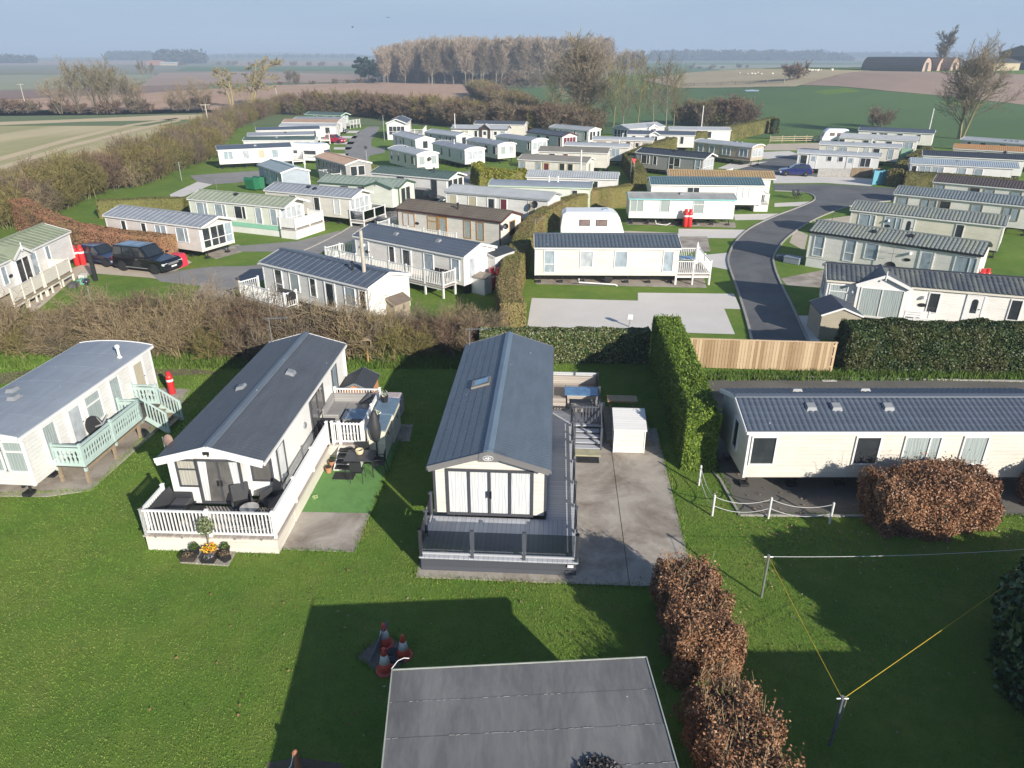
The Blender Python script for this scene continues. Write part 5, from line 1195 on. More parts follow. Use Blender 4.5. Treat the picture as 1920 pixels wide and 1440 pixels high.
def hedge(name, label, cat, pts, w, h, leaf, core, dens, size, elong=1.5, rc=.25, lump=.08, lf=1.0, depth=.12, spread=.7, up=0, seed=1, group=None, shrink=.86, ends=True, tops=1.0, ragged=0):
    r = np.random.default_rng(seed)
    P2 = np.array([(p[0], p[1]) for p in pts], float); k = len(P2)
    hs = np.array(h if isinstance(h, (list, tuple)) else [h] * k, float); wsd = np.array(w if isinstance(w, (list, tuple)) else [w] * k, float)
    seg = np.diff(P2, axis=0); sl = np.hypot(seg[:, 0], seg[:, 1]); tot = sl.sum()
    zs = np.array([hill(p[0], p[1]) for p in P2]) * 0
    tang = np.zeros_like(P2)
    tang[:-1] += seg / sl[:, None]; tang[1:] += seg / sl[:, None]; tang /= np.hypot(tang[:, 0], tang[:, 1])[:, None]
    mh, mw = hs.mean(), wsd.mean()
    area = tot * (2 * mh + mw * tops) + 2 * mw * mh; n = int(area * dens)
    si = r.choice(len(sl), n, p=sl / tot); t = r.random(n)
    C = P2[si] * (1 - t)[:, None] + P2[si + 1] * t[:, None]
    T = tang[si] * (1 - t)[:, None] + tang[si + 1] * t[:, None]; T /= np.hypot(T[:, 0], T[:, 1])[:, None]
    H = hs[si] * (1 - t) + hs[si + 1] * t; W = wsd[si] * (1 - t) + wsd[si + 1] * t
    fsel = r.random(n) * (2 * mh + mw * tops)
    a = np.where(fsel < mh, -W / 2, np.where(fsel < 2 * mh, W / 2, (r.random(n) - .5) * W)); b = np.where(fsel < 2 * mh, r.random(n) * H, H)
    na = np.where(fsel < mh, -1., np.where(fsel < 2 * mh, 1., 0.)); nb = np.where(fsel < 2 * mh, 0., 1.)
    sg = np.sign(a + 1e-9); ca = np.abs(a) - (W / 2 - rc); cb = b - (H - rc); m = (ca > 0) & (cb > 0)
    ln = np.hypot(ca, cb) + 1e-9
    a = np.where(m, sg * ((W / 2 - rc) + rc * ca / ln), a); b = np.where(m, (H - rc) + rc * cb / ln, b)
    na = np.where(m, sg * ca / ln, na); nb = np.where(m, cb / ln, nb)
    Nn = np.stack([-T[:, 1], T[:, 0]], 1)
    P = np.concatenate([C + Nn * a[:, None], b[:, None]], 1); N = np.concatenate([Nn * na[:, None], nb[:, None]], 1)
    if ends:
        ne = int(mw * mh * dens * 1.2)
        for e, s in ((0, -1), (k - 1, 1)):
            aa = (r.random(ne) - .5) * wsd[e]; bb = r.random(ne) * hs[e]
            tt = tang[e]; nn = np.array([-tt[1], tt[0]])
            Pe = np.concatenate([P2[e] + nn * aa[:, None] + tt * s * .05, bb[:, None]], 1)
            P = np.concatenate([P, Pe]); N = np.concatenate([N, np.tile([tt[0] * s, tt[1] * s, .1], (ne, 1))])
    P = P + N * (lump * lumps(P, lf))[:, None] - N * (r.exponential(depth, len(P)))[:, None]
    if ragged: P[:, 2] += (P[:, 2] > .6 * mh) * r.exponential(ragged, len(P)) * (r.random(len(P)) < .35)
    P[:, 2] = np.maximum(P[:, 2], .02)
    tg = None
    if up: tg = N * .6 + np.array([0, 0, 1.0]) * up
    o = np_mesh(name, leaf_quads(P, N, size, elong, spread, r, tg), leaf)
    tag(o, label, cat, group)
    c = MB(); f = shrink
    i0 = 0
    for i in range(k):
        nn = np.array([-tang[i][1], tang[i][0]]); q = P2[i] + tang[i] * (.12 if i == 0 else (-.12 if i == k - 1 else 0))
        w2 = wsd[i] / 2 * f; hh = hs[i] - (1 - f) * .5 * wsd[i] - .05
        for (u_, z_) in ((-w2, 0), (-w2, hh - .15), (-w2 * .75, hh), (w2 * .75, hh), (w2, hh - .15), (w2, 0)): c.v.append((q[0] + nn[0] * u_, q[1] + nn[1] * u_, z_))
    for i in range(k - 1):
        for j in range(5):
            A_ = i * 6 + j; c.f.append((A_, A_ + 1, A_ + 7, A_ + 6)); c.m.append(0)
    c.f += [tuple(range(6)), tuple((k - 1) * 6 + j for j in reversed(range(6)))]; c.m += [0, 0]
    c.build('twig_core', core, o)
    return o

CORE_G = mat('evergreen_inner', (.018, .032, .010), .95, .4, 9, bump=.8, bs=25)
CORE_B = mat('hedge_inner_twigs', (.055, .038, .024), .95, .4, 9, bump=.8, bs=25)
CORE_C = mat('clipped_hedge_inner', (.17, .155, .05), .95, .35, 5, bump=.8, bs=14)
LF_CON = leafmat('conifer_spray', [(.04, .085, .012), (.085, .155, .016), (.15, .23, .022), (.24, .29, .035)])
LF_GOLD = leafmat('golden_conifer_spray', [(.16, .17, .02), (.26, .24, .03), (.10, .13, .02)])
LF_LAU = leafmat('laurel_leaf', [(.018, .045, .012), (.03, .075, .018), (.05, .11, .025), (.09, .15, .04)], .32, spec=.5)
LF_IVY = leafmat('mixed_evergreen_leaf', [(.02, .05, .012), (.05, .10, .02), (.10, .13, .035), (.16, .13, .06), (.30, .33, .2)], .4)
LF_DARK = leafmat('dark_hedge_leaf', [(.018, .038, .010), (.035, .062, .014), (.06, .09, .02)], .5, .5, (.10, .085, .03))
LF_BEECH = leafmat('dry_beech_leaf', [(.13, .060, .032), (.26, .115, .055), (.35, .175, .09), (.19, .09, .046), (.42, .25, .14)], .5, .35, (.12, .07, .04), .4, 2.2, dark=((.32, .19, .10), .9, .35))
LF_CLIP = leafmat('clipped_hedge_leaf', [(.17, .16, .045), (.23, .20, .07), (.19, .19, .05), (.15, .16, .04)], .8, .6, (.27, .185, .095), psc=.28)
LF_COPPER = leafmat('copper_hedge_leaf', [(.27, .13, .07), (.34, .18, .10), (.30, .15, .08)], .8, .5, (.18, .15, .06), psc=.35)
LF_GCLIP = leafmat('green_clipped_hedge_leaf', [(.10, .115, .03), (.14, .14, .04), (.17, .155, .05)], .8, .4, (.18, .13, .055), psc=.3)

def hedge_twigs(o, x0, x1, y0, y1, h, n, seed, m):
    rr = random.Random(seed); k = MB()
    for i in range(n):
        p = Vector((rr.uniform(x0, x1), rr.uniform(y0, y1), h * rr.uniform(.2, .92))); d = Vector((rr.uniform(-.5, .5), rr.uniform(-.5, .5), 1)).normalized(); pts = [p]
        for j in range(3): d = (d + Vector((rr.uniform(-.3, .3), rr.uniform(-.3, .3), 0))).normalized(); p = p + d * rr.uniform(.1, .25); pts.append(p)
        k.tube(pts, [.008, .007, .005, .003], 3, cap=False)
    k.build('bare_twigs', m, o)
# conifer hedge by the concrete drive, spiky sprays
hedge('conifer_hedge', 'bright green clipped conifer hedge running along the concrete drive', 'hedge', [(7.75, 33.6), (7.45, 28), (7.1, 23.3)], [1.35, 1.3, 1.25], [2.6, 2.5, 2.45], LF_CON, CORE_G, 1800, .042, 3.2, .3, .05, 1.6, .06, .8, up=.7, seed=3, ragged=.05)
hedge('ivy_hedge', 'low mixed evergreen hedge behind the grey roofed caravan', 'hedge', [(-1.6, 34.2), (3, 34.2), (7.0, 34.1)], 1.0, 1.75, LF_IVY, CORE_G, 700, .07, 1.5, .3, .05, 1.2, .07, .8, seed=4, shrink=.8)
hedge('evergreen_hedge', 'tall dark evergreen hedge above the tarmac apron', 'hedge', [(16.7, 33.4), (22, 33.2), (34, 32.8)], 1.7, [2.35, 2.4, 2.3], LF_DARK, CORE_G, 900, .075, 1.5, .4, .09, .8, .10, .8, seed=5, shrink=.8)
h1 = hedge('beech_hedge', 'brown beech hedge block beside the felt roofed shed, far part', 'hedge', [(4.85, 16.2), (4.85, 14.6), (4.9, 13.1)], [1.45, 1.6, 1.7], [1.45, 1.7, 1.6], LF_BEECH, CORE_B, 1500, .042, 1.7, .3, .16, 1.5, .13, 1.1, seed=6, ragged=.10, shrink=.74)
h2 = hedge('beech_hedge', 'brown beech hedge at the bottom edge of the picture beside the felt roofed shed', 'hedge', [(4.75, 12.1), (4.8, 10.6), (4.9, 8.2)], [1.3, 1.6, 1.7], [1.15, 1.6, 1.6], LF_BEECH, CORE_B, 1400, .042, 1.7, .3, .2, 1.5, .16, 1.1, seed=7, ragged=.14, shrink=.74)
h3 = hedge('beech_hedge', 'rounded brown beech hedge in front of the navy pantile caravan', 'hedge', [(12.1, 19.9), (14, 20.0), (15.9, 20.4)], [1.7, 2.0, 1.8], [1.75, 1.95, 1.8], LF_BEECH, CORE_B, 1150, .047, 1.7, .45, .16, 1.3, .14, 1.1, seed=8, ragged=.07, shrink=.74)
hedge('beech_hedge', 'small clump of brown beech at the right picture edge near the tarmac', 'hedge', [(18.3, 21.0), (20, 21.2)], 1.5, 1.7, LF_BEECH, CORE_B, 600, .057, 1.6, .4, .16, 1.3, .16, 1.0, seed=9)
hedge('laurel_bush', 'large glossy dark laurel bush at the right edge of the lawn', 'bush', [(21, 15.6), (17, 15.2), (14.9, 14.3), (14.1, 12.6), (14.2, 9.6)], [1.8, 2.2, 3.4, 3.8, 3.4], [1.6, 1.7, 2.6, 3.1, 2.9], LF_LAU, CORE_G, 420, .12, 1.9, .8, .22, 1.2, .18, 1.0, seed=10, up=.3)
H6 = [G(*p).to_2d() for p in ((962, 632), (950, 590), (961, 540), (980, 488), (995, 458), (1022, 434), (1062, 412), (1112, 393), (1185, 383))]
hedge('clipped_hedge', 'long clipped brown green hedge curving up through the middle of the park', 'hedge', H6, 1.45, [2.0, 2.0, 2.0, 2.1, 2.1, 2.1, 2.1, 2.1, 2.1], LF_CLIP, CORE_C, 480, .065, 1.3, .22, .03, .5, .025, .35, seed=12, shrink=.95)
H6b = [G(*p).to_2d() for p in ((1199, 356), (1192, 338), (1176, 316), (1212, 300), (1262, 283), (1330, 270), (1400, 257), (1448, 246))]
hedge('clipped_hedge', 'clipped olive hedge running from the lamp post to the field fence', 'hedge', H6b, 1.6, [2.0, 2.0, 2.1, 2.2, 2.3, 2.5, 2.7, 2.9], LF_GCLIP, CORE_C, 170, .11, 1.3, .22, .03, .5, .025, .35, seed=13, shrink=.95)
H7 = [G(*p).to_2d() for p in ((322, 488), (240, 478), (150, 470), (85, 448), (50, 430))]
hedge('copper_hedge', 'clipped copper beech hedge behind the two parked cars', 'hedge', H7, 1.6, [1.9, 1.9, 2.2, 2.6, 2.8], LF_COPPER, CORE_B, 320, .08, 1.3, .25, .03, .6, .025, .35, seed=14, shrink=.95)
hedge('green_hedge', 'clipped green hedge behind the pale pink caravan', 'hedge', [G(190, 408).to_2d(), G(270, 404).to_2d(), G(352, 402).to_2d()], 1.4, 1.7, LF_GCLIP, CORE_C, 240, .09, 1.3, .22, .03, .6, .025, .35, seed=15, shrink=.95)
hedge('golden_hedge', 'golden yellow conifer hedge at the bend of the inner road', 'hedge', [G(893, 343).to_2d(), G(905, 347).to_2d(), G(985, 345).to_2d()], 1.5, [2.5, 1.9, 1.7], LF_GOLD, CORE_C, 200, .16, 1.8, .3, .14, .8, .08, .9, up=.8, seed=16)
hedge('green_hedge', 'dark clipped hedge in front of the pale blue corrugated roof', 'hedge', [G(1692, 352).to_2d(), G(1790, 358).to_2d(), G(1900, 368).to_2d()], 1.6, 1.9, LF_GCLIP, CORE_C, 220, .10, 1.3, .25, .04, .6, .03, .4, seed=17, shrink=.95)
hedge('green_hedge', 'short dark hedge end between the blue fence and the pale blue corrugated roof', 'hedge', [G(1672, 350).to_2d(), G(1700, 322).to_2d(), G(1735, 300).to_2d()], 1.6, 1.9, LF_GCLIP, CORE_C, 100, .15, 1.3, .3, .08, .6, .06, .6, seed=18)
hedge('green_hedge', 'low clipped hedge before the brown grey lodge', 'hedge', [G(648, 336).to_2d(), G(700, 325).to_2d()], 1.2, 1.1, LF_GCLIP, CORE_C, 110, .15, 1.3, .2, .08, .6, .06, .6, seed=19)

# ------------------------------------------------------------------ bare shrubs and trees
def twigmat(name, lo, hi, rough=.85):
    if name in MATS: return MATS[name]
    m, n, b = nt(name); q = NB(n); g = q.new('ShaderNodeNewGeometry')
    q.link(q.ramp(g.outputs['Random Per Island'], [(0, lo), (1, hi)]), b.inputs['Base Color']); b.inputs['Roughness'].default_value = rough
    b.inputs['Specular IOR Level'].default_value = .2
    MATS[name] = m; return m
TW_RED = twigmat('red_brown_twig', (.09, .06, .042), (.20, .135, .09))
TW_GREY = twigmat('grey_brown_twig', (.10, .08, .055), (.23, .18, .12))
TW_OLIVE = twigmat('olive_twig', (.11, .095, .033), (.24, .20, .075))
TW_PALE = twigmat('pale_straw_twig', (.18, .135, .08), (.32, .25, .15))
TW_ROSE = twigmat('rosy_poplar_twig', (.23, .175, .125), (.38, .295, .215))
BARK = mat('grey_bark', (.14, .115, .08), .9, .3, 8, bump=.5, bs=20)
BARKY = mat('yellow_lichen_bark', (.24, .20, .10), .9, .3, 8, bump=.5, bs=20)
BARKP = mat('pale_poplar_bark', (.22, .20, .16), .9, .25, 4)

hedge_twigs(h1, 4.3, 5.5, 13.1, 16.1, 1.7, 240, 1, TW_PALE); hedge_twigs(h2, 4.2, 5.5, 9, 12.1, 1.75, 330, 2, TW_PALE); hedge_twigs(h3, 12, 16, 19.4, 20.8, 2.0, 300, 3, TW_RED)
def perp(d, rnd):
    v = Vector((rnd.uniform(-1, 1), rnd.uniform(-1, 1), rnd.uniform(-1, 1)))
    v = v - d * v.dot(d)
    return v.normalized() if v.length > 1e-4 else d.orthogonal().normalized()

def grow(mb, rnd, p, d, Ln, r, lev, cfg):
    sg = cfg['seg'][lev]; pts = [p]; rad = [r]
    for i in range(sg):
        d = (d + perp(d, rnd) * cfg['wig'][lev] + Vector((0, 0, cfg['up'][lev]))).normalized()
        p = p + d * (Ln / sg); pts.append(p); rad.append(max(r * (1 - (i + 1) / sg * cfg['tap'][lev]), cfg['rmin']))
    mb.tube(pts, rad, cfg['sides'][lev], cfg['mat'][lev], cap=False)
    if lev + 1 < len(cfg['seg']):
        for k in range(cfg['n'][lev]):
            t = cfg['t0'][lev] + (1 - cfg['t0'][lev]) * (k + rnd.random()) / cfg['n'][lev]
            i = min(int(t * sg), sg - 1); f = t * sg - i
            q = pts[i].lerp(pts[i + 1], f); dd = (pts[i + 1] - pts[i]).normalized()
            a = radians(rnd.uniform(*cfg['ang'][lev])); nd = (dd * cos(a) + perp(dd, rnd) * sin(a)).normalized()
            grow(mb, rnd, q, nd, Ln * rnd.uniform(*cfg['ratio'][lev]) * (1.15 - .5 * t), max(rad[i] * cfg['rr'][lev], cfg['rmin']), lev + 1, cfg)

def shrub(name, seed, mats, h=2.6, spread=1.2, stems=12, dense=1.0, rmin=.009, leafm=None, nleaf=0, lsize=.05):
    rnd = random.Random(seed); mb = MB()
    cfg = dict(seg=[4, 3, 3], wig=[.22, .3, .35], up=[.10, .10, .05], tap=[.8, .8, .6], rmin=rmin, sides=[5, 3, 3], mat=[0, 1, 1],
               n=[int(9 * dense), int(6 * dense)], t0=[.15, .1], ang=[(20, 60), (20, 65)], ratio=[(.35, .65), (.35, .6)], rr=[.5, .55])
    for i in range(stems):
        a = rnd.uniform(0, 2 * pi); rr = spread * .45 * rnd.random() ** .5
        lean = rnd.uniform(.1, .75)
        d = Vector((cos(a) * lean, sin(a) * lean, 1)).normalized()
        grow(mb, rnd, Vector((cos(a) * rr, sin(a) * rr, -.05)), d, h * rnd.uniform(.75, 1.1), .035, 0, cfg)
    o = mb.build(name, mats)
    if leafm:
        r = np.random.default_rng(seed); dd = r.normal(size=(nleaf, 3)); dd /= np.linalg.norm(dd, axis=1)[:, None]
        P = dd * (r.random(nleaf) ** .4)[:, None] * np.array([spread * .9, spread * .9, h * .42]) + np.array([0, 0, h * .46])
        np_mesh('leaves', leaf_quads(P, dd, lsize, 1.4, 1.0, r), leafm, o)
    return o

def place(proto, spots, label, cat, group):
    """first spot uses the prototype itself, the rest are copies sharing its mesh"""
    for i, (loc, rz, sc) in enumerate(spots):
        if i == 0:
            o = proto; o.location = loc; o.rotation_euler = (0, 0, rz); o.scale = (sc if isinstance(sc, tuple) else (sc,) * 3); tag(o, label, cat, group)
        else: dup(proto, loc, rz, label, group, sc); 
def scatter(protos, spots, labels, cat, group):
    buck = [[] for _ in protos]
    for s in spots: buck[RND.randrange(len(protos))].append(s)
    for p, b, l in zip(protos, buck, labels):
        if b: place(p, b, l, cat, group)
        else: bpy.data.objects.remove(p)

LF_SCR = leafmat('scrub_green_leaf', [(.05, .08, .018), (.09, .12, .03), (.13, .14, .045)])
# near scrub hedge
near = [shrub('bare_shrub', 1, [BARK, TW_GREY], 2.5, 1.5, 13, 1.75, .0075), shrub('bare_shrub', 2, [BARKY, TW_PALE], 2.9, 1.1, 15, 1.5, .0075), shrub('bare_shrub', 3, [BARK, TW_RED], 2.4, 1.6, 14, 1.75, .0075),
        shrub('bare_shrub', 4, [BARKY, TW_OLIVE], 2.3, 1.5, 13, 1.6, .0075, LF_SCR, 700, .05), shrub('bare_shrub', 5, [BARK, TW_GREY], 2.0, 1.7, 13, 1.7, .0075, LF_SCR, 1200, .045)]
sp = []
for row, (y0, dy, n) in enumerate(((34.4, .35, 19), (35.6, .4, 19), (36.9, .5, 17))):
    for i in range(n):
        x = -27.5 + (26.6) * (i + RND.random() * .8) / n
        y = y0 + RND.uniform(-dy, dy) + (0.4 if x > -6 else 0)
        s = RND.uniform(.72, 1.02) * (1 - .28 * max(0, (x + 9) / 9))
        if x > -13 and row == 2: s *= .8
        sp.append(((x, y, 0), RND.uniform(0, 6.28), (s * 1.1, s * 1.1, s * .95)))
scatter(near, sp, ['grey brown leafless shrub in the scrub hedge behind the near caravans', 'straw coloured leafless shrub in the scrub hedge behind the near caravans', 'reddish brown leafless shrub in the scrub hedge behind the near caravans',
                   'olive twigged shrub with sparse green leaves in the near scrub hedge', 'low leafy grey shrub in the scrub hedge behind the near caravans'], 'shrub', 'shrubs of the scrub hedge behind the near caravans')
# bushes before the cream panelled deck at the left edge
e = [shrub('bare_shrub', 9, [BARK, twigmat('pinkish_grey_twig', (.16, .12, .10), (.28, .21, .18))], 2.0, 1.6, 14, 1.3, .012)]
scatter(e, [((G(px, py).x, G(px, py).y, 0), RND.random() * 6, (1.0, 1.0, .8)) for px, py in ((20, 640), (70, 640), (-20, 650))], ['pinkish grey leafless shrub before the cream panelled deck'], 'shrub', 'pinkish shrubs below the cream panelled deck')
# long left hedgerow
far_p = [shrub('hedgerow_shrub', 21, [BARK, TW_RED], 4.0, 2.6, 15, 1.8, .015), shrub('hedgerow_shrub', 22, [BARK, TW_GREY], 4.2, 2.6, 15, 1.8, .015), shrub('hedgerow_shrub', 23, [BARKY, TW_OLIVE], 4.4, 2.8, 15, 1.8, .016),
         shrub('hedgerow_shrub', 24, [BARK, TW_PALE], 3.6, 2.4, 13, 1.8, .014), shrub('hedgerow_shrub', 25, [BARKY, TW_OLIVE], 4.0, 2.6, 14, 1.7, .016, LF_SCR, 700, .14)]
cl = [(-140, 452), (-40, 440), (60, 418), (175, 366), (270, 346), (335, 318), (392, 300), (405, 272), (445, 240), (510, 216), (560, 203)]
wp = [G(*c).to_2d() for c in cl]; sp = []
for i in range(len(wp) - 1):
    a, b = wp[i], wp[i + 1]; L_ = (b - a).length; n = max(2, int(L_ / 1.7)); d = (b - a) / L_; nn = Vector((-d.y, d.x))
    for k in range(n):
        for off in (.6, 3.0, 5.2):
            c = a + d * (L_ * (k + RND.random()) / n) + nn * (off + RND.uniform(-.9, .9))
            s = RND.uniform(.62, .92) * (1.0 if 2 <= i <= 6 else .9)
            if c.y > 130 and off > 5: continue
            sp.append(((c.x, c.y, 0), RND.uniform(0, 6.28), s))
print('left hedgerow', len(sp))
scatter(far_p, sp, ['reddish leafless shrub in the long left hedgerow', 'grey brown leafless shrub in the long left hedgerow', 'olive green budding shrub in the long left hedgerow', 'pale leafless shrub in the long left hedgerow', 'green leaved shrub in the long left hedgerow'], 'shrub', 'shrubs of the long left hedgerow')
# hedgerow behind the park
bk = [shrub('field_hedge_shrub', 31, [BARK, TW_RED], 3.6, 3.0, 14, 1.7, .024), shrub('field_hedge_shrub', 32, [BARK, TW_GREY], 3.6, 3.2, 14, 1.7, .024), shrub('field_hedge_shrub', 33, [BARKY, TW_OLIVE], 3.8, 3.0, 14, 1.7, .024, LF_SCR, 600, .22)]
sp = []
def row(pts, step, rows, smin, smax, jit=1.2):
    out = []
    for i in range(len(pts) - 1):
        a, b = GT(*pts[i]), GT(*pts[i + 1]); L_ = (b - a).length; n = max(1, int(L_ / step)); d = (b - a) / L_
        for k in range(n):
            for r_ in range(rows):
                c = a + d * (L_ * (k + RND.random()) / n) + Vector((RND.uniform(-jit, jit), r_ * 2.2 + RND.uniform(-jit, jit), 0))
                out.append(((c.x, c.y, hill(c.x, c.y)), RND.uniform(0, 6.28), RND.uniform(smin, smax)))
    return out
sp += row([(540, 216), (600, 216), (660, 218), (720, 222), (800, 232), (880, 240), (960, 246), (1030, 250), (1110, 252)], 2.2, 2, .95, 1.4)
sp += row([(890, 178), (905, 186), (925, 200), (955, 216), (985, 232)], 3.0, 2, .9, 1.4)
sp += row([(1290, 236), (1330, 238), (1392, 238)], 2.4, 2, 1.0, 1.5)
sp += row([(1620, 240), (1660, 240)], 3, 1, .8, 1.2)
scatter(bk, sp, ['reddish leafless shrub in the field hedge behind the park', 'grey leafless shrub in the field hedge behind the park', 'olive green shrub in the field hedge behind the park'], 'shrub', 'shrubs of the field hedge behind the park')
fh = [shrub('distant_shrub', 41, [BARK, TW_GREY], 3.5, 3.4, 10, 1.4, .045), shrub('distant_shrub', 42, [BARK, TW_RED], 3.2, 3.6, 10, 1.4, .045)]
sp = row([(-40, 212), (60, 212), (130, 214), (230, 213), (330, 209), (410, 205)], 4.5, 1, .6, 1.3)
sp += row([(520, 160), (620, 158), (720, 155), (800, 156)], 9, 1, .5, 1.0)
sp += row([(742, 154), (800, 156), (870, 157), (940, 158), (1010, 160), (1100, 160)], 7, 2, 1.0, 1.9, 3) + row([(1200, 132), (1300, 130), (1400, 128)], 26, 1, .8, 1.3, 4) + row([(930, 165), (1000, 166), (1060, 165)], 6, 1, 1.0, 1.8)
sp += row([(330, 124), (460, 122), (640, 125)], 26, 1, 1.2, 2.4, 8) + [(GT(1490, 150), 0, 1.8), (GT(760, 156), 1, 1.8), (GT(795, 155), 2, 1.9), (GT(550, 156), 2, 1.7), (GT(1385, 128), 3, 1.5), (GT(1330, 132), 3, 1.1)]
scatter(fh, sp, ['far greyish field shrub beyond the park', 'far reddish field shrub beyond the park'], 'shrub', 'scattered far field shrubs')

def tree(name, seed, mats, h, trunk_r, kind='spread', rmin=.05, dense=1.0, stems=1, ttw=None):
    """bare winter tree: part trunk (with limbs) and part crown (twigs)"""
    rnd = random.Random(seed); mb = MB()
    if kind == 'spread':
        cfg = dict(seg=[6, 5, 4, 3], wig=[.08, .2, .28, .3], up=[.02, .08, .06, .04], tap=[.75, .8, .8, .6], rmin=rmin, sides=[8, 5, 3, 3], mat=[0, 0, 1, 1],
                   n=[int(11 * dense), int(8 * dense), int(6 * dense)], t0=[.25, .2, .1], ang=[(25, 60), (25, 55), (20, 60)], ratio=[(.40, .6), (.4, .6), (.35, .6)], rr=[.5, .5, .6])
    elif kind == 'tall':
        cfg = dict(seg=[8, 5, 3], wig=[.05, .15, .25], up=[.03, .16, .08], tap=[.85, .8, .6], rmin=rmin, sides=[6, 3, 3], mat=[0, 1, 1],
                   n=[int(24 * dense), int(11 * dense)], t0=[.22, .1], ang=[(25, 62), (25, 60)], ratio=[(.28, .50), (.35, .6)], rr=[.45, .6])
    elif kind == 'fan':
        cfg = dict(seg=[7, 6, 4, 3], wig=[.06, .12, .2, .25], up=[.02, .06, .08, .05], tap=[.9, .9, .85, .6], rmin=rmin, sides=[7, 5, 3, 3], mat=[0, 0, 1, 1],
                   n=[int(19 * dense), int(12 * dense), int(10 * dense)], t0=[.18, .15, .1], ang=[(22, 55), (20, 52), (20, 60)], ratio=[(.42, .68), (.34, .56), (.32, .55)], rr=[.4, .45, .55])
    elif kind == 'knob':
        cfg = dict(seg=[6, 5, 3, 2], wig=[.15, .3, .4, .4], up=[.02, .04, .0, 0], tap=[.6, .7, .7, .5], rmin=rmin, sides=[7, 5, 3, 3], mat=[0, 0, 1, 1],
                   n=[11, 10, 10], t0=[.3, .3, .2], ang=[(35, 75), (30, 80), (30, 80)], ratio=[(.35, .5), (.22, .4), (.3, .5)], rr=[.55, .5, .5])
    for s in range(stems):
        a = rnd.uniform(0, 6.28); ln = .0 if stems == 1 else rnd.uniform(.08, .36)
        grow(mb, rnd, Vector((cos(a) * .3 * (stems > 1), sin(a) * .3 * (stems > 1), -.2)), Vector((cos(a) * ln, sin(a) * ln, 1)).normalized(), h * (.78 if kind in ('spread', 'fan') else .95) * rnd.uniform(.85, 1), trunk_r, 0, cfg)
    # split in trunk and crown meshes
    A_, B_ = MB(), MB(); A_.v = mb.v; B_.v = mb.v
    for f, m in zip(mb.f, mb.m): (A_ if m == 0 else B_).f.append(f); (A_ if m == 0 else B_).m.append(0)
    def compact(x):
        idx = {}; nv = []; nf = []
        for f in x.f:
            t = []
            for i in f:
                if i not in idx: idx[i] = len(nv); nv.append(x.v[i])
                t.append(idx[i])
            nf.append(tuple(t))
        x.v, x.f = nv, nf; return x
    root = thing(name, '', 'tree')
    compact(A_).build('trunk', mats[0], root); compact(B_).build('crown', mats[1], root)
    return root

t = tree('bare_tree', 101, [BARKY, twigmat('straw_grey_twig', (.17, .14, .10), (.28, .23, .16))], 18.5, .24, 'fan', .022, .95, 5); place(t, [(GT(1082, 246), .4, (1.0, 1.0, 1.05))], 'large many stemmed bare tree standing before the poplar wood', 'tree', None)
t = tree('bare_tree', 112, [BARKY, twigmat('straw_grey_twig', (.17, .14, .10), (.28, .23, .16))], 15.5, .27, 'fan', .02, .95, 3); place(t, [(GT(1800, 262), 2.0, 1.08)], 'bare twin trunk tree at the right edge of the park', 'tree', None)
t = tree('bare_tree', 103, [BARK, TW_GREY], 16, .32, 'fan', .035, 1.1, 1); place(t, [(GT(1768, 133), 1.0, 1.15)], 'bare round crowned tree on the hill by the arched barns', 'tree', None)
sl1 = tree('slender_tree', 104, [BARKY, TW_OLIVE], 13.5, .13, 'tall', .02, 1.2); sl2 = tree('slender_tree', 105, [BARKP, TW_GREY], 13.5, .12, 'tall', .02, 1.2)
sp = [((GT(px, py)), RND.random() * 6, s) for px, py, s in ((1150, 252, 1.0), (1168, 250, .9), (1195, 248, 1.0), (1224, 247, .95), (1248, 246, 1.08), (1262, 244, .9), (1130, 250, .75), (1038, 246, .9))]
scatter([sl1, sl2], sp, ['slender bare tree with olive twigs in the row beside the lodge', 'slender bare tree with pale bark in the row beside the lodge'], 'tree', 'slender bare trees behind the park')
kn = tree('hedgerow_tree', 106, [BARKY, twigmat('lichen_twig', (.18, .15, .07), (.30, .25, .12))], 13, .42, 'knob', .045, 1.0, 2); place(kn, [(GT(472, 199), .5, 1.25), (GT(434, 202), 2.5, 1.0)], 'gnarled hedgerow tree with lichen yellow stubby crown', 'tree', 'gnarled hedgerow trees left of the poplar wood')
lt = [tree('field_tree', 107, [BARK, twigmat('hazy_olive_twig', (.15, .125, .075), (.25, .21, .13))], 13, .24, 'fan', .024, .72, 2), tree('field_tree', 108, [BARK, TW_PALE], 12.5, .24, 'fan', .024, .72, 2)]
scatter(lt, [(GT(px, py), RND.random() * 6, s) for px, py, s in ((148, 213, 1.08), (182, 214, 1.0), (212, 213, 1.02), (116, 214, .8), (264, 209, .8), (240, 210, .8), (352, 208, .65), (382, 208, .75), (320, 208, .5), (198, 212, 1.1))],
        ['olive tinted bare tree in the far left field hedge', 'straw tinted bare tree in the far left field hedge'], 'tree', 'bare trees in the far left field hedge')
lt = [tree('field_tree', 109, [BARK, TW_GREY], 12, .35, 'spread', .06, 1.1)]
scatter(lt, [(GT(px, py), RND.random() * 6, s) for px, py, s in ((272, 150, 1.1), (285, 146, .9), (1300, 130, .7))], ['distant dark bare tree among the ploughed fields'], 'tree', 'distant field trees')
# small evergreen at the fence end
hedge('small_conifer', 'small dark evergreen bush at the end of the clipped olive hedge', 'bush', [G(1450, 252).to_2d() - Vector((.6, 0)), G(1450, 252).to_2d() + Vector((.6, 0))], 1.4, 3.0, LF_DARK, CORE_G, 60, .25, 1.5, .6, .2, .8, .1, .9, seed=23)

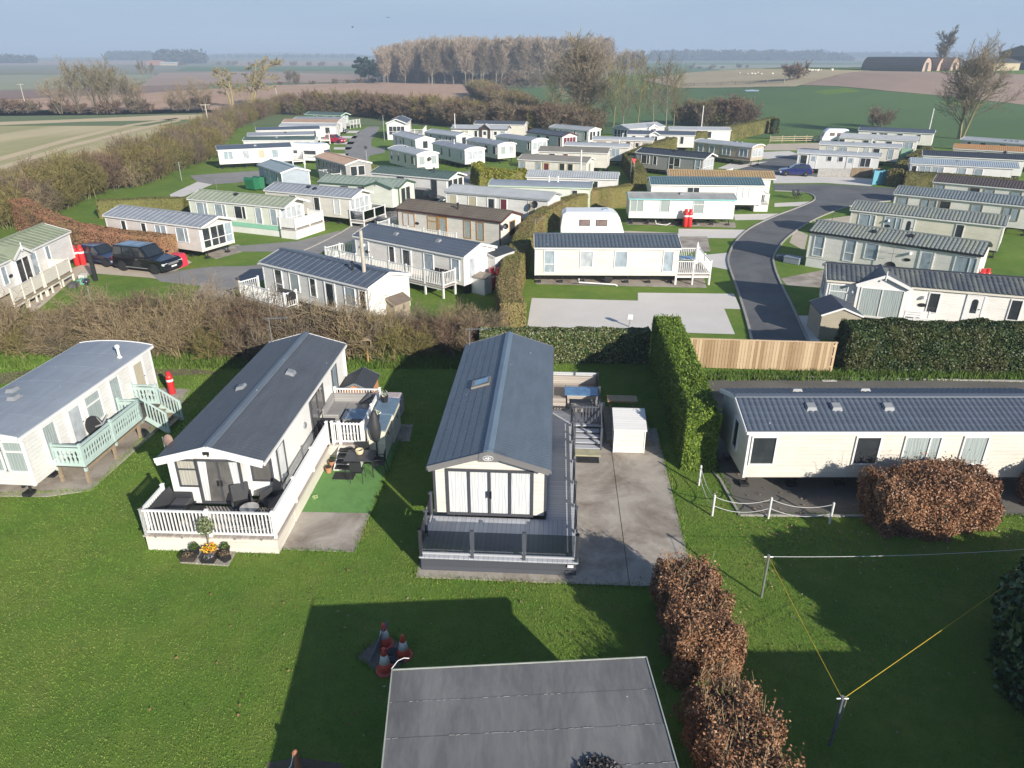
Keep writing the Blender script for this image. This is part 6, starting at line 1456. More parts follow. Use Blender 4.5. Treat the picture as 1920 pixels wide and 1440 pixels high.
# poplar wood: individual trees
pw = [tree('poplar_tree', 120 + i, [BARKP, TW_ROSE if i != 1 else TW_GREY], 21, .26, 'tall', .07, 1.5) for i in range(4)]
sp = []
c0, c1 = GT(742, 156), GT(1150, 160)
for i in range(245):
    u = (i + RND.random()) / 245; d = RND.random() ** 1.1
    px = 716 + 424 * u; py = 160 - 3 * abs(u - .5)
    b = GT(px, py); k = 1 + .55 * d
    q = Vector((b.x * k, b.y * k, 0)); s = RND.uniform(.92, 1.04) * (1 + .22 * d) * (.85 + .2 * min(1, u * 4)) * 1.02
    sp.append((Vector((q.x, q.y, hill(q.x, q.y))), RND.uniform(0, 6.28), (s, s, s)))
for i in range(45):
    u = RND.random(); b = GT(1110 + 95 * u, 141 + 3 * u); k = 1 + .2 * RND.random(); s = RND.uniform(.8, 1.0) * .86
    q = Vector((b.x * k, b.y * k, 0)); sp.append((Vector((q.x, q.y, hill(q.x, q.y))), RND.uniform(0, 6.28), s))
scatter(pw, sp, ['tall bare rosy twigged poplar in the wood behind the park', 'tall bare grey twigged poplar in the wood behind the park', 'tall bare poplar with pale trunk in the wood', 'tall thin bare poplar in the wood beyond the ploughed field'], 'tree', 'poplars of the wood behind the park')
def pine(seed):
    root = thing('pine_tree', '', 'tree'); mb = MB(); mb.tube([(0, 0, 0), (.2, .1, 6), (0, .2, 12)], [.3, .22, .08], 6); mb.build('trunk', BARK, root)
    r = np.random.default_rng(seed); P = []; N = []
    for k in range(16):
        c = np.array([r.normal() * 1.6, r.normal() * 1.6, 4 + 9 * r.random()]); rad = 1.7 * (1.25 - .045 * c[2])
        d = r.normal(size=(70, 3)); d /= np.linalg.norm(d, axis=1)[:, None]; P.append(c + d * rad * np.array([1.15, 1.15, .7]) * (r.random(70) ** .4)[:, None]); N.append(d)
    np_mesh('crown', leaf_quads(np.concatenate(P), np.concatenate(N), .7, 1.5, .8, r), leafmat('pine_needle_clump', [(.012, .028, .018), (.022, .045, .026), (.035, .06, .03)]), root)
    return root
sp = [(GT(px, 152 + RND.random() * 3), RND.random() * 6, RND.uniform(.75, 1.1)) for px in (676, 684, 692, 700, 708, 716, 724, 732, 740, 752)]
scatter([pine(1), pine(2)], sp, ['dark evergreen pine at the left end of the poplar wood', 'dark dense pine at the left end of the poplar wood'], 'tree', 'pines at the left end of the wood')
# far woods that read as one mass
def wood(label, px0, px1, py, dist_k, hgt, n, seed, m, depth=60):
    r = np.random.default_rng(seed); P = []; N = []
    a, b = ray(px0, py), ray(px1, py); ya = dist_k
    x0, x1 = a[0] / a[1] * ya, b[0] / b[1] * ya
    for i in range(n):
        u = r.random(); x = x0 + (x1 - x0) * u; y = ya + r.random() * depth; e = min(1, min(u, 1 - u) * 7 + .35)
        hh = hgt * (.75 + .35 * r.random()) * e; z = hill(x, y); k = 46
        d = r.normal(size=(k, 3)); d /= np.linalg.norm(d, axis=1)[:, None]
        P.append(np.array([x, y, z + hh * .5]) + d * np.array([hh * .42, hh * .42, hh * .52]) * (r.random(k) ** .35)[:, None]); N.append(d)
    o = np_mesh('distant_wood', leaf_quads(np.concatenate(P), np.concatenate(N), hgt * .16, 1.4, .8, r), m)
    tag(o, label, 'wood', None, 'stuff')
WD1 = leafmat('far_bare_wood', [(.055, .045, .036), (.085, .07, .055), (.06, .055, .05)]); WD2 = leafmat('far_dark_wood', [(.02, .03, .02), (.04, .045, .03), (.06, .055, .04)])
wood('dark far wood clump right of the pair on the left horizon', 285, 372, 112, 1500, 24, 120, 1, WD2)
wood('hazy far wood clump left of the pair on the left horizon', 192, 278, 112, 2000, 22, 120, 2, WD2)
wood('hazy wood at the extreme left horizon', -60, 40, 112, 1500, 16, 90, 3, WD2)
wood('long hazy blue wood on the right horizon', 1205, 1605, 110, 1900, 24, 420, 4, WD2, 140)
wood('low far tree belt across the right horizon', 1560, 1960, 108, 2700, 20, 300, 5, WD1)
wood('low far tree belt across the left horizon', 330, 700, 108, 2600, 14, 220, 6, WD2)
# ragged grass and leaf litter at the foot of the scrub
r = np.random.default_rng(77)
def tufts(n, x0, x1, y0, y1, h, w, m, name, label, lean=.5, mask=None):
    x = r.uniform(x0, x1, n); y = r.uniform(y0, y1, n)
    if mask is not None: k = mask(x, y); x, y = x[k], y[k]; n = len(x)
    a = r.uniform(0, 6.283, n); l = r.uniform(.2, 1, n) * lean; hh = h * r.uniform(.5, 1.2, n); ww = w * r.uniform(.6, 1.3, n)
    b = r.uniform(0, 6.283, n)
    P0 = np.stack([x - np.cos(b) * ww / 2, y - np.sin(b) * ww / 2, np.full(n, .0)], 1); P1 = np.stack([x + np.cos(b) * ww / 2, y + np.sin(b) * ww / 2, np.full(n, .0)], 1)
    P2 = np.stack([x + np.cos(a) * hh * l, y + np.sin(a) * hh * l, hh * np.sqrt(np.maximum(.1, 1 - l * l * .6))], 1)
    tag(np_mesh(name, np.stack([P0, P1, P2], 1), m), label, 'grass', None, 'stuff')
GR = leafmat('grass_blade', [(.05, .115, .014), (.08, .16, .02), (.12, .20, .03), (.16, .23, .05)], .6, .5, (.10, .12, .03), .2, .5)
tufts(30000, -28, 0, 33.0, 36.5, .32, .05, GR, 'rough_grass', 'rough long grass at the foot of the scrub hedge')
tufts(9000, 8.4, 33, 31.6, 32.6, .28, .05, GR, 'rough_grass', 'rough grass verge under the timber fence and dark hedge')
LIT = leafmat('fallen_leaf', [(.20, .10, .05), (.30, .17, .08), (.14, .08, .05), (.42, .36, .26)])
n = 1500; x = np.concatenate([r.uniform(3, 18, 900), r.uniform(-9, 17, 600)]); y = np.concatenate([r.normal(19.0, 1.2, 900), r.uniform(11.5, 24, 600)])
okm = ~((x > -3.3) & (x < 7.3) & (y > 17.2) & (y < 33)); okm &= ~((x < -3.5) & (y > 18.2)); x, y = x[okm], y[okm]; n = len(x)
tag(np_mesh('fallen_leaves', leaf_quads(np.stack([x, y, np.full(n, .05)], 1), np.tile([0, 0, 1.], (n, 1)), .05, 1.5, .4, r), LIT), 'scattered dry leaves on the lawn', 'leaves', None, 'stuff')
# ------------------------------------------------------------------ ground, roads, fields
def grassmat(name, a, b_, c, straw=.0, sc=.35, rough=.9):
    if name in MATS: return MATS[name]
    m, n, b = nt(name); q = NB(n); v = q.coord()
    f1 = q.noise(v, sc, 6, .65); f2 = q.noise(v, 2.3, 5, .6); f3 = q.noise(v, 22, 4, .7)
    base = q.ramp(f1, [(.3, a), (.5, b_), (.7, c)])
    base = q.mix(q.math('MULTIPLY', q.ramp(f2, [(.45, (0, 0, 0)), (.7, (1, 1, 1))]), .55), base, tuple(x * .62 for x in b_))
    base = q.mix(q.math('MULTIPLY', q.ramp(f3, [(.35, (0, 0, 0)), (.7, (1, 1, 1))]), .45), base, tuple(x * 1.35 for x in c))
    if straw: base = q.mix(q.math('MULTIPLY', q.ramp(q.noise(v, .9, 5, .7), [(.5, (0, 0, 0)), (.72, (1, 1, 1))]), straw), base, (.24, .20, .10))
    q.link(base, b.inputs['Base Color']); b.inputs['Roughness'].default_value = rough; b.inputs['Specular IOR Level'].default_value = .15
    q.bump(q.math('ADD', q.noise(v, 30, 4, .7), q.math('MULTIPLY', f2, .6)), .9, .06, b)
    MATS[name] = m; return m
GRASS = grassmat('park_lawn', (.065, .155, .022), (.115, .205, .03), (.185, .24, .046), .15)
GREENF = grassmat('green_crop_field', (.075, .135, .05), (.09, .155, .058), (.105, .175, .062), .0, .02)
def fieldmat(name, lo, hi, sc=.05, rot=0.0, rows=0.0, pitch=1.2, patch=None, pa=.6):
    m, n, b = nt(name); q = NB(n)
    v = q.coord((1, .12, 1), (0, 0, rot)); f = q.noise(v, sc * 4, 6, .6); f2 = q.noise(q.coord(), sc, 5, .6)
    base = q.ramp(q.math('ADD', q.math('MULTIPLY', f, .5), q.math('MULTIPLY', f2, .5)), [(.35, lo), (.65, hi)])
    if patch:
        base = q.mix(q.math('MULTIPLY', q.ramp(q.noise(q.coord((1, .25, 1), (0, 0, rot)), sc * 1.5, 5, .6), [(.45, (0, 0, 0)), (.6, (1, 1, 1))]), pa), base, patch)
    if rows:
        x = q.sep(q.coord((1, 1, 1), (0, 0, rot)))[0]
        w = q.math('SINE', q.math('MULTIPLY', x, 6.283 / pitch)); q.bump(w, rows, .25, b)
    q.link(base, b.inputs['Base Color']); b.inputs['Roughness'].default_value = .95; b.inputs['Specular IOR Level'].default_value = .1
    return m
XL = [-7000, -5000, -3600, -2600, -1900, -1500, -1200, -900, -600, -400, -250, -150, -60] + list(range(20, 361, 20)) + [420, 500, 600, 720, 900, 1200, 1600, 2000, 2500, 3600, 5000, 7000]
YL = [-60, 0, 60, 110, 150] + list(range(170, 721, 20)) + [800, 900, 1050, 1250, 1500, 1800, 2100, 2400, 2700, 3000, 3400, 3700, 3900, 4100, 4300, 4500, 4800, 5200, 5800, 6400, 7000]
g = MB()
for y in YL:
    for x in XL: g.v.append((x, y, hill(x, y)))
nx = len(XL)
for j in range(len(YL) - 1):
    for i in range(nx - 1): a = j * nx + i; g.f.append((a, a + 1, a + nx + 1, a + nx)); g.m.append(0)
tag(g.build('ground', GRASS, smooth=True), kind='structure')

import bmesh
def field(name, px, m, lift=.05, world=None):
    pts = world or [GT(*p) for p in px]
    bm = bmesh.new(); bm.faces.new([bm.verts.new((p[0], p[1], 0)) for p in pts])
    for ax, lines in ((0, XL), (1, YL)):
        vals = [v.co[ax] for v in bm.verts]; lo, hi_ = min(vals), max(vals)
        for ln in lines:
            if lo < ln < hi_:
                no = (1, 0, 0) if ax == 0 else (0, 1, 0); co = (ln, 0, 0) if ax == 0 else (0, ln, 0)
                bmesh.ops.bisect_plane(bm, geom=bm.verts[:] + bm.edges[:] + bm.faces[:], plane_co=co, plane_no=no)
    for v in bm.verts: v.co.z = hill(v.co.x, v.co.y) + lift
    bmesh.ops.recalc_face_normals(bm, faces=bm.faces)
    for f in bm.faces:
        if f.normal.z < 0: f.normal_flip()
    me = bpy.data.meshes.new(name); bm.to_mesh(me); bm.free(); me.materials.append(m)
    o = bpy.data.objects.new(name, me); COL.objects.link(o); tag(o, kind='structure'); return o
PL_B = fieldmat('brown_ploughed_soil', (.40, .255, .175), (.48, .325, .225), .03, .35, .35, 3.0)
PL_D = fieldmat('dark_ploughed_soil', (.22, .155, .125), (.27, .19, .155), .03)
PL_R = fieldmat('rosy_ploughed_soil', (.32, .23, .18), (.38, .28, .22), .02)
STRAWF = fieldmat('pale_stubble', (.42, .34, .21), (.50, .41, .26), .05)
STUB = fieldmat('green_tan_stubble', (.47, .39, .22), (.58, .48, .30), .035, .95, 0, 1, (.26, .27, .11), .6)
GRF2 = fieldmat('dull_green_far_field', (.13, .17, .08), (.16, .20, .10), .01)
GREYF = fieldmat('grey_green_far_field', (.26, .27, .17), (.31, .31, .21), .01)
FARB = fieldmat('far_patchwork', (.17, .19, .12), (.24, .215, .15), .004)
field('far_plain', None, FARB, .10, world=[(-7000, 700), (7000, 700), (7000, 6990), (-7000, 6990)])
field('mid_fields', None, GRF2, .06, world=[(-1500, 172), (60, 172), (60, 700), (-1500, 700)])
field('far_green_field', [(1205, 135), (1640, 132), (1640, 117), (1205, 118)], GREENF, .3)
field('far_pale_field', [(1300, 126), (1640, 128), (1640, 122), (1300, 122)], GREYF, .5)
field('straw_field', [(1270, 166), (1490, 164), (1540, 150), (1640, 134), (1290, 137), (1200, 150)], STRAWF, .25)
field('green_field', [(935, 166), (1100, 165), (1300, 166), (1480, 160), (1660, 172), (1930, 199), (2100, 215), (2100, 300), (1500, 262), (1020, 250)], GREENF, .12)
field('ploughed_hill_field', [(1480, 160), (1500, 151), (1560, 143), (1640, 134), (1920, 141), (2150, 146), (2150, 222), (1930, 199), (1660, 172)], PL_R, .2)
field('brown_field', [(-200, 206), (0, 207), (380, 206), (525, 214), (870, 214), (905, 201), (862, 153), (700, 155), (520, 160), (250, 176), (-200, 186)], PL_B, .1)
field('dark_field', [(-300, 188), (0, 188), (260, 176), (390, 166), (390, 160), (-300, 168)], PL_D, .14)
field('grey_green_field', [(-400, 169), (0, 170), (220, 164), (290, 150), (290, 140), (-400, 142)], GREYF, .16)
field('rosy_field', [(262, 162), (420, 158), (700, 154), (745, 150), (700, 141), (480, 135), (300, 137)], PL_R, .18)
field('dull_green_field', [(330, 133), (690, 133), (700, 125), (350, 125)], GREENF, .3)
field('rosy_far_field', [(440, 124), (690, 124), (690, 115), (440, 114)], PL_R, .35)
field('rosy_far_field', [(-300, 124), (270, 122), (270, 114), (-300, 115)], PL_R, .35)
field('stubble_field', [(-500, 209), (-100, 212), (120, 211), (395, 206), (425, 214), (345, 250), (262, 290), (140, 330), (0, 400), (-500, 560)], STUB, .03)
field('field_margin', [(-300, 211), (395, 205), (402, 212), (200, 216), (-300, 221)], grassmat('margin_grass', (.06, .11, .02), (.08, .13, .025), (.10, .14, .03)), .06)
TRK = fieldmat('pale_wheel_track', (.52, .41, .26), (.58, .47, .30), .08)
for p in ([(-100, 233), (150, 224), (300, 217), (390, 215), (396, 222), (330, 226), (150, 229), (-100, 240)], [(-200, 352), (120, 262), (240, 234), (330, 222), (336, 223), (250, 236), (130, 266), (-200, 362)], [(-200, 374), (120, 275), (260, 240), (335, 226), (340, 227), (270, 243), (130, 279), (-200, 386)],
          [(420, 214), (340, 240), (240, 270), (110, 308), (-40, 365), (-260, 450), (-260, 480), (0, 400), (140, 331), (262, 291), (345, 251)]): field('wheel_track', p, TRK, .07)
field('field_path', [(868, 160), (905, 195), (960, 236), (985, 240), (930, 198), (890, 160)], grassmat('path_grass', (.09, .11, .03), (.14, .14, .05), (.2, .17, .08)), .16)
pm_ = mat('pale_water', (.5, .56, .6), .05, .05); field('puddle', [(1395, 171), (1410, 170), (1424, 171), (1422, 173), (1398, 173)], pm_, .3)

def pavemat(name, col, var=.18, sc=.8, stain=None, sa=.5, rough=.85, fine=60):
    m, n, b = nt(name); q = NB(n); v = q.coord()
    f = q.noise(v, sc, 6, .65); base = q.ramp(f, [(.3, tuple(c * (1 - var) for c in col)), (.7, tuple(c * (1 + var) for c in col))])
    if stain: base = q.mix(q.math('MULTIPLY', q.ramp(q.noise(v, sc * .7, 6, .7, .6), [(.42, (0, 0, 0)), (.66, (1, 1, 1))]), sa), base, stain)
    sp = q.noise(v, fine, 3, .7); base = q.mix(q.math('MULTIPLY', sp, .3), base, tuple(c * .6 for c in col))
    q.link(base, b.inputs['Base Color']); b.inputs['Roughness'].default_value = rough; q.bump(sp, .4, .01, b); return m
ASPH = pavemat('dark_tarmac', (.105, .108, .114), .25, .35, (.18, .175, .165), .7)
ASPG = pavemat('grey_worn_tarmac', (.24, .23, .22), .18, .5, (.32, .30, .27), .5)
APRON = pavemat('damp_tarmac_apron', (.12, .112, .10), .25, .45, (.18, .165, .14), .6)
CONC = pavemat('stained_concrete', (.41, .365, .31), .2, .9, (.19, .15, .115), .95)
CONL = pavemat('pale_new_concrete', (.66, .62, .57), .05, .5, (.57, .53, .48), .4)
CONB = pavemat('buff_concrete', (.52, .44, .34), .12, .6)
KERB = pavemat('concrete_kerb', (.34, .32, .29), .15, 1.5)
TURF = grassmat('artificial_turf', (.13, .27, .08), (.14, .29, .088), (.155, .305, .098), 0, .6)
SOILM = pavemat('bare_earth', (.15, .11, .08), .25, 1.0, (.09, .07, .05), .5)
HARD = []
def pave(name, px, m, z=.008, world=None, th=None, near=False):
    pts = world or [G(*p).to_2d() for p in px]
    k = MB()
    if th: k.slab([tuple(p) for p in pts], -.02, th)
    else: k.quad([(p[0], p[1], z) for p in pts])
    o = k.build(name, m); tag(o, kind='structure')
    if not th:
        if o.data.polygons[0].normal.z < 0: o.data.flip_normals()
    if near: HARD.append([tuple(p) for p in pts])
    return o
def kerb(px, w=.14, h=.09, name='kerb'):
    pts = [G(*p) for p in px]; k = MB()
    for i in range(len(pts) - 1):
        a, b = pts[i], pts[i + 1]; d = (b - a).normalized(); k.bar(a + Vector((0, 0, h / 2 - .01)) , b - d * .004 + Vector((0, 0, h / 2 - .01)), w, h + .02)
    tag(k.build(name, KERB), kind='structure')
def smooth(pts, n=4):
    out = []
    for i in range(len(pts) - 1):
        p0 = pts[max(i - 1, 0)]; p1 = pts[i]; p2 = pts[i + 1]; p3 = pts[min(i + 2, len(pts) - 1)]
        for k in range(n):
            t = k / n; out.append(tuple(.5 * (2 * p1[j] + (p2[j] - p0[j]) * t + (2 * p0[j] - 5 * p1[j] + 4 * p2[j] - p3[j]) * t * t + (3 * p1[j] - p0[j] - 3 * p2[j] + p3[j]) * t ** 3) for j in (0, 1)))
    out.append(pts[-1]); return out
# main curved road on the right
le = smooth([(1410, 640), (1400, 600), (1383, 545), (1368, 503), (1366, 482), (1378, 455), (1404, 430), (1448, 408), (1500, 388), (1528, 374), (1512, 362), (1452, 358)])
ri = smooth([(1515, 640), (1490, 585), (1464, 532), (1452, 500), (1452, 478), (1474, 448), (1516, 418), (1560, 398), (1610, 384), (1700, 376), (1800, 380)])
pave('road', le + [(1450, 346), (1560, 346), (1650, 351), (1800, 358)] + list(reversed(ri)), ASPH, .010)
kerb(le); kerb(ri)
pave('road', smooth([(1360, 332), (1400, 312), (1440, 299), (1490, 290)]) + [(1512, 290), (1500, 305), (1485, 322), (1440, 330)], ASPH, .012)
pave('concrete_pad', [(1450, 328), (1500, 326), (1580, 330), (1655, 338), (1632, 349), (1545, 343), (1450, 344)], CONL, .014)
pave('concrete_pad', [(1360, 288), (1480, 283), (1500, 290), (1440, 298), (1365, 296)], CONL, .008)
pave('concrete_pad', [(1380, 318), (1440, 303), (1370, 306), (1345, 316)], CONL, .016)
pave('concrete_pad', [(1440, 270), (1540, 268), (1535, 282), (1430, 282)], CONB, .008)
pave('concrete_pad', [(997, 559), (1196, 564), (1196, 549), (1376, 551), (1389, 580), (1358, 579), (1378, 627), (988, 615)], CONL, .012)
pave('concrete_pad', [(1272, 429), (1400, 431), (1384, 447), (1272, 446)], CONL, .012)
pave('concrete_pad', [(1275, 443.5), (1326, 443.5), (1332, 472), (1275, 472)], CONC, .016)
pave('concrete_pad', [(1320, 478), (1364, 474), (1366, 506), (1322, 498)], CONL, .008)
pave('concrete_pad', [(1376, 402), (1492, 400), (1440, 412), (1378, 413)], CONL, .008)
pave('concrete_pad', [(1452, 381), (1535, 377), (1505, 386), (1452, 388)], CONL, .008)
pave('concrete_pad', [(1000, 517), (1320, 520), (1325, 540), (1005, 533)], CONC, .006)
pave('concrete_pad', [(1172, 413), (1378, 417), (1380, 427), (1176, 421)], CONC, .006)
pave('concrete_pad', [(960, 436), (1180, 433), (1275, 437), (1275, 446), (960, 446)], CONB, .006)
pave('concrete_pad', [(1464, 522), (1550, 505), (1551, 540), (1475, 535)], CONC, .008)
pave('concrete_pad', [(1492, 592), (1545, 592), (1535, 645), (1516, 641)], CONL, .008)
pave('concrete_pad', [(1490, 430), (1515, 440), (1508, 470), (1480, 455)], CONB, .008)
pave('concrete_pad', [(1525, 414), (1598, 404), (1596, 420), (1530, 418)], CONB, .008)
# inner road on the left
lr = smooth([(700, 237), (712, 240), (697, 262), (699, 276), (722, 277)])
pave('road', smooth([(690, 238), (668, 250), (650, 270), (648, 290), (664, 305)]) + [(690, 306), (692, 292), (722, 286)] + list(reversed(lr)), ASPG, .008)
pave('road', smooth([(800, 330), (850, 325), (895, 318)]) + [(900, 345), (850, 352), (800, 348)], ASPG, .008)
pave('road', smooth([(700, 395), (640, 437), (560, 475), (480, 497), (400, 500), (330, 508), (282, 513)]) + smooth([(300, 528), (380, 537), (436, 545), (490, 527), (600, 475), (690, 440), (760, 400), (770, 385)]), ASPG, .008)
kerb(smooth([(690, 402), (640, 436), (560, 474), (482, 496)]), .12)
pave('road', [(440, 462), (560, 452), (640, 432), (600, 470), (520, 472), (450, 472)], ASPG, .012)
pave('concrete_pad', [(135, 503), (165, 492), (335, 478), (360, 492), (300, 524), (282, 521), (180, 513), (135, 525), (90, 565), (60, 590), (50, 570)], CONB, .006)
pave('concrete_pad', [(376, 536), (436, 545), (450, 575), (400, 595), (350, 580)], CONC, .012)
pave('road', [(356, 329), (483, 320), (520, 322), (500, 336), (440, 343), (376, 347)], ASPG, .008)
pave('concrete_pad', [(318, 365), (370, 341), (398, 346), (325, 377)], CONL, .012)
pave('concrete_pad', [(380, 474), (446, 458), (470, 468), (405, 486)], CONC, .006)
pave('road', [(840, 296), (900, 292), (905, 300), (845, 306)], ASPG, .008)
for y in (245, 255, 266, 276, 288): pave('driveway_strip', [(626, y), (676 - (y - 245) * .5, y), (672 - (y - 245) * .5, y + 4.5), (626, y + 4.5)], CONL, .008)
# near hard surfaces
pave('tarmac_apron', [(1292, 705), (1940, 716), (1990, 716), (1990, 968), (1386, 966), (1347, 880), (1330, 800)], APRON, .008, near=True)
kerb([(1292, 704), (1560, 709), (1940, 716)], .12, .07); kerb([(1334, 882), (1350, 900), (1387, 967), (1640, 969)], .09, .06)
pave('drain_cover', [(1540, 710.5), (1566, 711), (1570, 716), (1543, 716)], CONL, .014)
w = lambda x, y: F3.w(x, y).to_2d()
pave('concrete_slab', None, CONC, world=[w(-1.85, 4.0), w(-1.85, -2.45), w(10.6, -2.45), w(10.6, 4.0)], th=.03); HARD.append([tuple(w(-1.85, 4.0)), tuple(w(-1.85, -4.45)), tuple(w(8.0, -4.5)), tuple(w(10.6, 4.0))])
pave('concrete_slab', None, CONC, world=[w(-1.85, -2.475), w(-1.75, -4.42), w(8.2, -4.5), w(8.2, -2.475)], th=.028)
w2 = lambda x, y: F2.w(x, y).to_2d()
pave('concrete_slab', None, CONC, world=[w2(-.75, -.4), w2(-.78, -2.98), w2(1.35, -2.98), w2(1.32, -.4)], th=.02); HARD.append([tuple(w2(-1.0, 3.7)), tuple(w2(-1.0, -.4)), tuple(w2(-.75, -.4)), tuple(w2(-.78, -2.98)), tuple(w2(6.4, -3.03)), tuple(w2(10, -.1)), tuple(w2(10, 3.7))])
pave('artificial_grass', None, TURF, world=[w2(1.33, -.4), w2(1.36, -2.98), w2(6.4, -3.05), w2(6.4, -.4)], th=.012)
pave('concrete_slab', None, CONC, world=[w2(6.45, -2.85), w2(6.45, -3.45), w2(7.9, -3.35), w2(7.9, -2.85)], th=.02)
w1 = lambda x, y: F1.w(x, y).to_2d()
pave('concrete_slab', None, CONC, world=[w1(.2, 3.3), w1(.4, .0), w1(.9, -1.35), w1(7.0, -1.35), w1(9.6, -.8), w1(9.6, 3.3)], th=.02); HARD.append([tuple(w1(.2, 3.3)), tuple(w1(.9, -1.35)), tuple(w1(9.6, -.8)), tuple(w1(9.6, 3.3))])
pave('bare_earth', [(0, 700), (100, 690), (330, 686), (420, 700), (300, 706), (60, 716), (0, 720)], SOILM, .006)
pave('gravel_patch', [(668, 1232), (700, 1204), (735, 1196), (764, 1216), (760, 1240), (735, 1262), (700, 1256)], pavemat('stony_patch', (.20, .17, .14), .3, 6, (.12, .10, .09), .5), .01, near=True)
pave('bare_earth', [(500, 1430), (560, 1420), (640, 1432), (650, 1450), (500, 1450)], SOILM, .006)

# lawn blades (one uncountable mass)
def inside(px, py, poly):
    c = np.zeros(len(px), bool); j = len(poly) - 1
    for i in range(len(poly)):
        xi, yi = poly[i]; xj, yj = poly[j]
        m = ((yi > py) != (yj > py)) & (px < (xj - xi) * (py - yi) / (yj - yi + 1e-12) + xi); c ^= m; j = i
    return c
def lawnmask(x, y):
    k = (np.abs(x) < .78 * (y + 4.2))
    for p in HARD: k &= ~inside(x, y, p)
    return k
LAWN = leafmat('lawn_blade', [(.085, .18, .022), (.108, .21, .027), (.135, .238, .033), (.165, .25, .045)], .65, .75, (.215, .235, .06), .15, .45, dark=((.062, .145, .022), .16, .65))
tufts(300000, -26, 19, 9.8, 24, .05, .022, LAWN, 'lawn_grass', 'mown lawn grass in the foreground', .9, lawnmask)
tufts(110000, -28, 19, 24, 34, .06, .035, LAWN, 'lawn_grass', 'mown lawn grass between and behind the near caravans', .9, lawnmask)

ex, ey = [], []
for pl in HARD:
    for i in range(len(pl)):
        a, b_ = np.array(pl[i]), np.array(pl[(i + 1) % len(pl)]); L_ = np.hypot(*(b_ - a)); k_ = int(L_ * 170); t_ = r.random(k_)[:, None]
        e_ = a * (1 - t_) + b_ * t_ + r.normal(size=(k_, 2)) * .045 * (1 + 1.2 * np.sin(t_ * L_ * 2.1 + i) ** 2); ex.append(e_[:, 0]); ey.append(e_[:, 1])
ex, ey = np.concatenate(ex), np.concatenate(ey); k_ = (ey > 9) & (ey < 34) & (np.abs(ex) < .8 * (ey + 5)); ex, ey = ex[k_], ey[k_]; n_ = len(ex); b_ = r.uniform(0, 6.283, n_); hh = r.uniform(.03, .10, n_)
P0 = np.stack([ex - np.cos(b_) * .014, ey - np.sin(b_) * .014, np.zeros(n_)], 1); P1 = np.stack([ex + np.cos(b_) * .014, ey + np.sin(b_) * .014, np.zeros(n_)], 1); P2 = np.stack([ex + r.normal(size=n_) * .03, ey + r.normal(size=n_) * .03, hh], 1)
tag(np_mesh('edge_grass', np.stack([P0, P1, P2], 1), LAWN), 'ragged grass growing over the edges of the slabs and tarmac', 'grass', None, 'stuff')

# ------------------------------------------------------------------ felt roofed shed in front
fs = thing('garden_shed', 'large flat roofed shed with weathered grey felt at the bottom of the picture', 'shed', (0, 0, 0))
ZS = 2.2; TL, TR = G(735, 1256, ZS), G(1212, 1232, ZS); BL, BR = G(716, 1440, ZS), G(1272, 1440, ZS)
dl, dr = (BL - TL).normalized(), (BR - TR).normalized(); q0 = TL + dl * 5.2; q1 = TR + dr * 5.2
def feltmat():
    m, n, b = nt('weathered_roof_felt'); q = NB(n); v = q.coord()
    f = q.noise(q.coord((1, .35, 1)), .9, 6, .7, .5); f2 = q.noise(q.coord((2.5, .4, 1)), 2.2, 5, .7)
    base = q.ramp(f, [(.25, (.09, .09, .094)), (.5, (.15, .148, .15)), (.72, (.235, .23, .225))])
    base = q.mix(q.math('MULTIPLY', q.ramp(f2, [(.45, (0, 0, 0)), (.75, (1, 1, 1))]), .4), base, (.31, .30, .28))
    sp = q.noise(v, 160, 2, .7); base = q.mix(q.math('MULTIPLY', sp, .35), base, (.06, .06, .062))
    vo = q.new('ShaderNodeTexVoronoi'); vo.inputs['Scale'].default_value = 1.6; q.link(v, vo.inputs['Vector'])
    base = q.mix(q.math('LESS_THAN', vo.outputs['Distance'], .022), base, (.65, .65, .6))
    q.link(base, b.inputs['Base Color']); b.inputs['Roughness'].default_value = .95; q.bump(sp, .5, .01, b); return m
FT = feltmat()
k = MB(); k.slab([(p.x, p.y) for p in (TL, q0, q1, TR)], ZS - .10, ZS - .012); k.build('roof_board', TIMBER, fs)
k = MB(); n = 6
for i in range(n):
    a, b_ = i / n * 1.0, (i + 1.10) / n if i < n - 1 else 1
    p = [TL.lerp(q0, a), TL.lerp(q0, b_), TR.lerp(q1, b_), TR.lerp(q1, a)]
    z0, z1 = ZS - .004 - .0, ZS - .011
    k.add([(p[0].x, p[0].y, z0), (p[1].x, p[1].y, z1 - .0005 * i), (p[2].x, p[2].y, z1 - .0005 * i), (p[3].x, p[3].y, z0)], [(0, 1, 2, 3)])
k.build('roof_felt', FT, fs)
for i in range(1, n):
    a = i / n; k = MB(); p, q_ = TL.lerp(q0, a), TR.lerp(q1, a); m_ = 40
    for j in range(m_):
        if RND.random() < .5: k.bar(p.lerp(q_, j / m_) + Vector((0, RND.uniform(-.006, .006), -.003)), p.lerp(q_, (j + RND.uniform(.4, .95)) / m_) + Vector((0, RND.uniform(-.006, .006), -.003)), RND.uniform(.006, .013), .008)
    k.build('lap_seam', mat('pale_seam_grit', (.30, .29, .27), .95, .3, 20), fs)  # pale dashes put along the felt laps as painted highlights
k = MB()
for a, b_ in ((TL, TR), (TL, q0), (TR, q1)): k.bar(a + Vector((0, 0, -.04)), b_ + Vector((0, 0, -.04)), .025, .11)
k.build('edge_trim', mat('pale_green_grey_trim', (.36, .38, .33), .6, .15), fs)
c_ = (TL + TR + q0 + q1) / 4; ins = [p + (c_ - p).normalized() * .25 for p in (TL, q0, q1, TR)]
k = MB(); k.slab([(p.x, p.y) for p in ins], 0, ZS - .105); k.build('walls', boards('shed_shiplap', (.20, .15, .10), 2, .13, .8), fs)
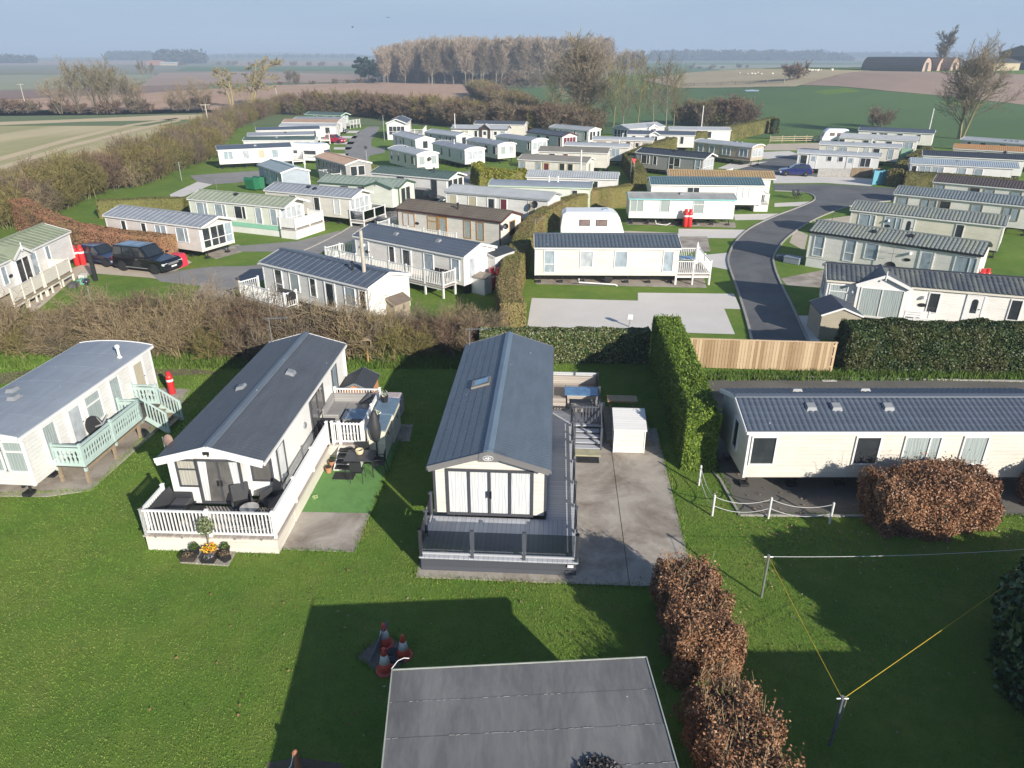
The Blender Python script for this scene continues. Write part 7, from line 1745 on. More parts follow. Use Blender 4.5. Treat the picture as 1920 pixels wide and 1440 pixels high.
cab = MB(); cab.tube([TL + Vector((-.02, .02, .0)), TL + Vector((.1, .2, .06)), TL + Vector((.22, .30, .04)), TL + Vector((.33, .33, .0))], .009, 5); cab.build('loose_cable', PVC, fs)
hp = thing('plant_heap', 'heap of dead grey ivy lying on the felt roof at the bottom edge', 'plant', G(1125, 1464, ZS + .0))
leaves_obj('dead_foliage', (0, 0, 0), .52, 1700, .055, leafmat('dead_grey_leaf', [(.05, .05, .05), (.10, .095, .09), (.16, .15, .14), (.07, .06, .06)]), hp, .22, 5)
k = MB(); k.lathe([(.40, 0), (.34, .03), (.2, .07), (.02, .08)], n=12); k.build('twig_core', mat('dead_stems', (.05, .045, .045), .95, .3), hp)

# ------------------------------------------------------------------ cones, posts, lines
def cone(label, loc, rz=0, tilt=(0, 0)):
    c = thing('traffic_cone', label, 'traffic cone', loc, rz, None); c.rotation_euler = (tilt[0], tilt[1], rz)
    OR = mat('faded_red_cone', (.55, .075, .045), .5, .15)
    k = MB(); k.lathe([(.25, 0), (.25, .05), (.19, .07)], n=8); k.build('base', mat('scuffed_red_base', (.40, .08, .06), .7, .25), c)
    k = MB(); k.lathe([(.185, .065), (.13, .30), (.128, .302)], n=18); k.build('lower_body', OR, c, smooth=True)
    k = MB(); k.lathe([(.133, .295), (.083, .54), (.08, .542)], n=18); k.build('reflective_sleeve', mat('dirty_white_sleeve', (.62, .63, .60), .4, .15), c, smooth=True)
    k = MB(); k.lathe([(.083, .535), (.045, .72), (.043, .75), (.03, .75)], n=16); k.build('tip', OR, c, smooth=True)
cone('red and white traffic cone farthest from the shed, behind the leaning board', G(722, 1209), .3)
cone('red and white traffic cone at the right of the three', G(757, 1230), 1.0, (.03, -.02))
cone('red and white traffic cone nearest the felt roof corner', G(722, 1258), 2.0, (.03, .03))
bp, bq = G(690, 1244), G(723, 1200)
k = MB(); k.add([(bp.x, bp.y, .02), (bq.x, bq.y, .02), (bq.x + .10, bq.y, .72), (bp.x + .25, bp.y + .25, .55), (bp.x + .03, bp.y, .02), (bq.x + .03, bq.y, .02), (bq.x + .13, bq.y, .72), (bp.x + .28, bp.y + .25, .55)], MB.BF)
tag(k.build('leaning_board', mat('blue_grey_board', (.13, .15, .18), .6, .25)), 'dark blue grey sign board leaning between the traffic cones', 'board')
k = MB()
for i in range(26): 
    c = G(741 + RND.uniform(-14, 14), 1232 + RND.uniform(-12, 12)); s = RND.uniform(.03, .08); k.box(c.x - s, c.x + s, c.y - s, c.y + s, 0, s)
tag(k.build('rubble', mat('dark_rubble', (.05, .05, .055), .9, .3)), 'dark broken stones between the three traffic cones', 'rubble', None, 'stuff')
k = MB(); a = G(560, 1446); k.tube([a, a + Vector((-.03, .05, .55)), a + Vector((-.04, .06, .60))], [.075, .07, .03], 8)
tag(k.build('wooden_post', mat('orange_brown_post', (.30, .13, .07), .85, .25, 6, stretch=(3, 3, .5))), 'short orange brown wooden post at the bottom left of the shed', 'post')
k = MB(); k.tube([a + Vector((-.06, 0, .5)), a + Vector((-.1, -.1, .32)), a + Vector((-.25, -.25, .15))], .012, 6); tag(k.build('loose_pipe', PVC), 'short bent white pipe beside the orange brown post', 'pipe')
def wpost(label, loc, h, m, tilt=(0, 0)):
    p = thing('clothes_post', label, 'post', loc); p.rotation_euler = (tilt[0], tilt[1], 0)
    k = MB(); k.tube([(0, 0, -.05), (0, 0, h)], .035, 10); k.build('pole', m, p)
    k = MB(); k.tube([(-.13, 0, h - .03), (.13, 0, h - .03)], .012, 5); k.tube([(0, 0, h - .04), (0, 0, h + .03)], .045, 8); k.build('line_hook', GALV, p); return p
A_, B_, E_ = G(1427, 1120), G(1556, 1398), Vector((15.9, 16.75, 0))
wpost('galvanised washing line post standing in the sunlit grass', A_, 1.5, GALV, (0, 0)); wpost('dark washing line post near the bottom right of the lawn', B_, 1.53, mat('dark_pole', (.09, .11, .13), .5, .2)); wpost('washing line post beyond the laurel at the right', E_, 1.5, GALV)
k = MB(); k.tube([G(1569, 1368), B_ + Vector((.10, .02, 1.45))], .018, 6); tag(k.build('line_prop', mat('grey_prop', (.2, .19, .17), .7, .2)), 'thin grey prop leaning against the dark washing line post', 'prop')
def line(label, p, q, sag, r_, m, name='washing_line'):
    k = MB(); k.tube([p.lerp(q, t / 14) - Vector((0, 0, sag * 4 * (t / 14) * (1 - t / 14))) for t in range(15)], r_, 5); tag(k.build(name, m), label, 'rope')
YEL = mat('yellow_rope', (.60, .42, .02), .6, .1)
up = Vector((0, 0, 1.48))
line('white washing line across the shaded lawn from the galvanised post', A_ + up, E_ + up, .12, .0055, mat('white_rope', (.7, .7, .72), .5, .05))
line('yellow washing line between the galvanised post and the dark post', A_ + up, B_ + up, .02, .007, YEL); line('yellow washing line from the dark post up to the right edge', B_ + up, E_ + up, .03, .0065, YEL)
# caravan standing beyond the right edge of the frame: its shadow lies across the lawn
caravan('X1', (10.1, 5.3, ZE), (22, 5.3, ZE), 'cream caravan beyond the lower right edge whose shadow crosses the lawn', W=3.6, L=10, wall=CREAM, style=SHEET, roof=R_SLATE, rise=.4)
# chain fence
ps = [G(*p) for p in ((1310, 910), (1335, 967), (1440, 972), (1555, 982))]
lab = ['white chain post nearest the conifer hedge', 'white chain post at the corner of the tarmac', 'white chain post between the corner and the brown beech', 'white chain post farthest right by the brown beech']
for p, l in zip(ps, lab):
    t = thing('chain_post', l, 'post', p, 0, 'chain fence posts'); k = MB(); k.tube([(0, 0, -.05), (0, 0, .83), (0, 0, .86)], [.04, .04, .025], 10); k.build('pole', mat('scuffed_white_post', (.62, .62, .60), .5, .15), t)
for i, l in enumerate(('rope chains from the hedge post to the corner post', 'rope chains from the corner post to the middle post', 'rope chains from the middle post to the right post')):
    k = MB()
    for z in (.78, .42): k.tube([ps[i].lerp(ps[i + 1], t / 12) + Vector((0, 0, z - .22 * 4 * (t / 12) * (1 - t / 12))) for t in range(13)], .013, 5)
    tag(k.build('barrier_chain', mat('grey_rope', (.45, .45, .44), .7, .1)), l, 'chain')
# featherboard fence
a, b_ = G(1272, 689), G(1558, 698); ft = thing('timber_fence', 'new pale featherboard timber fence between the conifer hedge and the dark hedge', 'fence', a, atan2((b_ - a).y, (b_ - a).x)); FLn = (b_ - a).length
def fencewood():
    m, n, b = nt('new_pine_board'); q = NB(n); g_ = q.new('ShaderNodeNewGeometry'); f = q.noise(q.coord((6, 6, .8)), 4, 5, .6)
    t = q.math('ADD', q.math('MULTIPLY', g_.outputs['Random Per Island'], .6), q.math('MULTIPLY', f, .4))
    q.link(q.ramp(t, [(.2, (.36, .24, .13)), (.8, (.66, .50, .32))]), b.inputs['Base Color']); b.inputs['Roughness'].default_value = .75; return m
FW = fencewood(); k = MB(); nb = int(FLn / .152)
for i in range(nb):
    x = i * .152; k.add([(x, 0, .05), (x + .128, -.02, .05), (x + .128, -.048, .05), (x, -.012, .05)] + [(x, 0, 1.58), (x + .128, -.02, 1.58), (x + .128, -.048, 1.58), (x, -.012, 1.58)], MB.BF)
k.build('boards', FW, ft)
k = MB(); k.box(-.03, FLn + .05, -.05, .05, 1.585, 1.62); k.build('capping_rail', FW, ft)
for i in range(5): x = FLn * i / 4; k = MB(); k.box(x - .05, x + .05, .04, .14, 0, 1.6); k.build('fence_post', FW, ft)
k = MB()
for z in (.3, .85, 1.4): k.box(0, FLn, .005, .039, z - .04, z + .04)
k.build('rail', FW, ft)
def prail(label, pa, pb, h=1.1, step=2.4, rails=(.35, .7, 1.02), m=TIMBER, w_=.09):
    a, b_ = GT(*pa), GT(*pb); t = thing('post_and_rail_fence', label, 'fence', a); d = b_ - a; n = max(1, int(d.length / step))
    for i in range(n + 1):
        k = MB(); p = d * (i / n); k.box(p.x - w_ / 2, p.x + w_ / 2, p.y - w_ / 2, p.y + w_ / 2, p.z - .1, p.z + h); k.build('fence_post', m, t)
    k = MB()
    for z in rails: k.bar(Vector((0, -.06, z)), d + Vector((0, -.06, z)), .04, .12)
    k.build('rail', m, t)
LTM = mat('pale_fence_timber', (.38, .31, .21), .8, .2)  # paler timber colour for the field-side fence
prail('post and rail timber fence beyond the pitch pads by the green field', (1443, 268), (1556, 266), 1.3, 2.0, m=LTM)
prail('long wooden field fence in front of the straw coloured field', (1278, 163), (1470, 157), 1.6, 9, (.5, 1.0, 1.4), mat('grey_fence_timber', (.22, .19, .15), .9, .2), .35)

# ------------------------------------------------------------------ poles and lamps
def pole(label, base, h, r0, m, cross=False, cat='pole', name='utility_pole', tilt=0):
    p = thing(name, label, cat, base); k = MB(); k.tube([(0, 0, -.1), (tilt * h, 0, h)], [r0, r0 * .75], 8); k.build('shaft', m, p)
    if cross: k = MB(); k.bar((-.9 + tilt * h, 0, h - .15), (.9 + tilt * h, 0, h - .15), .12, .12); k.build('crossarm', m, p)
def hof(base, top):
    b = GT(*base); v = (top[1] - 720) / FPX; return b, CAMH - b.y * (sin(PITCH) + v * cos(PITCH)) / (cos(PITCH) - v * sin(PITCH)) - b.z
WP = mat('pale_weathered_pole', (.42, .38, .31), .8, .15); WPW = mat('white_painted_pole', (.62, .60, .56), .6, .1)
b, h = hof((691, 602), (675, 432)); pole('thick pale wooden pole behind the scrub at the flued navy roof', b, h, .13, WP)
for l, bs, tp, cr, r_ in (('wooden utility pole with crossarm beside the long left hedgerow', (396, 264), (390, 195), True, .13), ('far utility pole with crossarm by the gnarled tree', (521, 198), (517, 160), True, .13), ('leaning far utility pole at the left edge of the brown field', (52, 212), (40, 157), True, .13),
                          ('tall slim white pole before the poplar wood', (1036, 236), (1034, 173), False, .11), ('white pole between the small white caravans', (854, 270), (853, 213), False, .1), ('tall white pole beside the clipped hedge', (1312, 268), (1320, 198), False, .11),
                          ('white leaning pole at the white striped roof', (1735, 274), (1746, 203), False, .12), ('thick white pole in front of the green trimmed old caravan', (1087, 362), (1086, 281), False, .12), ('white pole at the end of the small blue grey caravan', (575, 342), (568, 271), False, .09)):
    b, h = hof(bs, tp); pole(l, b, h, r_, WP if cr else WPW, cr, tilt=.0)
def lamp(label, bs, tp, globe=True):
    b, h = hof(bs, tp); h = max(h, 1.2); p = thing('lamp_post', label, 'lamp post', b); k = MB(); k.tube([(0, 0, -.1), (0, 0, h - .3)], .05, 8); k.build('post', GALV, p)
    k = MB()
    if globe: k.lathe([(.06, h - .45), (.1, h - .4), (.1, h - .3), (.13, h - .28)], n=12); k.build('lamp_collar', BLACKP, p); k = MB(); k.lathe([(.13, h - .28), (.24, h - .24), (.25, h - .14), (.18, h - .04), (.03, h)], n=16); k.build('lamp_head', mat('dark_lamp_dome', (.03, .035, .05), .12, .1), p, smooth=True)
    else: k.tube([(0, 0, h - .3), (0, 0, h)], .035, 6); k.tube([(0, 0, h - .03), (.35, 0, h)], .03, 6); k.build('lamp_arm', GALV, p)
lamp('black domed lamp post standing behind the scrub near the parked cars', (176, 585), (161, 522)); lamp('black domed lamp post on the inner road by the tan lodge', (689, 317), (687, 274)); lamp('black domed lamp post at the end of the clipped hedge', (1187, 345), (1186, 292)); lamp('black domed lamp post before the pale blue corrugated roof', (1872, 332), (1882, 283))
lamp('slim grey lamp post on the grass by the long hedgerow', (341, 339), (335, 304), False); lamp('slim grey lamp post beside the white lodge', (721, 264), (718, 216), False)
for l, bs, tp in (('thin aerial mast behind the grey green roof', (408, 362), (404, 337)), ('thin aerial mast at the navy roof of the far left row', (480, 250), (478, 230)), ('thin aerial mast on the mossy tiled caravan', (1555, 440), (1549, 400)), ('thin aerial mast at the ivory pantile caravan', (1003, 470), (1003, 410)), ('thin aerial mast beside the lodge at the head of the road', (775, 226), (772, 208)), ('thin aerial mast behind the cream slate caravan', (984, 240), (982, 221)), ('thin aerial mast on the beige navy roofed caravan at the field', (1618, 246), (1620, 224)), ('thin aerial mast at the pale roof caravan beyond the clipped hedge', (1373, 248), (1374, 230))):
    b, h = hof(bs, tp); aerial(l, b, h, .2)
k = MB(); b, h = hof((180, 527), (170, 487)); k.box(-.13, .13, -.1, .1, 0, 2.0); tag(k.build('service_post', mat('black_post_box', (.02, .02, .022), .5, .2), loc=b, bevel=.02), 'tall black service post on the grass beside the buff drive', 'post')
m = thing('meter_post', 'small white electric hook up post on the pale concrete pad', 'meter post', G(1180, 613)); k = MB(); k.box(-.04, .04, -.04, .04, 0, .5); k.build('stem', GALV, m); k = MB(); k.box(-.15, .15, -.1, .1, .5, .78); k.build('meter_box', PVC, m)
m = thing('grit_bin', 'bright red plastic fire point box at the end of the copper hedge', 'box', G(338, 499), radians(-20)); k = MB(); RP = mat('pinkish_red_plastic', (.58, .035, .07), .4, .08); k.prism([(-.45, 0), (.45, 0), (.42, .55), (-.42, .55)], -.4, .4); k.build('box', RP, m, bevel=.03)
k = MB(); k.prism([(-.46, .55), (.46, .55), (.25, 1.0), (-.25, 1.0)], -.44, .44); k.build('lid', RP, m, bevel=.03); k = MB(); k.add([(-.12, -.445, .62), (.12, -.445, .62), (.12, -.33, .88), (-.12, -.33, .88)], [(0, 1, 2, 3)]); k.v = [(x, y - .012, z) for x, y, z in k.v]; k.build('notice', mat('white_sign', (.7, .68, .72), .4), m)
for i, (px, py, l) in enumerate(((477, 356, 'green wheeled waste container, nearer of the pair by the blue grey caravan'), (492, 354, 'green wheeled waste container touching the blue grey caravan'))):
    t = thing('waste_container', l, 'bin', G(px, py), -.5 - .3 * i); k = MB(); GRN = mat('green_bin_paint', (.02, .15, .07), .5, .15); k.prism([(-.55, .15), (.55, .15), (.68, 1.2), (-.68, 1.2)], -.75, .75); k.build('container', GRN, t)
    k = MB(); k.prism([(-.72, 1.2), (.72, 1.2), (.7, 1.3), (-.55, 1.5)], -.8, .8); k.build('lid', GRN, t)
    for x in (-.5, .5):
        for y in (-.3, .3): k = MB(); k.lathe([(.1, -.03), (.1, .03)], (x, y, .1), 10, 0, 'x'); k.build('wheel', TYRE, t)
k = MB(); a = G(672, 347); 
m = thing('screen_fence', 'turquoise painted screen fence by the right hand hedge', 'fence', G(1636, 347), radians(6)); k.box(0, 2.2, 0, .06, .05, 1.7); k.build('panel', mat('turquoise_paint', (.10, .32, .42), .6, .1), m)
k = MB()
for x in (-.05, 1.1, 2.25): k.box(x - .05, x + .05, -.04, .10, 0, 1.8)
k.build('fence_post', mat('turquoise_paint', (.10, .32, .42), .6, .1), m)
m = thing('screen_fence', 'grey and brown patio fence behind the blue hatchback', 'fence', G(1532, 332), radians(-3)); k = MB(); k.box(0, 4.2, 0, .05, .05, 1.1); k.build('panel', mat('grey_fence_boards', (.30, .29, .27), .8, .2), m); k = MB(); k.box(4.25, 8.0, -.02, .03, .05, 1.2); k.build('panel', boards('brown_pallet', (.22, .16, .10), 0, .2, .8), m)
k = MB(); k.box(0, 3.2, 0, 1.0, 0, .9); tag(k.build('shed_store', mat('grey_store', (.35, .36, .37), .6, .1), loc=G(1555, 327), rz=-.05), 'low grey store between the patio fence and the white caravan', 'store')
k = MB(); k.box(-.8, .8, -.6, .6, 0, 1.5); tag(k.build('green_store', mat('green_store_paint', (.25, .42, .28), .6, .1), loc=G(1697, 298), rz=-.4), 'pale green storage box at the end of the cream dish caravan', 'storage box')
m = thing('garden_chairs', 'pair of dark folding chairs on the round lawn by the road', 'chair', G(1494, 373), .5)
for x in (-.35, .35):
    k = MB(); k.box(x - .22, x + .22, -.2, .2, .42, .46); k.add([(x - .22, .2, .46), (x + .22, .2, .46), (x + .22, .34, 1.0), (x - .22, .34, 1.0), (x - .22, .23, .46), (x + .22, .23, .46), (x + .22, .37, 1.0), (x - .22, .37, 1.0)], MB.BF); k.build('seat', BLACKP, m)
    k = MB()
    for s in (-1, 1): k.bar((x + s * .2, -.25, 0), (x + s * .2, .25, .6), .03, .03); k.bar((x + s * .2, .28, 0), (x + s * .2, -.2, .62), .03, .03)
    k.build('leg', BLACKP, m)
# pennant
m = thing('pennant_pole', 'red pennant on a thin pole at the silver pantile roof', 'flag', G(1181, 352)); k = MB(); k.tube([(0, 0, 0), (0, 0, 3.4)], .025, 5); k.build('pole', GALV, m); k = MB(); k.add([(0, 0, 3.4), (.55, .1, 3.35), (.3, .0, 2.7), (0, .012, 3.4), (.55, .112, 3.35), (.3, .012, 2.7)], [(0, 1, 2), (3, 5, 4), (0, 3, 4, 1), (1, 4, 5, 2), (2, 5, 3, 0)]); k.build('flag', mat('red_cloth', (.5, .06, .07), .8, .1), m)
m = thing('bird_feeder', 'wooden bird table on an orange brown post in front of the scrub hedge', 'bird table', G(691, 684)); k = MB(); k.tube([(0, 0, 0), (0, 0, 1.05)], .045, 6); k.build('post', mat('orange_post', (.45, .25, .1), .8, .2), m); k = MB(); k.box(-.28, .28, -.2, .2, 1.05, 1.1); k.prism([(-.3, 1.4), (.3, 1.4), (0, 1.6)], -.22, .22, 'y'); k.box(-.26, -.22, -.16, .16, 1.1, 1.4); k.box(.22, .26, -.16, .16, 1.1, 1.4); k.build('feeder_house', TIMBER, m)

# ------------------------------------------------------------------ vehicles
def wheels(root, xs, W, r, wd=.2):
    for x in xs:
        for s in (-1, 1):
            k = MB(); y = s * (W / 2 - wd / 2 + .015); k.lathe([(r * .66, -wd / 2), (r * .96, -wd / 2), (r, -wd * .3), (r, wd * .3), (r * .96, wd / 2), (r * .66, wd / 2)], (x, y, r), 18, 0, 'y'); wo = k.build('wheel', TYRE, root)
            k = MB(); yy = y + s * (wd / 2 - .015); k.lathe([(r * .66, -.01), (r * .64, .012), (r * .2, .012), (r * .18, .02)], (x, yy, r), 18, 0, 'y'); k.build('rim', mat('alloy_rim', (.5, .5, .51), .3, .05, metal=.6), wo)
            k = MB()
            for j in range(24):
                t0, t1 = pi * j / 24 - .0, pi * (j + 1) / 24
                k.quad([(x + r * 1.02 * cos(t0), s * (W / 2 + .012), r + r * 1.02 * sin(t0)), (x + r * 1.02 * cos(t1), s * (W / 2 + .012), r + r * 1.02 * sin(t1)), (x + r * 1.16 * cos(t1), s * (W / 2 + .012), r + r * 1.16 * sin(t1)), (x + r * 1.16 * cos(t0), s * (W / 2 + .012), r + r * 1.16 * sin(t0))])
            k.build('wheel_arch', BLACKP, root)
def car(name, label, loc, rz, L_, W, H, paint, suv=False, cat='car'):
    c = thing(name, label, cat, loc, rz); l = L_ / 2; zb = H * (.60 if suv else .615)
    prof = [(-l + .12, .28), (-l, .45), (-l + .02, zb - .12), (-l + .10, zb), (l * .36, zb + .02), (l - .28, zb - .12), (l - .06, zb - .26), (l, zb - .45), (l - .01, .42), (l - .12, .26)]
    hw = W / 2; k = MB(); n = len(prof)
    for sgn, ins in ((-1, 0), (1, 0)):
        pass
    rows = [(-hw, .0), (hw, .0)]
    for y, _ in rows:
        for (x, z) in prof: k.v.append((x, y * (.93 if z >= zb - .02 or abs(x) > l - .1 else 1.0), z))
    k.f.append(tuple(range(n))); k.f.append(tuple(n + i for i in reversed(range(n))))
    for i in range(n): k.f.append((i, (i + 1) % n, n + (i + 1) % n, n + i))
    k.m = [0] * len(k.f); k.build('body', paint, c, bevel=.07)
    xr0, xr1 = -l + .12, -l + (.22 if suv else .55); xf0, xf1 = l * .40, l * (.12 if suv else .02); b0, t0 = hw * .91, hw * (.80 if suv else .74)
    V = [(xr0, -b0, zb - .02), (xf0, -b0, zb - .02), (xf0, b0, zb - .02), (xr0, b0, zb - .02), (xr1, -t0, H), (xf1, -t0, H), (xf1, t0, H), (xr1, t0, H)]
    k = MB(); k.add(V, MB.BF); k.build('cabin', paint, c, bevel=.06)
    GL = glassy('car_glass', (.02, .026, .03), .04)
    V = [Vector(v) for v in V]
    def panel(nm, A, B, C, D, u0, u1, v0, v1, m, off=.014, par=c):
        def P(u, v): return A.lerp(B, u).lerp(D.lerp(C, u), v)
        nn = (B - A).cross(D - A).normalized(); k = MB(); k.quad([P(u0, v0) + nn * off, P(u1, v0) + nn * off, P(u1, v1) + nn * off, P(u0, v1) + nn * off]); k.build(nm, m, par)
    sp = [(.05, .30), (.33, .64), (.67, .95)] if suv else [(.12, .36), (.39, .66), (.69, .95)]
    for (u0, u1) in sp:
        panel('side_window', V[0], V[1], V[5], V[4], u0, u1, .14, .86, GL); panel('side_window', V[2], V[3], V[7], V[6], 1 - u1, 1 - u0, .14, .86, GL)
    panel('windscreen', V[1], V[2], V[6], V[5], .07, .93, .10, .92, GL); panel('rear_window', V[3], V[0], V[4], V[7], .1, .9, .2, .88, GL)
    LT = glassy('headlamp', (.7, .72, .75), .05); RL = glassy('tail_lamp', (.45, .02, .02), .1)
    for s in (-1, 1):
        k = MB(); k.box(l - .25, l - .035, s * (hw - .24) - .2, s * (hw - .24) + .2, zb - .46, zb - .30); k.build('headlight', LT, c, bevel=.03)
        k = MB(); k.box(-l - .012, -l + .1, s * (hw - .19) - .12, s * (hw - .19) + .12, zb - .40, zb - .10); k.build('tail_light', RL, c)
        k = MB(); k.box(l * .36, l * .36 + .16, s * (hw + .08) - .1, s * (hw + .08) + .1, zb - .0, zb + .16); k.build('wing_mirror', paint, c, bevel=.03)
        k = MB(); k.box(-l * .05, l * .05, s * (hw + .008) - .008, s * (hw + .008) + .008, zb - .16, zb - .12); k.build('door_handle', paint if not suv else GALV, c)
    k = MB(); k.box(l - .02, l + .012, -hw * .5, hw * .5, zb - .46, zb - .30); k.build('grille', GALV if suv else BLACKP, c)
    for x in (l + .006, -l - .014): k = MB(); k.box(x - .008, x + .008, -.26, .26, .46, .57); k.build('number_plate', mat('white_plate', (.72, .72, .68), .4, .03), c)
    k = MB(); k.box(l - .08, l + .02, -hw * .85, hw * .85, .30, .42); k.box(-l - .02, -l + .08, -hw * .85, hw * .85, .30, .42); k.build('bumper', BLACKP if suv else paint, c, bevel=.03)
    if suv:
        k = MB()
        for s in (-1, 1): k.box(-l * .45, l * .35, s * hw - .06, s * hw + .06, .36, .41)
        k.build('side_step', GALV, c)
        k = MB(); k.box(-l + .5, -l + 1.5, -.55, .55, H + .001, H + .012); k.box(-l + 1.6, -l + 2.3, -.5, .5, H + .001, H + .012); k.build('roof_glass', glassy('roof_glass', (.06, .10, .16), .05), c)
    wheels(c, (-l * .60, l * .60), W, .37 if suv else .31, .22)
    return c
def paintm(name, col):
    m, n, b = nt(name); b.inputs['Base Color'].default_value = c4(col); b.inputs['Roughness'].default_value = .3; b.inputs['Coat Weight'].default_value = .8; b.inputs['Coat Roughness'].default_value = .04; b.inputs['Metallic'].default_value = .3; MATS[name] = m; return m
BLK = paintm('black_car_paint', (.008, .009, .012)); NVY = paintm('navy_car_paint', (.012, .018, .045)); BLU = paintm('blue_car_paint', (.015, .022, .13)); REDC = paintm('red_car_paint', (.45, .015, .06)); GRYC = paintm('dark_grey_car_paint', (.03, .035, .042))
car('four_by_four', 'black four by four with pale grille parked by the copper hedge', Vector((-27.0, 51.6, .01)), radians(-19), 4.85, 1.92, 1.86, BLK, True)
car('hatchback', 'dark blue hatchback parked behind the black four by four', Vector((-31.3, 53.4, .01)), radians(-22), 4.0, 1.68, 1.43, NVY)
car('hatchback', 'bright blue hatchback on the grey drive by the low white caravan', G(1490, 329), radians(168), 4.2, 1.75, 1.5, BLU)
car('hatchback', 'dark grey car squeezed in front of the dark green roofed caravan', G(801, 381), radians(-24), 4.2, 1.75, 1.5, GRYC)
car('hatchback', 'crimson car at the end of the white far left row', G(629, 268), radians(-20), 4.0, 1.7, 1.5, REDC)
car('hatchback', 'dark grey car beside the road under the green lodge', G(634, 250), radians(-15), 4.0, 1.7, 1.45, GRYC)
def tourer(label, loc, rz, L_=6.0, W=2.2, H=2.45, motor=False):
    c = thing('motorhome' if motor else 'touring_caravan', label, 'motorhome' if motor else 'touring caravan', loc, rz); l = L_ / 2; WH = mat('glossy_white_grp', (.80, .80, .79), .25, .03)
    if motor: prof = [(-l, .4), (-l, 2.6), (-l + .15, 2.78), (l - 2.0, 2.8), (l - 1.3, 2.7), (l - .9, 2.35), (l - 1.0, 1.95), (l - .75, 1.25), (l - .1, 1.0), (l, .7), (l, .4)]
    else: prof = [(-l, .45), (-l - .02, 1.2), (-l + .12, 2.25), (-l + .45, 2.47), (l - 1.3, 2.5), (l - .8, 2.36), (l - .42, 2.0), (l - .1, 1.1), (l, .8), (l - .02, .45)]
    k = MB(); k.prism(prof, -W / 2, W / 2, 'y'); k.build('body', WH, c, bevel=.10)
    PK = glassy('pinkish_acrylic_window', (.24, .18, .17), .08) if not motor else glassy('dark_acrylic_window', (.04, .045, .05), .06)
    for s in (-1, 1):
        for x0, x1 in (((-l * .42, -l * .08), (l * .10, l * .46)) if not motor else ((-l * .75, -l * .55), (-l * .25, l * .35))):
            k = MB(); y = s * (W / 2 + .012); k.box(x0, x1, y - .012, y + .012, 1.32, 1.85); wo = k.build('window', BLACKP, c, bevel=.03); k = MB(); k.box(x0 + .04, x1 - .04, y - .018, y + .018, 1.36, 1.81); k.build('pane', PK, wo, bevel=.02)
    if motor:
        k = MB(); k.add([(l - .98, -W / 2 + .2, 1.9), (l - .72, -W / 2 + .2, 1.28), (l - .72, W / 2 - .2, 1.28), (l - .98, W / 2 - .2, 1.9)], [(0, 1, 2, 3)]); k.v = [(x + .03, y, z + .012) for x, y, z in k.v]; k.build('windscreen', PK, c)
        k = MB(); k.box(-l + .2, l - .8, -W / 2 - .012, -W / 2, .9, 1.0); k.build('side_stripe', GALV, c)
        wheels(c, (-l * .45, l * .68), W, .34)
    else:
        k = MB(); k.add([(l - .42 + .02, -.7, 1.95), (l - .12 + .02, -.7, 1.2), (l - .12 + .02, .7, 1.2), (l - .42 + .02, .7, 1.95)], [(0, 1, 2, 3)]); k.v = [(x + .01, y, z) for x, y, z in k.v]; k.build('front_window', PK, c)
        k = MB(); k.bar((l - .1, 0, .5), (l + 1.1, 0, .45), .12, .1); k.tube([(l + .9, 0, 0), (l + .9, 0, .5)], .03, 6); k.build('hitch', GALV, c)
        wheels(c, (-.1,), W, .33)
    k = MB(); k.box(.9, 1.3, -.2, .2, (2.47 if not motor else 2.79), (2.58 if not motor else 2.88)); k.build('roof_hatch', mat('smoky_hatch', (.30, .36, .42), .2, .1), c)
    return c
tourer('white touring caravan with pinkish windows parked beyond the slate pantile roof', G(1108, 447), radians(-2), 5.4, 2.15)
tourer('white touring caravan at the end of the white striped roof', G(1562, 268), radians(170), 4.6, 2.1)
tourer('white motorhome with dark side windows beside the bright white angled caravan', G(588, 305), radians(-14), 6.6, 2.3, motor=True)

# ------------------------------------------------------------------ far buildings, sheep, birds
def arch_barn(label, px, py, w_, ln, h, rz, m):
    b = GT(px, py); c = thing('arched_barn', label, 'barn', b, rz); n = 14; arc = [(w_ / 2 * cos(pi * i / n), h * sin(pi * i / n)) for i in range(n + 1)]
    inn = [(x * .96, z * .96) for x, z in reversed(arc)]
    k = MB(); k.prism(arc + inn, 0, ln, 'y'); k.build('shell', m, c)
    k = MB(); k.prism([(x * .955, z * .955) for x, z in arc], .5, .7, 'y'); k.prism([(x * .955, z * .955) for x, z in arc], ln - .7, ln - .5, 'y'); k.build('end_wall', mat('pinkish_render', (.42, .30, .24), .8, .15), c)
    k = MB(); k.box(-w_ * .12, w_ * .12, .44, .495, 0, h * .6); k.build('door', mat('dark_barn_door', (.06, .06, .06), .8, .2), c)
DK = mat('dark_corrugated_iron', (.05, .055, .06), .7, .25, 2); DK2 = mat('rusty_corrugated_iron', (.14, .10, .08), .8, .3, 2)
arch_barn('long dark arched barn at the left of the hilltop farm', 1738, 134, 13, 26, 5.8, radians(44), DK); arch_barn('brown arched barn in the middle of the hilltop farm', 1766, 133, 12, 24, 5.6, radians(40), DK2); arch_barn('pale ended arched barn at the right of the hilltop group', 1790, 133, 12, 24, 5.6, radians(40), DK2)
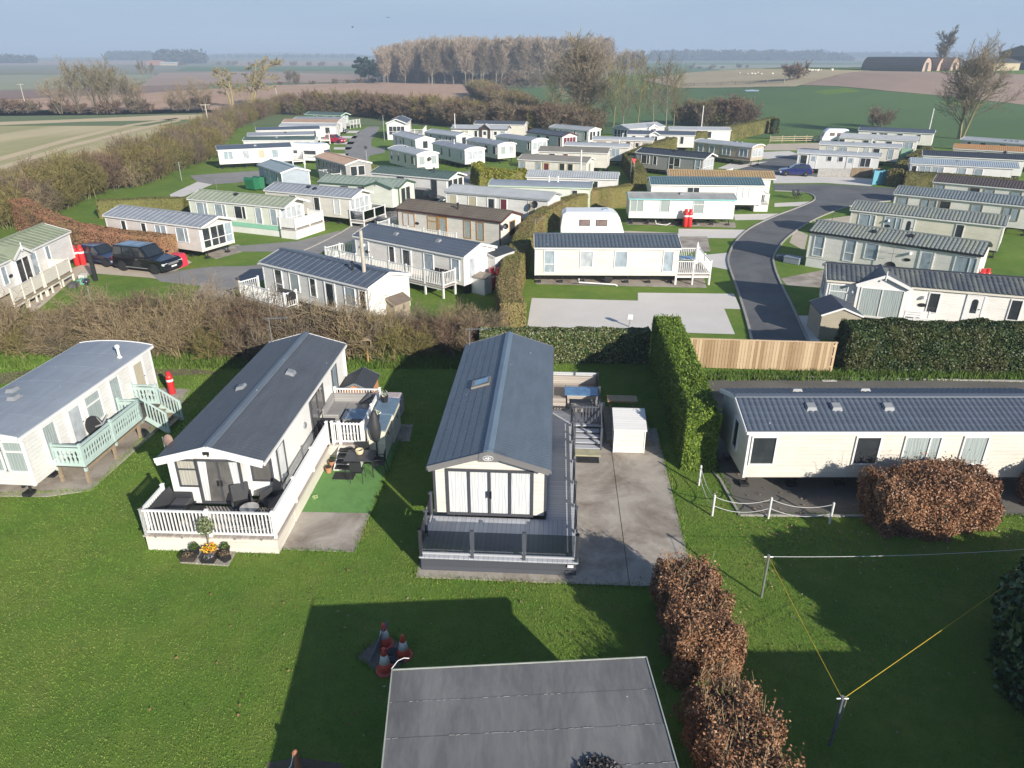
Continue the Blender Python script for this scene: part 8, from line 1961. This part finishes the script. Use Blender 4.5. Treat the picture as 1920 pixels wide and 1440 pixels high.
def bigbarn(label, px, py, w_, d, h, hr, rz, wm, rm, open_=False):
    b = GT(px, py); c = thing('farm_barn', label, 'barn', b, rz); k = MB(); k.prism([(-w_ / 2, 0), (w_ / 2, 0), (w_ / 2, h), (0, h + hr), (-w_ / 2, h)], 0, d, 'y'); k.build('walls', wm, c)
    k = MB(); k.prism([(-w_ / 2 - .6, h - .1), (0, h + hr + .1), (w_ / 2 + .6, h - .1), (w_ / 2 + .6, h + .2), (0, h + hr + .45), (-w_ / 2 - .6, h + .2)], -.6, d + .6, 'y'); k.build('roof', rm, c)
    k = MB(); k.box(-w_ * .3, w_ * .3, -.08, -.01, 0, h * .8); k.build('door', mat('dark_barn_door', (.06, .06, .06), .8), c)
bigbarn('large grey farm warehouse with pale roof at the right horizon', 1905, 131, 20, 34, 7.5, 3, radians(-62), mat('brown_panel_wall', (.20, .16, .13), .8, .2), mat('pale_sheet_roof', (.45, .45, .45), .6, .1))
bigbarn('low buff farm building between the arched barns and the warehouse', 1825, 132, 12, 20, 3.4, 1.2, radians(-75), mat('buff_wall', (.42, .35, .24), .8, .15), mat('dark_sheet_roof', (.07, .07, .07), .7))
bigbarn('small pale farm building on the far left plain', 305, 122, 16, 26, 5, 2, radians(80), mat('brick_red_wall', (.35, .17, .11), .8, .2), mat('orange_clay_roof', (.42, .20, .10), .8, .15))
bigbarn('long low pale shed right of the far left farm', 335, 123, 10, 30, 3.5, 1.5, radians(80), mat('buff_wall', (.42, .35, .24), .8, .15), mat('pale_sheet_roof', (.45, .45, .45), .6))
bigbarn('tiny orange roofed house far away beside the dark wood clump', 377, 115, 18, 26, 6, 4, radians(70), mat('cream_render', (.6, .5, .38), .8), mat('orange_clay_roof', (.42, .20, .10), .8))
bigbarn('tiny white house in front of the long blue wood', 1348, 112, 22, 30, 7, 3, radians(75), mat('white_render', (.7, .69, .66), .8), mat('dark_sheet_roof', (.07, .07, .07), .7))
def sheep():
    o = MB(); o.lathe([(.05, -.55), (.28, -.5), (.36, -.2), (.36, .25), (.28, .5), (.1, .58)], (0, 0, .62), 10, 0, 'x'); o.lathe([(.05, .5), (.12, .62), (.13, .75), (.05, .88)], (0, 0, .85), 8, 0, 'x')
    for x in (-.35, .35):
        for y in (-.15, .15): o.tube([(x, y, 0), (x, y, .4)], .05, 5)
    return o.build('sheep', mat('sheep_wool', (.62, .58, .50), .9, .1), smooth=True)
s0 = sheep(); place(s0, [(GT(1520 + RND.uniform(-14, 42), 133.5 + RND.uniform(-1, 1.2)), RND.random() * 6, .95) for i in range(13)] + [(GT(1420 + RND.uniform(-40, 40), 139 + RND.uniform(-2, 2)), RND.random() * 6, .9) for i in range(7)], 'white sheep grazing on the straw coloured field below the barns', 'sheep', 'sheep on the straw field')
def bird(label, px, py, dist, a):
    d = Vector(ray(px, py)); p = Vector((0, 0, CAMH)) + d * dist; o = thing('bird', label, 'bird', p, a); m = mat('dark_feather', (.04, .035, .035), .8)
    k = MB(); k.lathe([(.01, -.25), (.05, -.15), (.07, .05), (.04, .2), (.01, .28)], (0, 0, 0), 8, 0, 'x'); k.build('body', m, o)
    for s in (-1, 1): k = MB(); k.add([(.1, s * .04, 0), (-.1, s * .04, .01), (-.14, s * .55, .16), (-.02, s * .6, .17), (.1, s * .04, .02), (-.1, s * .04, .03), (-.14, s * .55, .175), (-.02, s * .6, .185)], MB.BF); k.build('wing', m, o)
bird('small dark bird flying in the sky left of the wood, lower one', 661, 51, 150, .6); bird('small dark bird flying in the sky above the wood, higher one', 728, 33, 150, 2.2)

# ------------------------------------------------------------------ air, sky, sun, camera
hz = MB(); hz.box(-6900, 6900, -55, 6950, -1.0, 62)
m = bpy.data.materials.new('haze_air'); m.use_nodes = True; n = m.node_tree; n.nodes.clear()
o_ = n.nodes.new('ShaderNodeOutputMaterial'); v = n.nodes.new('ShaderNodeVolumePrincipled'); v.inputs['Color'].default_value = (.60, .74, .92, 1); v.inputs['Density'].default_value = HAZE; v.inputs['Anisotropy'].default_value = 0.0
n.links.new(v.outputs[0], o_.inputs['Volume'])
tag(hz.build('haze', m), kind='stuff')
W_ = bpy.data.worlds.new('World'); SC.world = W_; W_.use_nodes = True; n = W_.node_tree; bg = n.nodes['Background']
sk_ = n.nodes.new('ShaderNodeTexSky'); sk_.sky_type = 'NISHITA'; sk_.sun_disc = False; sk_.sun_elevation = SUN_EL; sk_.sun_rotation = radians(144.4); sk_.air_density = .8; sk_.dust_density = SKYDUST; sk_.ozone_density = 1.6; sk_.altitude = 0
tc_ = n.nodes.new('ShaderNodeTexCoord'); sx_ = n.nodes.new('ShaderNodeSeparateXYZ'); n.links.new(tc_.outputs['Generated'], sx_.inputs[0])
mr_ = n.nodes.new('ShaderNodeMapRange'); mr_.interpolation_type = 'SMOOTHSTEP'; mr_.inputs[1].default_value = .03; mr_.inputs[2].default_value = .42; n.links.new(sx_.outputs[2], mr_.inputs[0])
nz_ = n.nodes.new('ShaderNodeTexNoise'); nz_.inputs['Scale'].default_value = 3.0; nz_.inputs['Detail'].default_value = 6; mp_ = n.nodes.new('ShaderNodeMapping'); mp_.inputs['Scale'].default_value = (1, 1, 7); n.links.new(tc_.outputs['Generated'], mp_.inputs[0]); n.links.new(mp_.outputs[0], nz_.inputs[0])
hc_ = n.nodes.new('ShaderNodeValToRGB'); hc_.color_ramp.elements[0].position = .3; hc_.color_ramp.elements[0].color = (2.3, 3.15, 4.15, 1); hc_.color_ramp.elements[1].position = .75; hc_.color_ramp.elements[1].color = (2.7, 3.5, 4.4, 1); n.links.new(nz_.outputs[0], hc_.inputs[0])
mx_ = n.nodes.new('ShaderNodeMix'); mx_.data_type = 'RGBA'; n.links.new(mr_.outputs[0], mx_.inputs[0]); n.links.new(hc_.outputs[0], mx_.inputs[6]); n.links.new(sk_.outputs[0], mx_.inputs[7])   # hazy belt low in the sky
n.links.new(mx_.outputs[2], bg.inputs[0]); bg.inputs[1].default_value = SKYS
ld = bpy.data.lights.new('sun', 'SUN'); ld.energy = SUNE; ld.angle = radians(.53); ld.color = (1.0, .93, .82)
lo = bpy.data.objects.new('sun', ld); COL.objects.link(lo)
sd_ = Vector((SUN_AZ[0] * cos(SUN_EL), SUN_AZ[1] * cos(SUN_EL), sin(SUN_EL))); lo.rotation_euler = (-sd_).to_track_quat('-Z', 'Y').to_euler()
cd = bpy.data.cameras.new('camera'); cd.sensor_fit = 'HORIZONTAL'; cd.sensor_width = 36; cd.lens = 36 * FPX / 1920; cd.clip_start = .1; cd.clip_end = 20000
co = bpy.data.objects.new('camera', cd); COL.objects.link(co); co.location = (0, 0, CAMH); co.rotation_euler = (pi / 2 - PITCH, 0, 0); SC.camera = co
SC.view_settings.view_transform = 'Standard'; SC.view_settings.look = 'None'; SC.view_settings.gamma = 1; SC.view_settings.exposure = EXPO
SC.cycles.max_bounces = 6; SC.cycles.volume_bounces = 0
